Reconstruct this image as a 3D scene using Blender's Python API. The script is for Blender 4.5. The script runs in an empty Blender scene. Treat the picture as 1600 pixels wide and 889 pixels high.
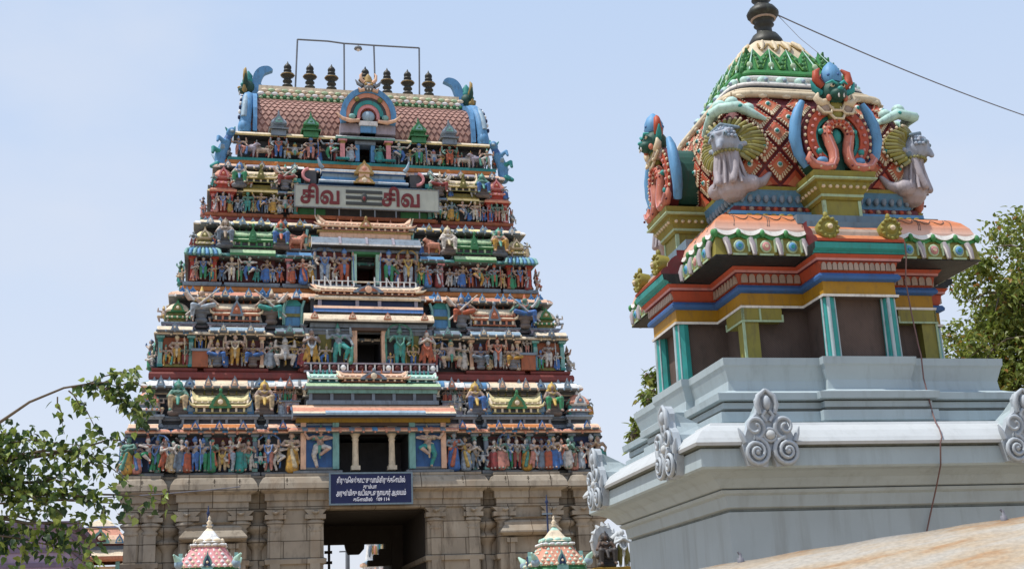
import bpy, math, random
import numpy as np
from mathutils import Matrix, Vector, noise
PI = math.pi
R = math.radians
random.seed(11)
sc = bpy.context.scene
col = sc.collection

# ------------------------------------------------------------------ camera, sky, sun, exposure
cam_d = bpy.data.cameras.new('camera')
cam = bpy.data.objects.new('camera', cam_d)
col.objects.link(cam)
sc.camera = cam
cam_d.sensor_width = 36.0
cam_d.lens = 1950.28 / 1600 * 36
cam_d.clip_start = 0.1
cam_d.clip_end = 3000
_p, _r = R(16.0671), R(-2.48137)
_fw = Vector((0, math.cos(_p), math.sin(_p)))
_u0 = Vector((0, -math.sin(_p), math.cos(_p)))
_r0 = Vector((1, 0, 0))
_rt = math.cos(_r) * _r0 + math.sin(_r) * _u0
_up = -math.sin(_r) * _r0 + math.cos(_r) * _u0
cam.matrix_world = Matrix(((_rt.x, _up.x, -_fw.x, 0), (_rt.y, _up.y, -_fw.y, 0), (_rt.z, _up.z, -_fw.z, 1.6), (0, 0, 0, 1)))

SUN = Vector((-0.379, -0.142, 0.91)).normalized()
sun_d = bpy.data.lights.new('sun', 'SUN')
sun_d.energy = 4.6
sun_d.angle = R(0.53)
sun_d.color = (1.0, 0.95, 0.87)
sun = bpy.data.objects.new('sun', sun_d)
col.objects.link(sun)
sun.rotation_euler = SUN.to_track_quat('Z', 'Y').to_euler()

world = bpy.data.worlds.new('World')
sc.world = world
world.use_nodes = True
wn = world.node_tree.nodes
wl = world.node_tree.links
bgn = wn['Background']
sky = wn.new('ShaderNodeTexSky')
sky.sky_type = 'NISHITA'
sky.sun_disc = False
sky.sun_elevation = math.asin(SUN.z)
sky.sun_rotation = math.atan2(SUN.x, SUN.y)
sky.altitude = 0
sky.air_density = 1.0
sky.dust_density = 2.2
sky.ozone_density = 1.6
bgn.inputs['Strength'].default_value = 0.15
# summer haze: the clear sky is veiled, more so towards the horizon, with a few faint clouds
tc = wn.new('ShaderNodeTexCoord')
sx_ = wn.new('ShaderNodeSeparateXYZ')
wl.new(tc.outputs['Generated'], sx_.inputs[0])
hz = wn.new('ShaderNodeValToRGB')
hz.color_ramp.elements[0].position = 0.0
hz.color_ramp.elements[0].color = (0.74, 0.76, 0.83, 1)
hz.color_ramp.elements[1].position = 0.55
hz.color_ramp.elements[1].color = (0.48, 0.62, 0.85, 1)
e_ = hz.color_ramp.elements.new(0.22)
e_.color = (0.63, 0.71, 0.85, 1)
wl.new(sx_.outputs['Z'], hz.inputs['Fac'])
hs = wn.new('ShaderNodeVectorMath')
hs.operation = 'SCALE'
hs.inputs['Scale'].default_value = 7.6
wl.new(hz.outputs['Color'], hs.inputs[0])
veil = wn.new('ShaderNodeMix')
veil.data_type = 'RGBA'
veil.inputs[0].default_value = 0.86
wl.new(sky.outputs['Color'], veil.inputs[6])
wl.new(hs.outputs[0], veil.inputs[7])
mp = wn.new('ShaderNodeMapping')
mp.inputs['Scale'].default_value = (1.6, 1.6, 3.0)
mp.inputs['Location'].default_value = (0.3, 0.1, 0.0)
nz = wn.new('ShaderNodeTexNoise')
nz.inputs['Scale'].default_value = 2.1
nz.inputs['Detail'].default_value = 6
nz.inputs['Roughness'].default_value = 0.5
rp = wn.new('ShaderNodeValToRGB')
rp.color_ramp.elements[0].position = 0.52
rp.color_ramp.elements[1].position = 0.85
rp.color_ramp.elements[1].color = (0.55, 0.55, 0.55, 1)
mx = wn.new('ShaderNodeMix')
mx.data_type = 'RGBA'
mx.inputs[7].default_value = (5.4, 5.5, 5.9, 1)
wl.new(tc.outputs['Generated'], mp.inputs['Vector'])
wl.new(mp.outputs['Vector'], nz.inputs['Vector'])
wl.new(nz.outputs['Fac'], rp.inputs['Fac'])
wl.new(rp.outputs['Color'], mx.inputs[0])
wl.new(veil.outputs[2], mx.inputs[6])
wl.new(mx.outputs[2], bgn.inputs['Color'])

vs = sc.view_settings
vs.view_transform = 'Standard'
vs.look = 'None'
vs.gamma = 1.0
vs.use_curve_mapping = False
vs.exposure = 0.0

# ------------------------------------------------------------------ materials
M = {}

def _links(m):
    m.use_nodes = True
    return m.node_tree.nodes, m.node_tree.links

def paint(name, rgb, rough=0.6, var=0.22, dirt=0.35, dirtc=(0.05, 0.045, 0.04), sc_=1.0, bump=0.25, streak=True, squash=0.28):
    m = bpy.data.materials.new(name)
    n, l = _links(m)
    b = n['Principled BSDF']
    b.inputs['Roughness'].default_value = rough
    b.inputs['Specular IOR Level'].default_value = 0.3
    t = n.new('ShaderNodeTexCoord')
    n1 = n.new('ShaderNodeTexNoise')
    n1.inputs['Scale'].default_value = 2.2 * sc_
    n1.inputs['Detail'].default_value = 4
    l.new(t.outputs['Object'], n1.inputs['Vector'])
    c1 = n.new('ShaderNodeMix')
    c1.data_type = 'RGBA'
    c1.inputs[6].default_value = (*[x * (1 - var) for x in rgb], 1)
    c1.inputs[7].default_value = (*[min(0.9, x * (1 + var)) for x in rgb], 1)
    l.new(n1.outputs['Fac'], c1.inputs[0])
    mpn = n.new('ShaderNodeMapping')
    mpn.inputs['Scale'].default_value = (1, 1, squash) if streak else (1, 1, 1)
    l.new(t.outputs['Object'], mpn.inputs['Vector'])
    n2 = n.new('ShaderNodeTexNoise')
    n2.inputs['Scale'].default_value = 6.5 * sc_
    n2.inputs['Detail'].default_value = 6
    n2.inputs['Roughness'].default_value = 0.65
    l.new(mpn.outputs['Vector'], n2.inputs['Vector'])
    rmp = n.new('ShaderNodeValToRGB')
    rmp.color_ramp.elements[0].position = 0.5
    rmp.color_ramp.elements[1].position = 0.74
    rmp.color_ramp.elements[0].color = (0, 0, 0, 1)
    rmp.color_ramp.elements[1].color = (dirt, dirt, dirt, 1)
    l.new(n2.outputs['Fac'], rmp.inputs['Fac'])
    c2 = n.new('ShaderNodeMix')
    c2.data_type = 'RGBA'
    c2.inputs[7].default_value = (*dirtc, 1)
    l.new(rmp.outputs['Color'], c2.inputs[0])
    l.new(c1.outputs[2], c2.inputs[6])
    l.new(c2.outputs[2], b.inputs['Base Color'])
    if bump:
        bp = n.new('ShaderNodeBump')
        bp.inputs['Strength'].default_value = bump
        bp.inputs['Distance'].default_value = 0.02
        l.new(n2.outputs['Fac'], bp.inputs['Height'])
        l.new(bp.outputs['Normal'], b.inputs['Normal'])
    M[name] = m
    return m

PAL = dict(
    salmon=(0.56, 0.25, 0.17), peach=(0.66, 0.42, 0.29), cream=(0.68, 0.57, 0.42), white=(0.74, 0.73, 0.70),
    paleblue=(0.36, 0.50, 0.62), skyblue=(0.13, 0.34, 0.62), blue=(0.06, 0.17, 0.43), navy=(0.035, 0.055, 0.14),
    greyblue=(0.24, 0.30, 0.37), grey=(0.25, 0.27, 0.29), teal=(0.05, 0.33, 0.32), paleteal=(0.25, 0.50, 0.47), mint=(0.40, 0.62, 0.52),
    green=(0.07, 0.27, 0.12), leafgreen=(0.10, 0.30, 0.04), palegreen=(0.36, 0.50, 0.30), olive=(0.25, 0.23, 0.07), yellow=(0.60, 0.42, 0.10),
    paleyellow=(0.70, 0.60, 0.32), orange=(0.62, 0.22, 0.06), rust=(0.42, 0.14, 0.07), maroon=(0.26, 0.06, 0.05), red=(0.48, 0.07, 0.05),
    pink=(0.62, 0.26, 0.27), lilac=(0.42, 0.38, 0.45), brown=(0.13, 0.085, 0.065), gold=(0.48, 0.33, 0.12), black=(0.02, 0.02, 0.022),
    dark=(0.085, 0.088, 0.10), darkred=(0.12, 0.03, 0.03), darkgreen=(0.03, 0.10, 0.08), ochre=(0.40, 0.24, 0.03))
for k_, v_ in PAL.items():
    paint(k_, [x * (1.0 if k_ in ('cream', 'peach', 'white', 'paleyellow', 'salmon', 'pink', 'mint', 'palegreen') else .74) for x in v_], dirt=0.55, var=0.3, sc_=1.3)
# cleaner paint of the small near shrine
for k_, v_ in dict(s_orange=(0.66, 0.235, 0.10), s_red=(0.48, 0.085, 0.04), s_tile=(0.30, 0.05, 0.035), s_tiletop=(0.52, 0.17, 0.085), s_wash=(0.42, 0.52, 0.56), s_white=(0.80, 0.78, 0.74), s_green=(0.06, 0.26, 0.08), s_teal=(0.04, 0.33, 0.31),
                   s_leaf=(0.04, 0.17, 0.05), s_fan=(0.30, 0.285, 0.12), s_olive=(0.27, 0.24, 0.05), s_yellow=(0.42, 0.22, 0.014), s_blue=(0.05, 0.14, 0.36), s_sky=(0.13, 0.33, 0.58), s_maroon=(0.15, 0.025, 0.03),
                   s_brown=(0.13, 0.092, 0.078), s_lilac=(0.41, 0.37, 0.40), s_greyblue=(0.24, 0.32, 0.42), s_mint=(0.50, 0.72, 0.65), s_cream=(0.72, 0.60, 0.42),
                   s_petal=(0.42, 0.32, 0.26), s_coral=(0.56, 0.19, 0.13), s_pink=(0.60, 0.28, 0.27), s_palegreen=(0.42, 0.55, 0.36), s_head=(0.36, 0.40, 0.48), s_slate=(0.17, 0.24, 0.30),
                   s_darkgreen=(0.02, 0.09, 0.07), s_black=(0.018, 0.02, 0.02)).items():
    paint(k_, [x * .86 for x in v_], rough=0.55, var=0.22, dirt=0.42, dirtc=(0.07, 0.06, 0.055), sc_=2.6, bump=0.2)
def eave_paint():
    m = paint('s_eave', (0.57, 0.20, 0.085), rough=0.5, var=0.14, dirt=0.22, sc_=2.2, bump=0.12)
    n, l = m.node_tree.nodes, m.node_tree.links
    b = n['Principled BSDF']
    src = b.inputs['Base Color'].links[0].from_socket
    t = n.new('ShaderNodeTexCoord')
    sp = n.new('ShaderNodeSeparateXYZ')
    l.new(t.outputs['Object'], sp.inputs[0])
    mr = n.new('ShaderNodeMapRange')
    mr.inputs['From Min'].default_value = 5.72
    mr.inputs['From Max'].default_value = 5.89
    mr.inputs['To Min'].default_value = 0.55
    mr.inputs['To Max'].default_value = 0.0
    l.new(sp.outputs['Z'], mr.inputs['Value'])
    mm = n.new('ShaderNodeMix')
    mm.data_type = 'RGBA'
    mm.inputs[7].default_value = (0.78, 0.74, 0.70, 1)
    l.new(mr.outputs['Result'], mm.inputs[0])
    l.new(src, mm.inputs[6])
    l.new(mm.outputs[2], b.inputs['Base Color'])
eave_paint()
paint('wash_blue', (0.36, 0.43, 0.46), rough=0.7, var=0.12, dirt=0.38, dirtc=(0.20, 0.225, 0.225), sc_=1.3, bump=0.15, squash=0.1)
paint('wash_white', (0.46, 0.485, 0.50), rough=0.65, var=0.08, dirt=0.3, dirtc=(0.27, 0.28, 0.275), sc_=1.2, bump=0.08)
paint('wash_silver', (0.38, 0.42, 0.46), rough=0.5, var=0.12, dirt=0.3, dirtc=(0.12, 0.13, 0.14), sc_=3, bump=0.2)
paint('wash_wall', (0.345, 0.405, 0.44), rough=0.75, var=0.12, dirt=0.40, dirtc=(0.20, 0.21, 0.20), sc_=1.0, bump=0.15, squash=0.1)
paint('moss_line', (0.16, 0.18, 0.17), rough=0.8, var=0.4, dirt=0.6, sc_=2)
paint('bronze', (0.028, 0.028, 0.024), rough=0.5, var=0.4, dirt=0.5, dirtc=(0.09, 0.11, 0.08), sc_=2)
paint('iron', (0.16, 0.18, 0.21), rough=0.55, var=0.2, dirt=0.3)
paint('stone_shaded', (0.038, 0.031, 0.026), rough=0.9, var=0.3, dirt=0.5)  # shade inside the gate passage, painted in as a near-black base colour
paint('soil', (0.37, 0.285, 0.19), rough=0.95, var=0.3, dirt=0.4, sc_=0.3, streak=False)
paint('plaster_lilac', (0.30, 0.23, 0.33), rough=0.8, var=0.15, dirt=0.35)
paint('plaster_lilac_dark', (0.17, 0.13, 0.20), rough=0.8, var=0.15, dirt=0.35)
paint('bark', (0.15, 0.12, 0.09), rough=0.95, var=0.35, dirt=0.5, sc_=2)

def stone_mat():
    m = paint('stone', (0.34, 0.295, 0.235), rough=0.9, var=0.34, dirt=0.75, dirtc=(0.10, 0.08, 0.06), sc_=0.55, bump=0.5)
    n, l = m.node_tree.nodes, m.node_tree.links
    b = n['Principled BSDF']
    src = b.inputs['Base Color'].links[0].from_socket
    t = n.new('ShaderNodeTexCoord')
    mp_ = n.new('ShaderNodeMapping')
    mp_.inputs['Rotation'].default_value = (R(90), 0, 0)
    l.new(t.outputs['Object'], mp_.inputs['Vector'])
    br = n.new('ShaderNodeTexBrick')
    br.inputs['Scale'].default_value = 1.0
    br.inputs['Brick Width'].default_value = 1.7
    br.inputs['Row Height'].default_value = 0.62
    br.inputs['Mortar Size'].default_value = 0.018
    br.inputs['Color1'].default_value = (1, 1, 1, 1)
    br.inputs['Color2'].default_value = (0.76, 0.74, 0.72, 1)
    br.inputs['Mortar'].default_value = (0.3, 0.28, 0.26, 1)
    l.new(mp_.outputs['Vector'], br.inputs['Vector'])
    mu = n.new('ShaderNodeMix')
    mu.data_type = 'RGBA'
    mu.blend_type = 'MULTIPLY'
    mu.inputs[0].default_value = 1.0
    l.new(src, mu.inputs[6])
    l.new(br.outputs['Color'], mu.inputs[7])
    # warm rust stains
    n3 = n.new('ShaderNodeTexNoise')
    n3.inputs['Scale'].default_value = 0.9
    n3.inputs['Detail'].default_value = 5
    l.new(t.outputs['Object'], n3.inputs['Vector'])
    r3 = n.new('ShaderNodeValToRGB')
    r3.color_ramp.elements[0].position = 0.52
    r3.color_ramp.elements[1].position = 0.75
    r3.color_ramp.elements[1].color = (0.45, 0.45, 0.45, 1)
    l.new(n3.outputs['Fac'], r3.inputs['Fac'])
    m2 = n.new('ShaderNodeMix')
    m2.data_type = 'RGBA'
    m2.inputs[7].default_value = (0.24, 0.15, 0.08, 1)
    l.new(r3.outputs['Color'], m2.inputs[0])
    l.new(mu.outputs[2], m2.inputs[6])
    l.new(m2.outputs[2], b.inputs['Base Color'])
stone_mat()

def palette_mat(name, cols, k, off=0.0, rough=0.55):
    """each copy of a statue takes its own paint from a set of colours"""
    m = bpy.data.materials.new(name)
    n, l = _links(m)
    b = n['Principled BSDF']
    b.inputs['Roughness'].default_value = rough
    b.inputs['Specular IOR Level'].default_value = 0.3
    oi = n.new('ShaderNodeObjectInfo')
    a = n.new('ShaderNodeMath')
    a.operation = 'MULTIPLY_ADD'
    a.inputs[1].default_value = k
    a.inputs[2].default_value = off
    l.new(oi.outputs['Random'], a.inputs[0])
    f = n.new('ShaderNodeMath')
    f.operation = 'FRACT'
    l.new(a.outputs[0], f.inputs[0])
    r_ = n.new('ShaderNodeValToRGB')
    r_.color_ramp.interpolation = 'CONSTANT'
    e = r_.color_ramp.elements
    while len(e) < len(cols):
        e.new(0.5)
    for i, c in enumerate(cols):
        e[i].position = i / len(cols)
        e[i].color = (*c, 1)
    l.new(f.outputs[0], r_.inputs['Fac'])
    t = n.new('ShaderNodeTexCoord')
    n2 = n.new('ShaderNodeTexNoise')
    n2.inputs['Scale'].default_value = 9
    n2.inputs['Detail'].default_value = 5
    l.new(t.outputs['Object'], n2.inputs['Vector'])
    rmp = n.new('ShaderNodeValToRGB')
    rmp.color_ramp.elements[0].position = 0.44
    rmp.color_ramp.elements[1].position = 0.70
    rmp.color_ramp.elements[1].color = (0.72, 0.72, 0.72, 1)
    l.new(n2.outputs['Fac'], rmp.inputs['Fac'])
    c2 = n.new('ShaderNodeMix')
    c2.data_type = 'RGBA'
    c2.inputs[7].default_value = (0.07, 0.065, 0.06, 1)
    l.new(rmp.outputs['Color'], c2.inputs[0])
    l.new(r_.outputs['Color'], c2.inputs[6])
    l.new(c2.outputs[2], b.inputs['Base Color'])
    M[name] = m
palette_mat('figure_skin', [(0.48, 0.31, 0.23), (0.45, 0.37, 0.31), (0.25, 0.30, 0.34), (0.50, 0.36, 0.28), (0.12, 0.25, 0.20), (0.36, 0.25, 0.19), (0.56, 0.50, 0.45), (0.28, 0.20, 0.17)], 1.0)
palette_mat('figure_cloth', [(0.40, 0.10, 0.05), (0.04, 0.25, 0.12), (0.34, 0.40, 0.46), (0.05, 0.14, 0.38), (0.52, 0.40, 0.24), (0.04, 0.27, 0.25), (0.46, 0.26, 0.05), (0.55, 0.52, 0.48), (0.26, 0.05, 0.05), (0.15, 0.20, 0.26), (0.50, 0.22, 0.18)], 7.31, 0.13)
palette_mat('figure_gold', [(0.56, 0.38, 0.10), (0.55, 0.46, 0.30), (0.26, 0.20, 0.14), (0.46, 0.13, 0.07), (0.08, 0.28, 0.22), (0.42, 0.45, 0.48), (0.10, 0.20, 0.42)], 3.77, 0.4)
palette_mat('figure_pale', [(0.50, 0.46, 0.42), (0.46, 0.36, 0.30), (0.42, 0.42, 0.42)], 3.0)
palette_mat('figure_blue', [(0.07, 0.20, 0.45)], 2.0)
palette_mat('figure_seat', [(0.14, 0.16, 0.19), (0.18, 0.19, 0.22), (0.16, 0.13, 0.12)], 5.0)
palette_mat('figure_dark', [(0.05, 0.045, 0.045)], 2.0)

def leaf_mat(name, c1, c2, c3=None):
    m = bpy.data.materials.new(name)
    n, l = _links(m)
    b = n['Principled BSDF']
    b.inputs['Roughness'].default_value = 0.45
    t = n.new('ShaderNodeTexCoord')
    n1 = n.new('ShaderNodeTexNoise')
    n1.inputs['Scale'].default_value = 5.0
    n1.inputs['Detail'].default_value = 3
    l.new(t.outputs['Object'], n1.inputs['Vector'])
    r_ = n.new('ShaderNodeValToRGB')
    r_.color_ramp.elements[0].position = 0.35
    r_.color_ramp.elements[0].color = (*c1, 1)
    r_.color_ramp.elements[1].position = 0.62
    r_.color_ramp.elements[1].color = (*c2, 1)
    if c3:
        e = r_.color_ramp.elements.new(0.74)
        e.color = (*c3, 1)
    l.new(n1.outputs['Fac'], r_.inputs['Fac'])
    l.new(r_.outputs['Color'], b.inputs['Base Color'])
    tr = n.new('ShaderNodeBsdfTranslucent')
    l.new(r_.outputs['Color'], tr.inputs['Color'])
    ms = n.new('ShaderNodeMixShader')
    ms.inputs[0].default_value = 0.42
    out = n['Material Output']
    l.new(b.outputs[0], ms.inputs[1])
    l.new(tr.outputs[0], ms.inputs[2])
    l.new(ms.outputs[0], out.inputs['Surface'])
    M[name] = m
leaf_mat('leaf_peepal', (0.055, 0.115, 0.028), (0.15, 0.23, 0.06))
leaf_mat('leaf_dark', (0.025, 0.055, 0.022), (0.055, 0.10, 0.03))
leaf_mat('leaf_neem', (0.085, 0.135, 0.022), (0.24, 0.26, 0.05), (0.36, 0.30, 0.06))
leaf_mat('leaf_rust', (0.30, 0.12, 0.03), (0.34, 0.22, 0.05))
leaf_mat('leaf_bright', (0.20, 0.28, 0.04), (0.33, 0.40, 0.11))

def rust_sheet():
    m = bpy.data.materials.new('rusty_sheet')
    n, l = _links(m)
    b = n['Principled BSDF']
    b.inputs['Roughness'].default_value = 0.7
    t = n.new('ShaderNodeTexCoord')
    mp_ = n.new('ShaderNodeMapping')
    mp_.inputs['Scale'].default_value = (1.1, 3.2, 3.2)
    mp_.inputs['Rotation'].default_value = (0, 0, R(-14))
    l.new(t.outputs['Object'], mp_.inputs['Vector'])
    n1 = n.new('ShaderNodeTexNoise')
    n1.inputs['Scale'].default_value = 1.15
    n1.inputs['Detail'].default_value = 6
    n1.inputs['Roughness'].default_value = 0.58
    l.new(mp_.outputs['Vector'], n1.inputs['Vector'])
    r_ = n.new('ShaderNodeValToRGB')
    e = r_.color_ramp.elements
    e[0].position = 0.40
    e[0].color = (0.37, 0.335, 0.285, 1)
    e[1].position = 0.53
    e[1].color = (0.37, 0.29, 0.20, 1)
    x = e.new(0.61)
    x.color = (0.33, 0.20, 0.10, 1)
    x = e.new(0.8)
    x.color = (0.26, 0.12, 0.045, 1)
    l.new(n1.outputs['Fac'], r_.inputs['Fac'])
    l.new(r_.outputs['Color'], b.inputs['Base Color'])
    n5 = n.new('ShaderNodeTexNoise')
    n5.inputs['Scale'].default_value = 38
    n5.inputs['Detail'].default_value = 5
    l.new(t.outputs['Object'], n5.inputs['Vector'])
    mr = n.new('ShaderNodeMapRange')
    mr.inputs['From Min'].default_value = 0.35
    mr.inputs['From Max'].default_value = 0.68
    mr.inputs['To Min'].default_value = 1.05
    mr.inputs['To Max'].default_value = 0.80
    l.new(n5.outputs['Fac'], mr.inputs['Value'])
    mu = n.new('ShaderNodeVectorMath')
    mu.operation = 'SCALE'
    l.new(r_.outputs['Color'], mu.inputs[0])
    l.new(mr.outputs['Result'], mu.inputs['Scale'])
    l.new(mu.outputs[0], b.inputs['Base Color'])
    bp = n.new('ShaderNodeBump')
    bp.inputs['Strength'].default_value = 0.3
    bp.inputs['Distance'].default_value = 0.01
    l.new(n5.outputs['Fac'], bp.inputs['Height'])
    l.new(bp.outputs['Normal'], b.inputs['Normal'])
    M['rusty_sheet'] = m
rust_sheet()

# ------------------------------------------------------------------ mesh builder
class MB:
    def __init__(s):
        s.V, s.F, s.I, s.S, s.mats = [], [], [], [], []
        s.T = Matrix.Identity(4)

    def mi(s, m):
        if m not in s.mats:
            s.mats.append(m)
        return s.mats.index(m)

    def add(s, vs_, fs, m, smooth=False):
        o = len(s.V)
        T = s.T
        s.V += [tuple(T @ Vector(v)) for v in vs_]
        flip = T.to_3x3().determinant() < 0
        k = s.mi(m) if isinstance(m, str) else None
        for j, f in enumerate(fs):
            f = [o + i for i in f]
            s.F.append(f[::-1] if flip else f)
            s.I.append(k if k is not None else s.mi(m[j]))
            s.S.append(smooth)

    def box(s, x0, x1, y0, y1, z0, z1, m):
        s.add([(x0, y0, z0), (x1, y0, z0), (x1, y1, z0), (x0, y1, z0), (x0, y0, z1), (x1, y0, z1), (x1, y1, z1), (x0, y1, z1)],
              [(0, 3, 2, 1), (4, 5, 6, 7), (0, 1, 5, 4), (1, 2, 6, 5), (2, 3, 7, 6), (3, 0, 4, 7)], m)

    def rings(s, rs, m, cap0=True, cap1=True, smooth=False):
        """loft closed rings of equal count; m a name or one name per segment"""
        n = len(rs[0])
        vs_ = [v for r in rs for v in r]
        fs, ms = [], []
        for i in range(len(rs) - 1):
            mm = m if isinstance(m, str) else m[i]
            for j in range(n):
                a, b = i * n + j, i * n + (j + 1) % n
                fs.append((a, b, b + n, a + n))
                ms.append(mm)
        s.add(vs_, fs, ms, smooth)
        first = m if isinstance(m, str) else m[0]
        last = m if isinstance(m, str) else m[-1]
        if cap0:
            s.add(rs[0], [tuple(range(n))[::-1]], first)
        if cap1:
            s.add(rs[-1], [tuple(range(n))], last)

    def lathe(s, prof, c, m, n=14, sx=1, sy=1, smooth=True, cap0=True, cap1=True):
        rs = [[(c[0] + r * sx * math.cos(2 * PI * k / n), c[1] + r * sy * math.sin(2 * PI * k / n), c[2] + z) for k in range(n)] for r, z in prof]
        s.rings(rs, m, cap0, cap1, smooth)

    def ell(s, c, r, m, n=10, k=6):
        if not hasattr(r, '__len__'):
            r = (r, r, r)
        rs = [[(c[0] + r[0] * math.sin(PI * (i + 0.15) / (k + 0.3)) * math.cos(2 * PI * j / n), c[1] + r[1] * math.sin(PI * (i + 0.15) / (k + 0.3)) * math.sin(2 * PI * j / n),
                c[2] - r[2] * math.cos(PI * (i + 0.15) / (k + 0.3))) for j in range(n)] for i in range(k + 1)]
        s.rings(rs, m, True, True, True)

    def tube(s, pts, rad, m, n=8, smooth=True, sq=None):
        pts = [Vector(p) for p in pts]
        rs = []
        for i, p in enumerate(pts):
            d = (pts[min(i + 1, len(pts) - 1)] - pts[max(i - 1, 0)]).normalized()
            a = d.cross(Vector((0, 1, 0)))
            if a.length < 0.1:
                a = d.cross(Vector((1, 0, 0)))
            a.normalize()
            b = d.cross(a)
            r = rad[i] if hasattr(rad, '__len__') else rad
            q = sq or 1.0
            rs.append([p + r * (math.cos(2 * PI * k / n) * a + q * math.sin(2 * PI * k / n) * b) for k in range(n)])
        # orientation: cross(a,b) = d
        s.rings(rs, m, True, True, smooth)

    def prism(s, poly, y0, y1, m, mside=None):
        """poly of (x,z), anticlockwise seen from the front (-y); extruded y0..y1"""
        n = len(poly)
        vs_ = [(x, y0, z) for x, z in poly] + [(x, y1, z) for x, z in poly]
        fs = [tuple(range(n)), tuple(range(n, 2 * n))[::-1]]
        ms = [m, m]
        for i in range(n):
            j = (i + 1) % n
            fs.append((j, i, i + n, j + n))
            ms.append(mside or m)
        s.add(vs_, fs, ms)

    def xprism(s, poly, x0, x1, m):
        """poly of (y,z) extruded along x; m one name or one per edge"""
        n = len(poly)
        vs_ = [(x0, y, z) for y, z in poly] + [(x1, y, z) for y, z in poly]
        mm = (lambda i: m) if isinstance(m, str) else (lambda i: m[i])
        fs = [tuple(range(n)), tuple(range(n, 2 * n))[::-1]]
        ms = [mm(0), mm(0)]
        for i in range(n):
            j = (i + 1) % n
            fs.append((j, i, i + n, j + n))
            ms.append(mm(i))
        a = sum(poly[i][0] * poly[(i + 1) % n][1] - poly[(i + 1) % n][0] * poly[i][1] for i in range(n))
        if a > 0:
            fs = [f[::-1] for f in fs]
        s.add(vs_, fs, ms)

    def plan(s, pl, prof, mats, cap0=False, cap1=True):
        """rectilinear plan (anticlockwise) swept up a moulding profile of (offset, z)"""
        s.rings([offset(pl, d, z) for d, z in prof], mats, cap0, cap1)

    def build(s, name, parent=None, loc=None, shade=None):
        me = bpy.data.meshes.new(name)
        me.from_pydata(s.V, [], s.F)
        for m in s.mats:
            me.materials.append(M[m])
        me.polygons.foreach_set('material_index', s.I)
        me.polygons.foreach_set('use_smooth', s.S)
        me.update()
        o = bpy.data.objects.new(name, me)
        col.objects.link(o)
        if parent:
            o.parent = parent
        if loc:
            o.location = loc
        return o

def offset(pl, d, z):
    n = len(pl)
    out = []
    for i in range(n):
        p, c, q = pl[i - 1], pl[i], pl[(i + 1) % n]
        def nr(a, b):
            dx, dy = b[0] - a[0], b[1] - a[1]
            L = math.hypot(dx, dy)
            return (dy / L, -dx / L)
        n1, n2 = nr(p, c), nr(c, q)
        if abs(n1[0] * n2[0] + n1[1] * n2[1]) > 0.9:
            out.append((c[0] + d * n1[0], c[1] + d * n1[1], z))
        else:
            out.append((c[0] + d * (n1[0] + n2[0]), c[1] + d * (n1[1] + n2[1]), z))
    return out

def stepped(W, y0, y1, bays, side=None):
    """rectangle with front and back bays (a,b,projection), mirrored about x=0 when a<0 only"""
    bb = []
    for a, b, p in bays:
        bb.append((a, b, p))
        if b <= 0:
            bb.append((-b, -a, p))
    bb.sort()
    f = [(-W, y0)]
    for a, b, p in bb:
        f += [(a, y0), (a, y0 - p), (b, y0 - p), (b, y0)]
    f.append((W, y0))
    r = [(-x, y0 + y1 - y) for x, y in f]
    pl = f + r
    out = []
    for v in pl:
        if not out or (abs(out[-1][0] - v[0]) + abs(out[-1][1] - v[1])) > 1e-6:
            out.append(v)
    return out

def empty(name, loc, rz=0.0, parent=None):
    o = bpy.data.objects.new(name, None)
    o.empty_display_size = 0.2
    col.objects.link(o)
    o.location = loc
    o.rotation_euler = (0, 0, rz)
    if parent:
        o.parent = parent
    return o

def tag(o, label, cat, group=None):
    o['label'] = label
    o['category'] = cat
    if group:
        o['group'] = group
    return o

def structure(o):
    o['kind'] = 'structure'
    return o

# ------------------------------------------------------------------ ground
g = MB()
g.add([(-900, -300, 0), (900, -300, 0), (900, 2200, 0), (-900, 2200, 0)], [(0, 1, 2, 3)], 'soil')
structure(g.build('ground'))

# ------------------------------------------------------------------ sculpted figures: capsules fused to one skin
def capsule_mesh(name, caps, mats, voxel=0.017):
    mb = MB()
    for (p, q, r1, r2, m) in caps:
        p, q = Vector(p), Vector(q)
        d = q - p
        if d.length < 1e-4:
            mb.ell(p, r1, 'grey', 10, 6)
            continue
        mb.ell(p, r1, 'grey', 10, 6)
        mb.ell(q, r2, 'grey', 10, 6)
        mb.tube([p, q], [r1, r2], 'grey', 10)
    o = mb.build('tmp')
    md = o.modifiers.new('r', 'REMESH')
    md.mode = 'VOXEL'
    md.voxel_size = voxel
    dg = bpy.context.evaluated_depsgraph_get()
    dg.update()
    me = bpy.data.meshes.new_from_object(o.evaluated_get(dg))
    me.name = name
    old = o.data
    bpy.data.objects.remove(o)
    bpy.data.meshes.remove(old)
    nv = len(me.vertices)
    co = np.empty(nv * 3)
    me.vertices.foreach_get('co', co)
    co = co.reshape(-1, 3)
    nf = len(me.polygons)
    ce = np.empty(nf * 3)
    me.polygons.foreach_get('center', ce)
    ce = ce.reshape(-1, 3)
    best = np.full(nf, 1e9)
    idx = np.zeros(nf, int)
    names = []
    for (p, q, r1, r2, m) in caps:
        if m not in names:
            names.append(m)
        p, q = np.array(p, float), np.array(q, float)
        d = q - p
        L = max(d @ d, 1e-9)
        t = np.clip(((ce - p) @ d) / L, 0, 1)
        dist = np.linalg.norm(ce - (p + t[:, None] * d), axis=1) - (r1 + (r2 - r1) * t)
        w = dist < best
        best[w] = dist[w]
        idx[w] = names.index(m)
    me.materials.clear()
    for m in names:
        me.materials.append(M[mats.get(m, m)])
    me.polygons.foreach_set('material_index', idx.astype(np.int32))
    me.polygons.foreach_set('use_smooth', np.ones(nf, bool))
    me.update()
    return me

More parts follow.
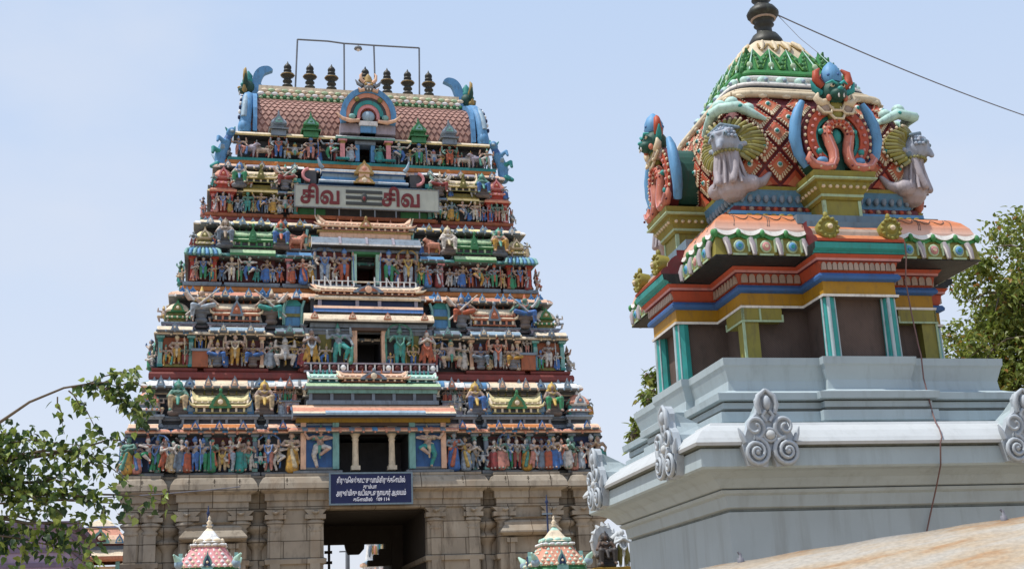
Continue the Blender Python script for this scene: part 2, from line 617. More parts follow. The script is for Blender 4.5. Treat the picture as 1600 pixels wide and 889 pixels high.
K, C_, G_ = 'figure_skin', 'figure_cloth', 'figure_gold'

def head(x, y, z, crown=0.13, skin=K, tilt=0.0):
    return [((x, y, z - 0.06), (x, y, z), 0.026, 0.03, skin), ((x, y, z), (x + tilt * .3, y - 0.006, z + 0.025), 0.052, 0.055, skin), ((x, y - 0.045, z), (x, y - 0.05, z - .008), 0.012, 0.014, skin),
            ((x - 0.05, y, z), (x - 0.052, y, z - 0.02), 0.014, 0.016, G_), ((x + 0.05, y, z), (x + 0.052, y, z - 0.02), 0.014, 0.016, G_),
            ((x + tilt * .5, y + 0.005, z + 0.05), (x + tilt, y + 0.01, z + 0.05 + crown), 0.052, 0.014, G_)]

def arm(sx, el, hd, skin=K, obj=None):
    out = [((sx, 0, 0.735), el, 0.043, 0.035, skin), (el, hd, 0.034, 0.028, skin), (hd, (hd[0], hd[1] - 0.012, hd[2] + 0.02), 0.032, 0.024, skin), ((sx * 1.02, 0, 0.69), (sx * 1.03, 0, 0.70), 0.04, 0.04, G_)]
    return out

def trunk(x=0.0, fem=False, skin=K):
    o = [((x * .5, 0, 0.53), (x * .8, 0, 0.63), 0.082, 0.064, skin), ((x * .8 - 0.05, 0, 0.70), (x * .8 + 0.05, 0, 0.70), 0.068, 0.068, skin), ((-0.115 + x, 0, 0.735), (0.115 + x, 0, 0.735), 0.035, 0.035, skin),
         ((-0.06 + x, -0.05, 0.735), (0, -0.075, 0.68), 0.014, 0.016, G_), ((0.06 + x, -0.05, 0.735), (0, -0.075, 0.68), 0.014, 0.016, G_)]
    if fem:
        o += [((x - 0.04, -0.05, 0.69), (x - 0.04, -0.06, 0.69), 0.036, 0.034, skin), ((x + 0.04, -0.05, 0.69), (x + 0.04, -0.06, 0.69), 0.036, 0.034, skin)]
    return o

def legs(kl, kr, fl, fr, cl=C_):
    o = []
    for hx, k_, f in ((-0.055, kl, fl), (0.055, kr, fr)):
        o += [((hx, 0, 0.50), k_, 0.076, 0.054, cl), (k_, f, 0.052, 0.036, cl if f[2] < 0.3 else K), (f, (f[0] * 1.1, f[1] - 0.05, max(0.02, f[2] - 0.02)), 0.028, 0.022, K)]
    o.append(((-0.07, 0, 0.54), (0.07, 0, 0.54), 0.05, 0.05, G_))
    o.append(((0, -0.07, 0.5), (0, -0.085, 0.22), 0.03, 0.02, G_))
    return o

def skirt(w=0.12, z0=0.05):
    return [((-0.02, 0, 0.50), (-0.03, 0, z0), 0.09, w * .8, C_), ((0.02, 0, 0.50), (0.03, 0, z0), 0.09, w * .8, C_), ((-0.05, -0.05, 0.02), (-0.05, -0.09, 0.02), 0.03, 0.025, K),
            ((0.05, -0.05, 0.02), (0.05, -0.09, 0.02), 0.03, 0.025, K), ((-0.07, 0, 0.54), (0.07, 0, 0.54), 0.05, 0.05, G_), ((0.09, 0, .52), (.15, 0, .18), .02, .028, G_)]
ST = {}
straight = legs((-0.065, -0.01, 0.27), (0.065, -0.01, 0.27), (-0.07, 0, 0.04), (0.07, 0, 0.04))
ST['raise'] = trunk() + head(0, 0, 0.85) + straight + arm(-0.13, (-0.21, -0.02, 0.62), (-0.13, -0.08, 0.54)) + arm(0.13, (0.23, -0.03, 0.70), (0.21, -0.07, 0.86))
ST['pray'] = trunk() + head(0, 0, 0.85, 0.08) + straight + arm(-0.13, (-0.18, -0.05, 0.60), (-0.02, -0.12, 0.69)) + arm(0.13, (0.18, -0.05, 0.60), (0.02, -0.12, 0.69))
ST['four'] = trunk() + head(0, 0, 0.85, 0.14) + straight + arm(-0.13, (-0.22, -0.03, 0.60), (-0.16, -0.1, 0.50)) + arm(0.13, (0.21, -0.04, 0.61), (0.17, -0.11, 0.66)) + \
    arm(-0.13, (-0.25, 0.0, 0.70), (-0.24, -0.02, 0.86)) + arm(0.13, (0.25, 0.0, 0.70), (0.24, -0.02, 0.86)) + [((-.24, -.02, .88), (-.24, -.02, .93), .03, .015, G_), ((.24, -.02, .88), (.24, -.02, .93), .03, .015, G_)]
ST['lady'] = trunk(0.02, True) + head(0.03, 0, 0.85, 0.07) + skirt() + arm(-0.11, (-0.19, -0.02, 0.61), (-0.15, -0.05, 0.48)) + arm(0.15, (0.21, -0.04, 0.62), (0.12, -0.11, 0.72)) + [((.12, -.12, .74), (.13, -.12, .80), .03, .02, G_)]
ST['matron'] = trunk(-0.02, True) + head(-0.02, 0, 0.85, 0.06) + skirt(0.15, 0.04) + arm(-0.15, (-0.22, -0.03, 0.63), (-0.08, -0.11, 0.60)) + arm(0.11, (0.19, -0.03, 0.63), (0.06, -0.11, 0.56))
ST['guard'] = trunk(-0.03) + head(-0.04, 0, 0.85, 0.15) + legs((-0.09, -0.02, 0.27), (0.17, -0.10, 0.38), (-0.1, 0, 0.04), (0.12, -0.02, 0.14)) + arm(-0.15, (-0.26, -0.02, 0.66), (-0.27, -0.06, 0.82)) + \
    arm(0.12, (0.23, -0.04, 0.60), (0.27, -0.1, 0.46)) + arm(0.12, (0.25, 0, 0.72), (0.22, -.03, .90)) + [((.27, -.1, .5), (.22, -.1, .04), .02, .05, G_)]
ST['dancer'] = trunk(0.02) + head(0.03, 0, 0.85, 0.12) + legs((-0.12, -0.06, 0.30), (0.18, -0.12, 0.45), (-0.05, 0, 0.04), (0.02, -0.13, 0.30)) + arm(-0.12, (-0.23, -0.03, 0.69), (-0.30, -0.06, 0.80)) + \
    arm(0.13, (0.24, -0.06, 0.70), (0.08, -0.14, 0.64)) + [((-.3, -.06, .8), (-.34, -.06, .92), .018, .03, G_)]
# seated: hips at 0.36, one leg folded, one hanging
def drop(caps, dz, keep=()):
    return [((p[0], p[1], p[2] - dz), (q[0], q[1], q[2] - dz), a, b, m) for p, q, a, b, m in caps]
seat_top = drop(trunk() + head(0, 0, 0.85, 0.14), 0.14)
SE = 'figure_seat'
seat_legs = [((-0.07, 0, 0.38), (-0.15, -0.20, 0.40), 0.09, 0.068, C_), ((-0.15, -0.20, 0.40), (-0.15, -0.19, 0.12), 0.064, 0.045, C_), ((-0.15, -0.2, 0.1), (-0.16, -0.27, 0.07), 0.036, 0.03, K), ((0.07, 0, 0.38), (0.15, -0.20, 0.40), 0.09, 0.068, C_),
             ((0.15, -0.20, 0.40), (0.15, -0.19, 0.12), 0.064, 0.045, C_), ((0.15, -0.2, 0.1), (0.16, -0.27, 0.07), 0.036, 0.03, K), ((0, -.12, .38), (0, -.22, .22), .05, .03, G_), ((-0.16, .04, 0.28), (0.16, .04, 0.28), 0.08, 0.08, SE), ((-.14, .0, .05), (.14, .0, .05), .08, .08, SE), ((-.1, .03, .16), (.1, .03, .16), .08, .08, SE)]
lotus_legs = [((-0.06, 0, 0.38), (-0.24, -0.13, 0.40), 0.085, 0.06, C_), ((-0.24, -0.13, 0.40), (-0.02, -0.17, 0.34), 0.055, 0.04, C_), ((0.06, 0, 0.38), (0.17, -0.17, 0.38), 0.085, 0.062, C_), ((0.17, -0.17, 0.38), (0.18, -0.15, 0.10), 0.056, 0.038, C_),
              ((0.18, -0.15, 0.1), (0.19, -0.21, 0.07), 0.03, 0.025, K), ((-0.16, 0, 0.27), (0.16, 0, 0.27), 0.065, 0.065, SE), ((-.06, .03, .05), (.06, .03, .05), .075, .075, SE), ((-.05, .03, .17), (.05, .03, .17), .07, .07, SE)]
ST['seated'] = seat_top + seat_legs + drop(arm(-0.13, (-0.21, -0.06, 0.58), (-0.15, -0.2, 0.60)) + arm(0.13, (0.21, -0.06, 0.58), (0.15, -0.2, 0.60)) + [((0, .05, .88), (0, .06, .92), .10, .09, G_), ((-.1, .04, .8), (-.15, .02, .66), .04, .02, G_), ((.1, .04, .8), (.15, .02, .66), .04, .02, G_)], 0.14)
ST['lotus'] = seat_top + lotus_legs + drop(arm(-0.13, (-0.23, -0.04, 0.60), (-0.2, -0.13, 0.56)) + arm(0.13, (0.22, -0.04, 0.61), (0.18, -0.12, 0.70)) + arm(-.13, (-.26, 0, .72), (-.24, -.02, .87)) + arm(.13, (.26, 0, .72), (.24, -.02, .87)), 0.14)
ST['bearer'] = seat_top + lotus_legs + drop(arm(-0.13, (-0.26, -0.02, 0.66), (-0.34, -0.06, 0.56)) + arm(0.13, (0.26, -0.02, 0.70), (0.34, -0.04, 0.84)) + [((-.36, -.06, .98), (.30, -.1, .30), .02, .025, 'figure_pale'), ((.34, -.02, .95), (.16, -.06, .68), .018, .03, 'figure_pale')], 0.14)
P_ = 'figure_pale'
ST['gana'] = [((0, 0, 0.40), (0, -0.02, 0.54), 0.145, 0.12, P_), ((-0.06, 0, 0.64), (0.06, 0, 0.64), 0.09, 0.09, P_), ((0, -0.01, 0.80), (0, -0.02, 0.82), 0.085, 0.085, C_), ((0, 0, 0.88), (0, 0, 0.98), 0.07, 0.03, G_),
              ((-0.12, 0, 0.67), (-0.28, -0.03, 0.66), 0.05, 0.045, P_), ((-0.28, -0.03, 0.66), (-0.25, -0.05, 0.85), 0.042, 0.035, P_), ((0.12, 0, 0.67), (0.28, -0.03, 0.66), 0.05, 0.045, P_), ((0.28, -0.03, 0.66), (0.26, -0.05, 0.84), 0.042, 0.035, P_),
              ((-0.09, 0, 0.34), (-0.25, -0.12, 0.33), 0.09, 0.07, C_), ((-0.25, -0.12, 0.33), (-0.19, -0.06, 0.07), 0.065, 0.05, P_), ((0.09, 0, 0.34), (0.25, -0.12, 0.33), 0.09, 0.07, C_), ((0.25, -0.12, 0.33), (0.19, -0.06, 0.07), 0.065, 0.05, P_),
              ((-.19, -.1, .04), (-.2, -.16, .04), .04, .035, P_), ((.19, -.1, .04), (.2, -.16, .04), .04, .035, P_), ((0, -.16, .4), (0, -.14, .2), .05, .03, G_), ((-.03, -.1, .8), (-.03, -.105, .8), .015, .015, G_), ((.03, -.1, .8), (.03, -.105, .8), .015, .015, G_)]
ST['bull'] = [((-0.22, 0, 0.50), (0.18, 0, 0.50), 0.16, 0.17, P_), ((0.18, 0, 0.60), (0.34, -0.05, 0.78), 0.12, 0.09, P_), ((0.34, -0.07, 0.80), (0.44, -0.10, 0.72), 0.08, 0.055, P_), ((0.12, 0, 0.68), (0.14, 0, 0.70), 0.09, 0.08, P_),
              ((-0.24, -0.08, 0.42), (-0.30, -0.08, 0.22), 0.08, 0.045, P_), ((-0.30, -0.08, 0.22), (-0.26, -0.08, 0.02), 0.04, 0.035, P_), ((-0.24, 0.08, 0.42), (-0.30, 0.08, 0.22), 0.08, 0.045, P_), ((-0.30, 0.08, 0.22), (-0.26, 0.08, 0.02), 0.04, 0.035, P_),
              ((0.2, -0.08, 0.42), (0.21, -0.08, 0.2), 0.07, 0.042, P_), ((0.21, -0.08, 0.2), (0.2, -0.08, 0.02), 0.04, 0.035, P_), ((0.2, 0.08, 0.42), (0.21, 0.08, 0.2), 0.07, 0.042, P_), ((0.21, 0.08, 0.2), (0.2, 0.08, 0.02), 0.04, 0.035, P_),
              ((0.32, -0.12, 0.86), (0.33, -0.16, 0.97), 0.03, 0.014, G_), ((0.34, 0.0, 0.86), (0.35, 0.04, 0.97), 0.03, 0.014, G_), ((-0.36, 0, 0.55), (-0.42, 0, 0.25), 0.025, 0.03, G_), ((-.05, 0, .66), (.0, 0, .66), .06, .06, C_)]
def halo(z0, z1, r, m=G_):
    pts = [(-r, .07, z0), (-r * 1.05, .07, (z0 + z1) / 2)] + [(r * 1.05 * math.cos(a), .07, z1 + r * 1.1 * math.sin(a)) for a in [PI - PI * j / 6 for j in range(7)]] + [(r * 1.05, .07, (z0 + z1) / 2), (r, .07, z0)]
    return [(pts[i], pts[i + 1], .028, .028, m) for i in range(len(pts) - 1)] + [((0, .07, z1 + r * 1.1), (0, .07, z1 + r * 1.1 + .08), .045, .02, m)]
def garland(z):
    return [((-.1, -.05, .74), (-.07, -.11, z + .1), .02, .022, G_), ((.1, -.05, .74), (.07, -.11, z + .1), .02, .022, G_), ((-.07, -.11, z + .1), (0, -.12, z), .022, .026, G_), ((.07, -.11, z + .1), (0, -.12, z), .022, .026, G_)]
ST['four'] = ST['four'] + halo(.1, .78, .27) + garland(.45)
ST['pray'] = ST['pray'] + garland(.4) + [((-.08, .0, .52), (-.17, .02, .14), .03, .035, C_), ((.08, 0, .52), (.17, .02, .14), .03, .035, C_)]
ST['raise'] = ST['raise'] + [((-.1, 0, .54), (-.24, -.02, .30), .03, .03, C_), ((.21, -.07, .92), (.24, -.06, .04), .016, .016, G_), ((0, -.02, .92), (0, 0, 1.0), .075, .04, G_)]
ST['matron'] = ST['matron'] + [((.06, .03, .90), (.11, .03, .93), .05, .04, 'figure_dark'), ((-.12, -.03, .72), (.1, -.08, .5), .035, .04, G_), ((-.03, -.1, .5), (.06, -.13, .08), .03, .05, G_)]
ST['lady'] = ST['lady'] + [((-.06, .03, .9), (-.1, .03, .94), .045, .035, 'figure_dark'), ((-.15, -.05, .46), (-.17, -.03, .1), .03, .045, C_)]
MESH = {}
for k_, caps in ST.items():
    MESH[k_] = capsule_mesh('figure_' + k_, caps, {}, 0.0145)
MESH['gana_dark'] = MESH['gana']
blue_mesh = MESH['matron'].copy()
for i, m in enumerate(blue_mesh.materials):
    if m.name == 'figure_cloth':
        blue_mesh.materials[i] = M['figure_blue']
MESH['blue'] = blue_mesh
red_bull = MESH['bull'].copy()
for i, m in enumerate(red_bull.materials):
    if m.name == 'figure_pale':
        red_bull.materials[i] = M['salmon']
MESH['bull_red'] = red_bull
grey_bull = MESH['bull'].copy()
for i, m in enumerate(grey_bull.materials):
    if m.name == 'figure_pale':
        grey_bull.materials[i] = M['lilac']
MESH['bull_grey'] = grey_bull
PART = {'bull_red': 'bull_statue', 'bull_grey': 'bull_statue', 'raise': 'standing_statue', 'pray': 'praying_statue', 'four': 'four_armed_statue', 'lady': 'female_statue', 'matron': 'female_statue', 'guard': 'guardian_statue', 'dancer': 'dancing_statue', 'seated': 'seated_statue', 'lotus': 'seated_statue',
        'bearer': 'staff_bearing_statue', 'gana': 'dwarf_statue', 'gana_dark': 'dwarf_statue', 'bull': 'bull_statue', 'blue': 'female_statue'}

def figure(parent, kind, u, y, z, h, rz=0.0, mirror=False, label=None, name=None):
    o = bpy.data.objects.new(name or PART[kind], MESH[kind])
    col.objects.link(o)
    o.parent = parent
    o.location = (u, y, z)
    o.rotation_euler = (0, 0, rz)
    o.scale = (-h * 1.16 if mirror else h * 1.16, h * 1.16, h)
    if label:
        o['label'] = label
    return o

# ------------------------------------------------------------------ temple gateway tower
GYAW = R(14.05)
gdir = Vector((math.cos(GYAW), math.sin(GYAW), 0))
GO = Vector((-5.98, 47.19, 0)) + 0.5 * gdir
tower = empty('temple_gateway_tower', GO, GYAW)
tag(tower, 'tall tapering temple gateway tower crowded with painted statues on a stone base', 'temple tower')
DEP = 12.0

def kudu_plate(mb, x, y, z, w, h, m1, m2, m3=None, th=0.12):
    """pointed horseshoe gable plate standing on the edge of a cornice"""
    pts = [(-0.5, 0), (0.5, 0), (0.52, 0.12), (0.42, 0.22), (0.40, 0.40), (0.26, 0.62), (0.10, 0.76), (0.05, 0.9), (0, 1.0)]
    left = [(-a, b) for a, b in pts[-2:1:-1]]
    poly = [(x + a * w, z + b * h) for a, b in pts] + [(x + a * w, z + b * h) for a, b in left]
    mb.prism(poly, y, y + th, m1)
    pi = [(x + a * w * 0.62, z + 0.1 * h + b * h * 0.62) for a, b in pts] + [(x + a * w * 0.62, z + 0.1 * h + b * h * 0.62) for a, b in left]
    mb.prism(pi, y - 0.03, y + 0.01, m2)
    mb.lathe([(0.14 * w, 0), (0.14 * w, 0.03)], (0, 0, 0), m3 or m1, 8) if False else None
    mb.ell((x, y - 0.03, z + 0.33 * h), (0.13 * w, 0.03, 0.13 * w), m3 or m1, 8, 4)

def kuta(parent, x, y, z, w, h, c1, c2, c3, name='corner_dome'):
    """square domed corner pavilion roof"""
    mb = MB()
    q = w / 2
    prof = [(0.80, 0), (0.80, 0.12), (0.95, 0.16), (1.04, 0.2), (1.0, 0.26), (0.72, 0.32), (0.7, 0.42), (0.90, 0.48), (0.93, 0.56), (0.86, 0.68), (0.62, 0.82), (0.34, 0.92), (0.16, 0.96), (0.05, 1.0)]
    mats = [c3, c3, c2, c2, c3, c3, c2, c1, c1, c1, c1, c2, c2]
    rs = []
    n = 16
    for r, t in prof:
        ring = []
        e = 5.0 if t < 0.6 else 3.2
        for k in range(n):
            a = 2 * PI * k / n + PI / 4
            c, s_ = math.cos(a), math.sin(a)
            f = (abs(c) ** e + abs(s_) ** e) ** (-1 / e)
            ring.append((x + q * r * f * c, y + q * r * f * s_, z + h * t))
        rs.append(ring)
    mb.rings(rs, mats)
    mb.lathe([(0.04, 0), (0.075, .05), (.03, .1), (.05, .14), (.01, .24)], (x, y, z + h * .98), c2, 8)
    kudu_plate(mb, x, y - q * 0.98, z + 0.46 * h, w * 0.5, h * 0.5, c2, c3, c1)
    for sx in (-1, 1):
        for t_ in (-0.5, 0, 0.5):
            mb.ell((x + sx * q * .98, y + t_ * q * 1.4, z + .2 * h), .05, c1, 6, 4)
    for t_ in (-0.75, -.4, 0, .4, 0.75):
        mb.ell((x + t_ * q, y - q * 1.0, z + .215 * h), (.05, .04, .05), c1, 6, 4)
    return mb.build(name, parent)

def sala(parent, x, y, z, L, h, c1, c2, c3, horn=0.25, gable=None, gc=None, name='barrel_roof', dd=0.55):
    """wagon-vaulted pavilion roof, its ends turned up like horns"""
    mb = MB()
    z0_, h0_ = z, h
    hb = 0.42 * h
    pl = [(x - L * .47, y - dd), (x + L * .47, y - dd), (x + L * .47, y + dd), (x - L * .47, y + dd)]
    mb.plan(pl, [(.05, z), (.06, z + .12 * hb), (-.04, z + .2 * hb), (-.06, z + .62 * hb), (.03, z + .7 * hb), (.09, z + .86 * hb), (.05, z + hb), (-.1, z + hb + .01)], [c3, c2, 'dark', c3, c2, c1, c3])
    kk = max(2, int(L / .3))
    for i in range(kk + 1):
        xx = x - L * .44 + L * .88 * i / kk
        mb.box(xx - .04, xx + .04, y - dd - .01, y - dd + .08, z + .2 * hb, z + .64 * hb, c2 if i % 2 else c1)
    for s__ in (-1, 1):
        mb.tube([(x + s__ * L * .47, y - dd - .05, z + .85 * hb), (x + s__ * L * .54, y - dd - .06, z + 1.0 * hb), (x + s__ * L * .58, y - dd - .05, z + 1.5 * hb)], [.06, .05, .015], c1, 6)
    z, h = z + hb, h - hb
    sec = [(-1.0, 0.0), (-1.04, 0.08), (-0.94, 0.13), (-0.96, 0.24), (-0.98, 0.36), (-0.90, 0.52), (-0.72, 0.72), (-0.42, 0.90), (-0.12, 0.98), (0, 1.0)]
    full = sec + [(-a, b) for a, b in sec[-2::-1]]
    n = 15
    rs = []
    for i in range(n):
        t = -1 + 2 * i / (n - 1)
        k = abs(t) ** 9 * horn * (.4 if abs(t) < .95 else 1)
        ring = [(x + t * L / 2 * (1 + 0.06 * b), y + a * dd * (1 - 0.1 * abs(t) ** 6), z + h * b + k * (0.25 + b)) for a, b in full]
        rs.append(ring)
    m = len(full)
    vs_ = [v for r in rs for v in r]
    fs, ms = [], []
    pal = [c3, c3, c2, c1, c1, c1, c1, c2, c2]
    pal = pal + pal[::-1]
    for i in range(n - 1):
        for j in range(m - 1):
            a = i * m + j
            fs.append((a, a + m, a + m + 1, a + 1))
            ms.append(pal[j])
        fs.append((i * m + m - 1, (i + 1) * m + m - 1, (i + 1) * m, i * m))
        ms.append(c3)
    fs.append(tuple(range(m)))
    ms.append(c2)
    fs.append(tuple(range((n - 1) * m, n * m))[::-1])
    ms.append(c2)
    mb.add(vs_, fs, ms)
    # ridge knobs and eave beads
    for t in (-0.6, -0.3, 0, 0.3, 0.6):
        mb.lathe([(0.03, 0), (0.06, 0.05), (0.02, .1), (.035, .14), (0.005, 0.2)], (x + t * L / 2, y, z + h * 0.99), c3, 7)
    nb = int(L / 0.22)
    for i in range(nb):
        mb.ell((x - L / 2 + (i + 0.5) * L / nb, y - dd * 0.97, z + h * 0.2), (0.05, 0.035, 0.045), c2, 6, 4)
    for sx in (-1, 1):
        mb.tube([(x + sx * L * .5, y - dd * .9, z + .1 * h), (x + sx * L * .52, y - dd * .75, z + .55 * h), (x + sx * L * .53, y - dd * .3, z + h * 1.02), (x + sx * L * .56, y - dd * .2, z + h * 1.0 + horn)], [.06, .06, .06, .02], c2, 6)
    o = mb.build(name, parent)
    if gable:
        k = MB()
        kudu_plate(k, x, y - dd * 1.2, z0_ + .25 * h0_, gable, h0_ * 0.85, gc or c2, c3, c2, 0.2)
        k.ell((x, y - dd * 1.2, z0_ + h0_ * 1.08), (.07, .05, .09), gc or c2, 7, 5)
        k.build('gable_ornament', parent)
    return o

def cornice(parent, pl, z0, z1, d, cols, name='cornice'):
    """rolled eave moulding right round the storey"""
    H = z1 - z0
    c0, c1, c2, c3 = cols
    mb = MB()
    mb.plan(pl, [(-0.12, z0), (d * 0.35, z0 + 0.004), (d * 0.95, z0 + H * 0.10), (d, z0 + H * 0.16), (d, z0 + H * 0.28), (d * 0.93, z0 + H * 0.45), (d * 0.72, z0 + H * 0.68), (d * 0.38, z0 + H * 0.86), (0.02, z0 + H * 0.93), (0.02, z1), (-0.2, z1 + 0.002)],
            [c3, c3, c0, c0, c1, c1, c2, c2, c3, c3])
    n = len(pl)
    prof = [(d, z0 + H * 0.14), (d, z0 + H * 0.28), (d * 0.93, z0 + H * 0.45), (d * 0.72, z0 + H * 0.68), (d * 0.38, z0 + H * 0.86)]
    q = 0
    for i in range(n):
        a, b = pl[i], pl[(i + 1) % n]
        if abs(a[1] - b[1]) < 1e-6 and b[0] > a[0] + .3 and a[1] < 6:
            k = max(1, int((b[0] - a[0]) / .42))
            for j in range(k):
                x = a[0] + (b[0] - a[0]) * (j + .5) / k
                q += 1
                w = .06 if q % 2 else .11
                cc = (c2, c3, 'skyblue', c1)[q % 4]
                vs_ = []
                for dd_, z in prof:
                    for xx, o_ in ((x - w, 0.0), (x - w * .8, .03), (x + w * .8, .03), (x + w, 0.0)):
                        vs_.append((xx, a[1] - dd_ - o_ + .004, z))
                fs = [(r_ * 4 + c, r_ * 4 + c + 1, r_ * 4 + c + 5, r_ * 4 + c + 4) for r_ in range(len(prof) - 1) for c in range(3)] + [(3, 2, 1, 0)]
                mb.add(vs_, fs, cc)
                mb.ell((x, a[1] - d - .01, z0 + .05 * H), (.05, .04, .045), c1, 6, 4)
    return mb.build(name, parent)

def kudu_row(parent, us, y, z, w, h, m1, m2, m3, name='gable_ornament'):
    for u in us:
        mb = MB()
        kudu_plate(mb, 0, 0, 0, w, h, m1, m2, m3)
        mb.build(name, parent, (u, y, z))

class Parts(MB):
    """several flat panels or pilasters of one storey, each linked as a part of its own"""
    def __init__(s):
        super().__init__()
        s.parts = []

    def sub(s, name):
        m = MB()
        s.parts.append((name, m))
        return m

    def box(s, *a):
        s.sub('wall_panel').box(*a)

    def build(s, name, parent=None, loc=None):
        for nm, m in s.parts:
            m.build(nm, parent, loc)

def pilaster(mb, x, y, z0, z1, w, c1, c2, d=0.12):
    H = z1 - z0
    if isinstance(mb, Parts):
        mb = mb.sub('pilaster')
    mb.box(x - w * .65, x + w * .65, y - d * 1.25, y + d, z0, z0 + .08 * H, c2)
    mb.box(x - w / 2, x + w / 2, y - d, y + d, z0 + .08 * H, z1 - .2 * H, c1)
    mb.lathe([(w * .5, 0), (w * .75, .05 * H), (w * .5, .09 * H), (w * .85, .13 * H)], (x, y, z1 - .2 * H), c2, 8)
    mb.box(x - w * .95, x + w * .95, y - d * 1.6, y + d, z1 - .07 * H, z1, c1)

def ribbed(parent, pl, z0, z1, ca, cb, name, d=0.16, slot=0.34, dark='dark', step=0.5, front=None):
    """grey moulding courses with a run of dark slots and little posts between"""
    H = z1 - z0
    mb = MB()
    mb.plan(pl, [(-.15, z0), (d * .7, z0), (d * .8, z0 + .12 * H), (d * .5, z0 + .24 * H), (d * .55, z0 + .3 * H), (-.04, z0 + .32 * H), (-.04, z0 + .62 * H), (d * .6, z0 + .64 * H), (d * .7, z0 + .78 * H), (d, z0 + .84 * H), (d * .95, z0 + H), (-.3, z0 + H + .002)],
            [ca, ca, cb, ca, ca, dark, ca, cb, ca, ca, ca])
    n = len(pl)
    for i in range(n):
        a, b = pl[i], pl[(i + 1) % n]
        if abs(a[1] - b[1]) < 1e-6 and b[0] > a[0]:
            L = b[0] - a[0]
            k = max(1, int(L / step))
            for j in range(k + 1):
                x = a[0] + L * j / k
                mb.box(x - .045, x + .045, a[1] - d * .55, a[1] + .05, z0 + .31 * H, z0 + .64 * H, cb)
    return mb.build(name, parent)

# ---- stone base
base = MB()
GH = 1.95   # half the gate
bl = [(-9.0, 0.15), (-7.92, 0.15), (-7.92, 0.55), (-7.1, 0.55), (-7.1, 0.0), (-4.72, 0.0), (-4.72, 0.5), (-3.95, 0.5), (-3.95, -0.12), (-GH, -0.12), (-GH, DEP), (-9.0, DEP)]
br_ = [(-x, y) for x, y in bl][::-1]
ZB = 8.0
prof = [(0.55, 0), (0.55, 0.5), (0.4, 0.62), (0.4, 1.15), (0.5, 1.25), (0.5, 1.4), (0.2, 1.5), (0.0, 1.55), (0.0, 4.72), (0.1, 4.76), (0.12, 4.92), (0.02, 4.97), (0.0, 6.70), (0.05, 6.72)]
for pl in (bl, br_):
    base.plan(pl, prof, 'stone')
top = [(-9.0, 0.15), (-7.92, 0.15), (-7.92, 0.5), (-7.1, 0.5), (-7.1, 0.0), (-4.72, 0.0), (-4.72, 0.45), (-3.95, 0.45), (-3.95, -0.12), (3.95, -0.12), (3.95, 0.45), (4.72, 0.45), (4.72, 0.0), (7.1, 0.0), (7.1, 0.5), (7.92, 0.5), (7.92, 0.15), (9.0, 0.15), (9.0, DEP), (-9.0, DEP)]
base.plan(top, [(0.03, 6.72), (0.06, 6.75), (0.06, 7.02), (0.14, 7.05), (0.14, 7.30), (0.28, 7.36), (0.36, 7.40), (0.38, 7.46), (0.34, 7.66), (0.22, 7.86), (0.10, 7.93), (0.12, 7.95), (0.12, 8.03), (-0.2, 8.035)], 'stone', cap0=True)
stone_base = base.build('stone_base', tower)
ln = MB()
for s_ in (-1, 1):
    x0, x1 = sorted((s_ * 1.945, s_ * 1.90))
    ln.box(x0, x1, .35, 5.79, 0, 6.655, 'stone_shaded')
    ln.box(x0, x1, 6.41, 11.95, 0, 6.655, 'stone_shaded')
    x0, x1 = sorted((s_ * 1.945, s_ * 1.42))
    ln.box(x0, x1, 5.8, 6.4, 0, 6.65, 'stone_shaded')
ln.box(-1.94, 1.94, .4, 11.9, 6.66, 6.715, 'stone_shaded')
ln.box(-1.415, 1.415, 5.8, 6.4, 5.92, 6.655, 'stone_shaded')
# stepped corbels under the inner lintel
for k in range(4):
    ln.box(1.415 - .24 * (4 - k), 1.413, 5.85, 6.35, 5.0 + .23 * k, 5.0 + .23 * (k + 1) - .003, 'stone_shaded')
ln.prism([(-.35, 5.5), (.1, 5.5), (.28, 5.7), (.3, 5.915), (-.5, 5.915), (-.45, 5.7)], 5.85, 6.35, 'stone_shaded')
ln.box(-1.22, -1.12, 5.9, 6.0, 0, 5.915, 'stone_shaded')
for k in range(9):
    ln.box(-1.36, -1.04, 5.92, 5.98, 2.6 + .42 * k, 2.72 + .42 * k, 'stone_shaded')
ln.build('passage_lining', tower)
# wall pilasters of the base, each with pot and bracket capital
def base_pilaster(u, y, w=0.42, drum=False):
    mb = MB()
    if drum:
        mb.lathe([(.38, 1.5), (.3, 1.7), (.26, 3.0), (.3, 4.7), (.22, 4.8), (.22, 5.3), (.3, 5.45), (.44, 5.6), (.44, 5.68), (.24, 5.78), (.24, 5.9), (.46, 6.02), (.5, 6.12), (.46, 6.2), (.26, 6.3), (.3, 6.5), (.4, 6.69)], (u, y, 0), 'stone', 14)
    else:
        mb.box(u - w / 2, u + w / 2, y - .1, y + .2, 1.5, 5.9, 'stone')
        mb.lathe([(w * .55, 5.9), (w * .7, 5.98), (w * .5, 6.05), (w * .9, 6.2), (w * .95, 6.28), (w * .6, 6.36)], (u, y, 0), 'stone', 10, 1, .6)
        mb.box(u - w * 1.05, u + w * 1.05, y - .2, y + .2, 6.36, 6.52, 'stone')
        mb.prism([(u - w * .7, 6.52), (u + w * .7, 6.52), (u + w * 1.15, 6.7), (u - w * 1.15, 6.7)], y - .18, y + .2, 'stone')
        mb.tube([(u - .1, y - .26, 6.62), (u, y - .3, 6.56), (u + .1, y - .26, 6.62)], .06, 'stone', 6)
    mb.build('pilaster', stone_base)
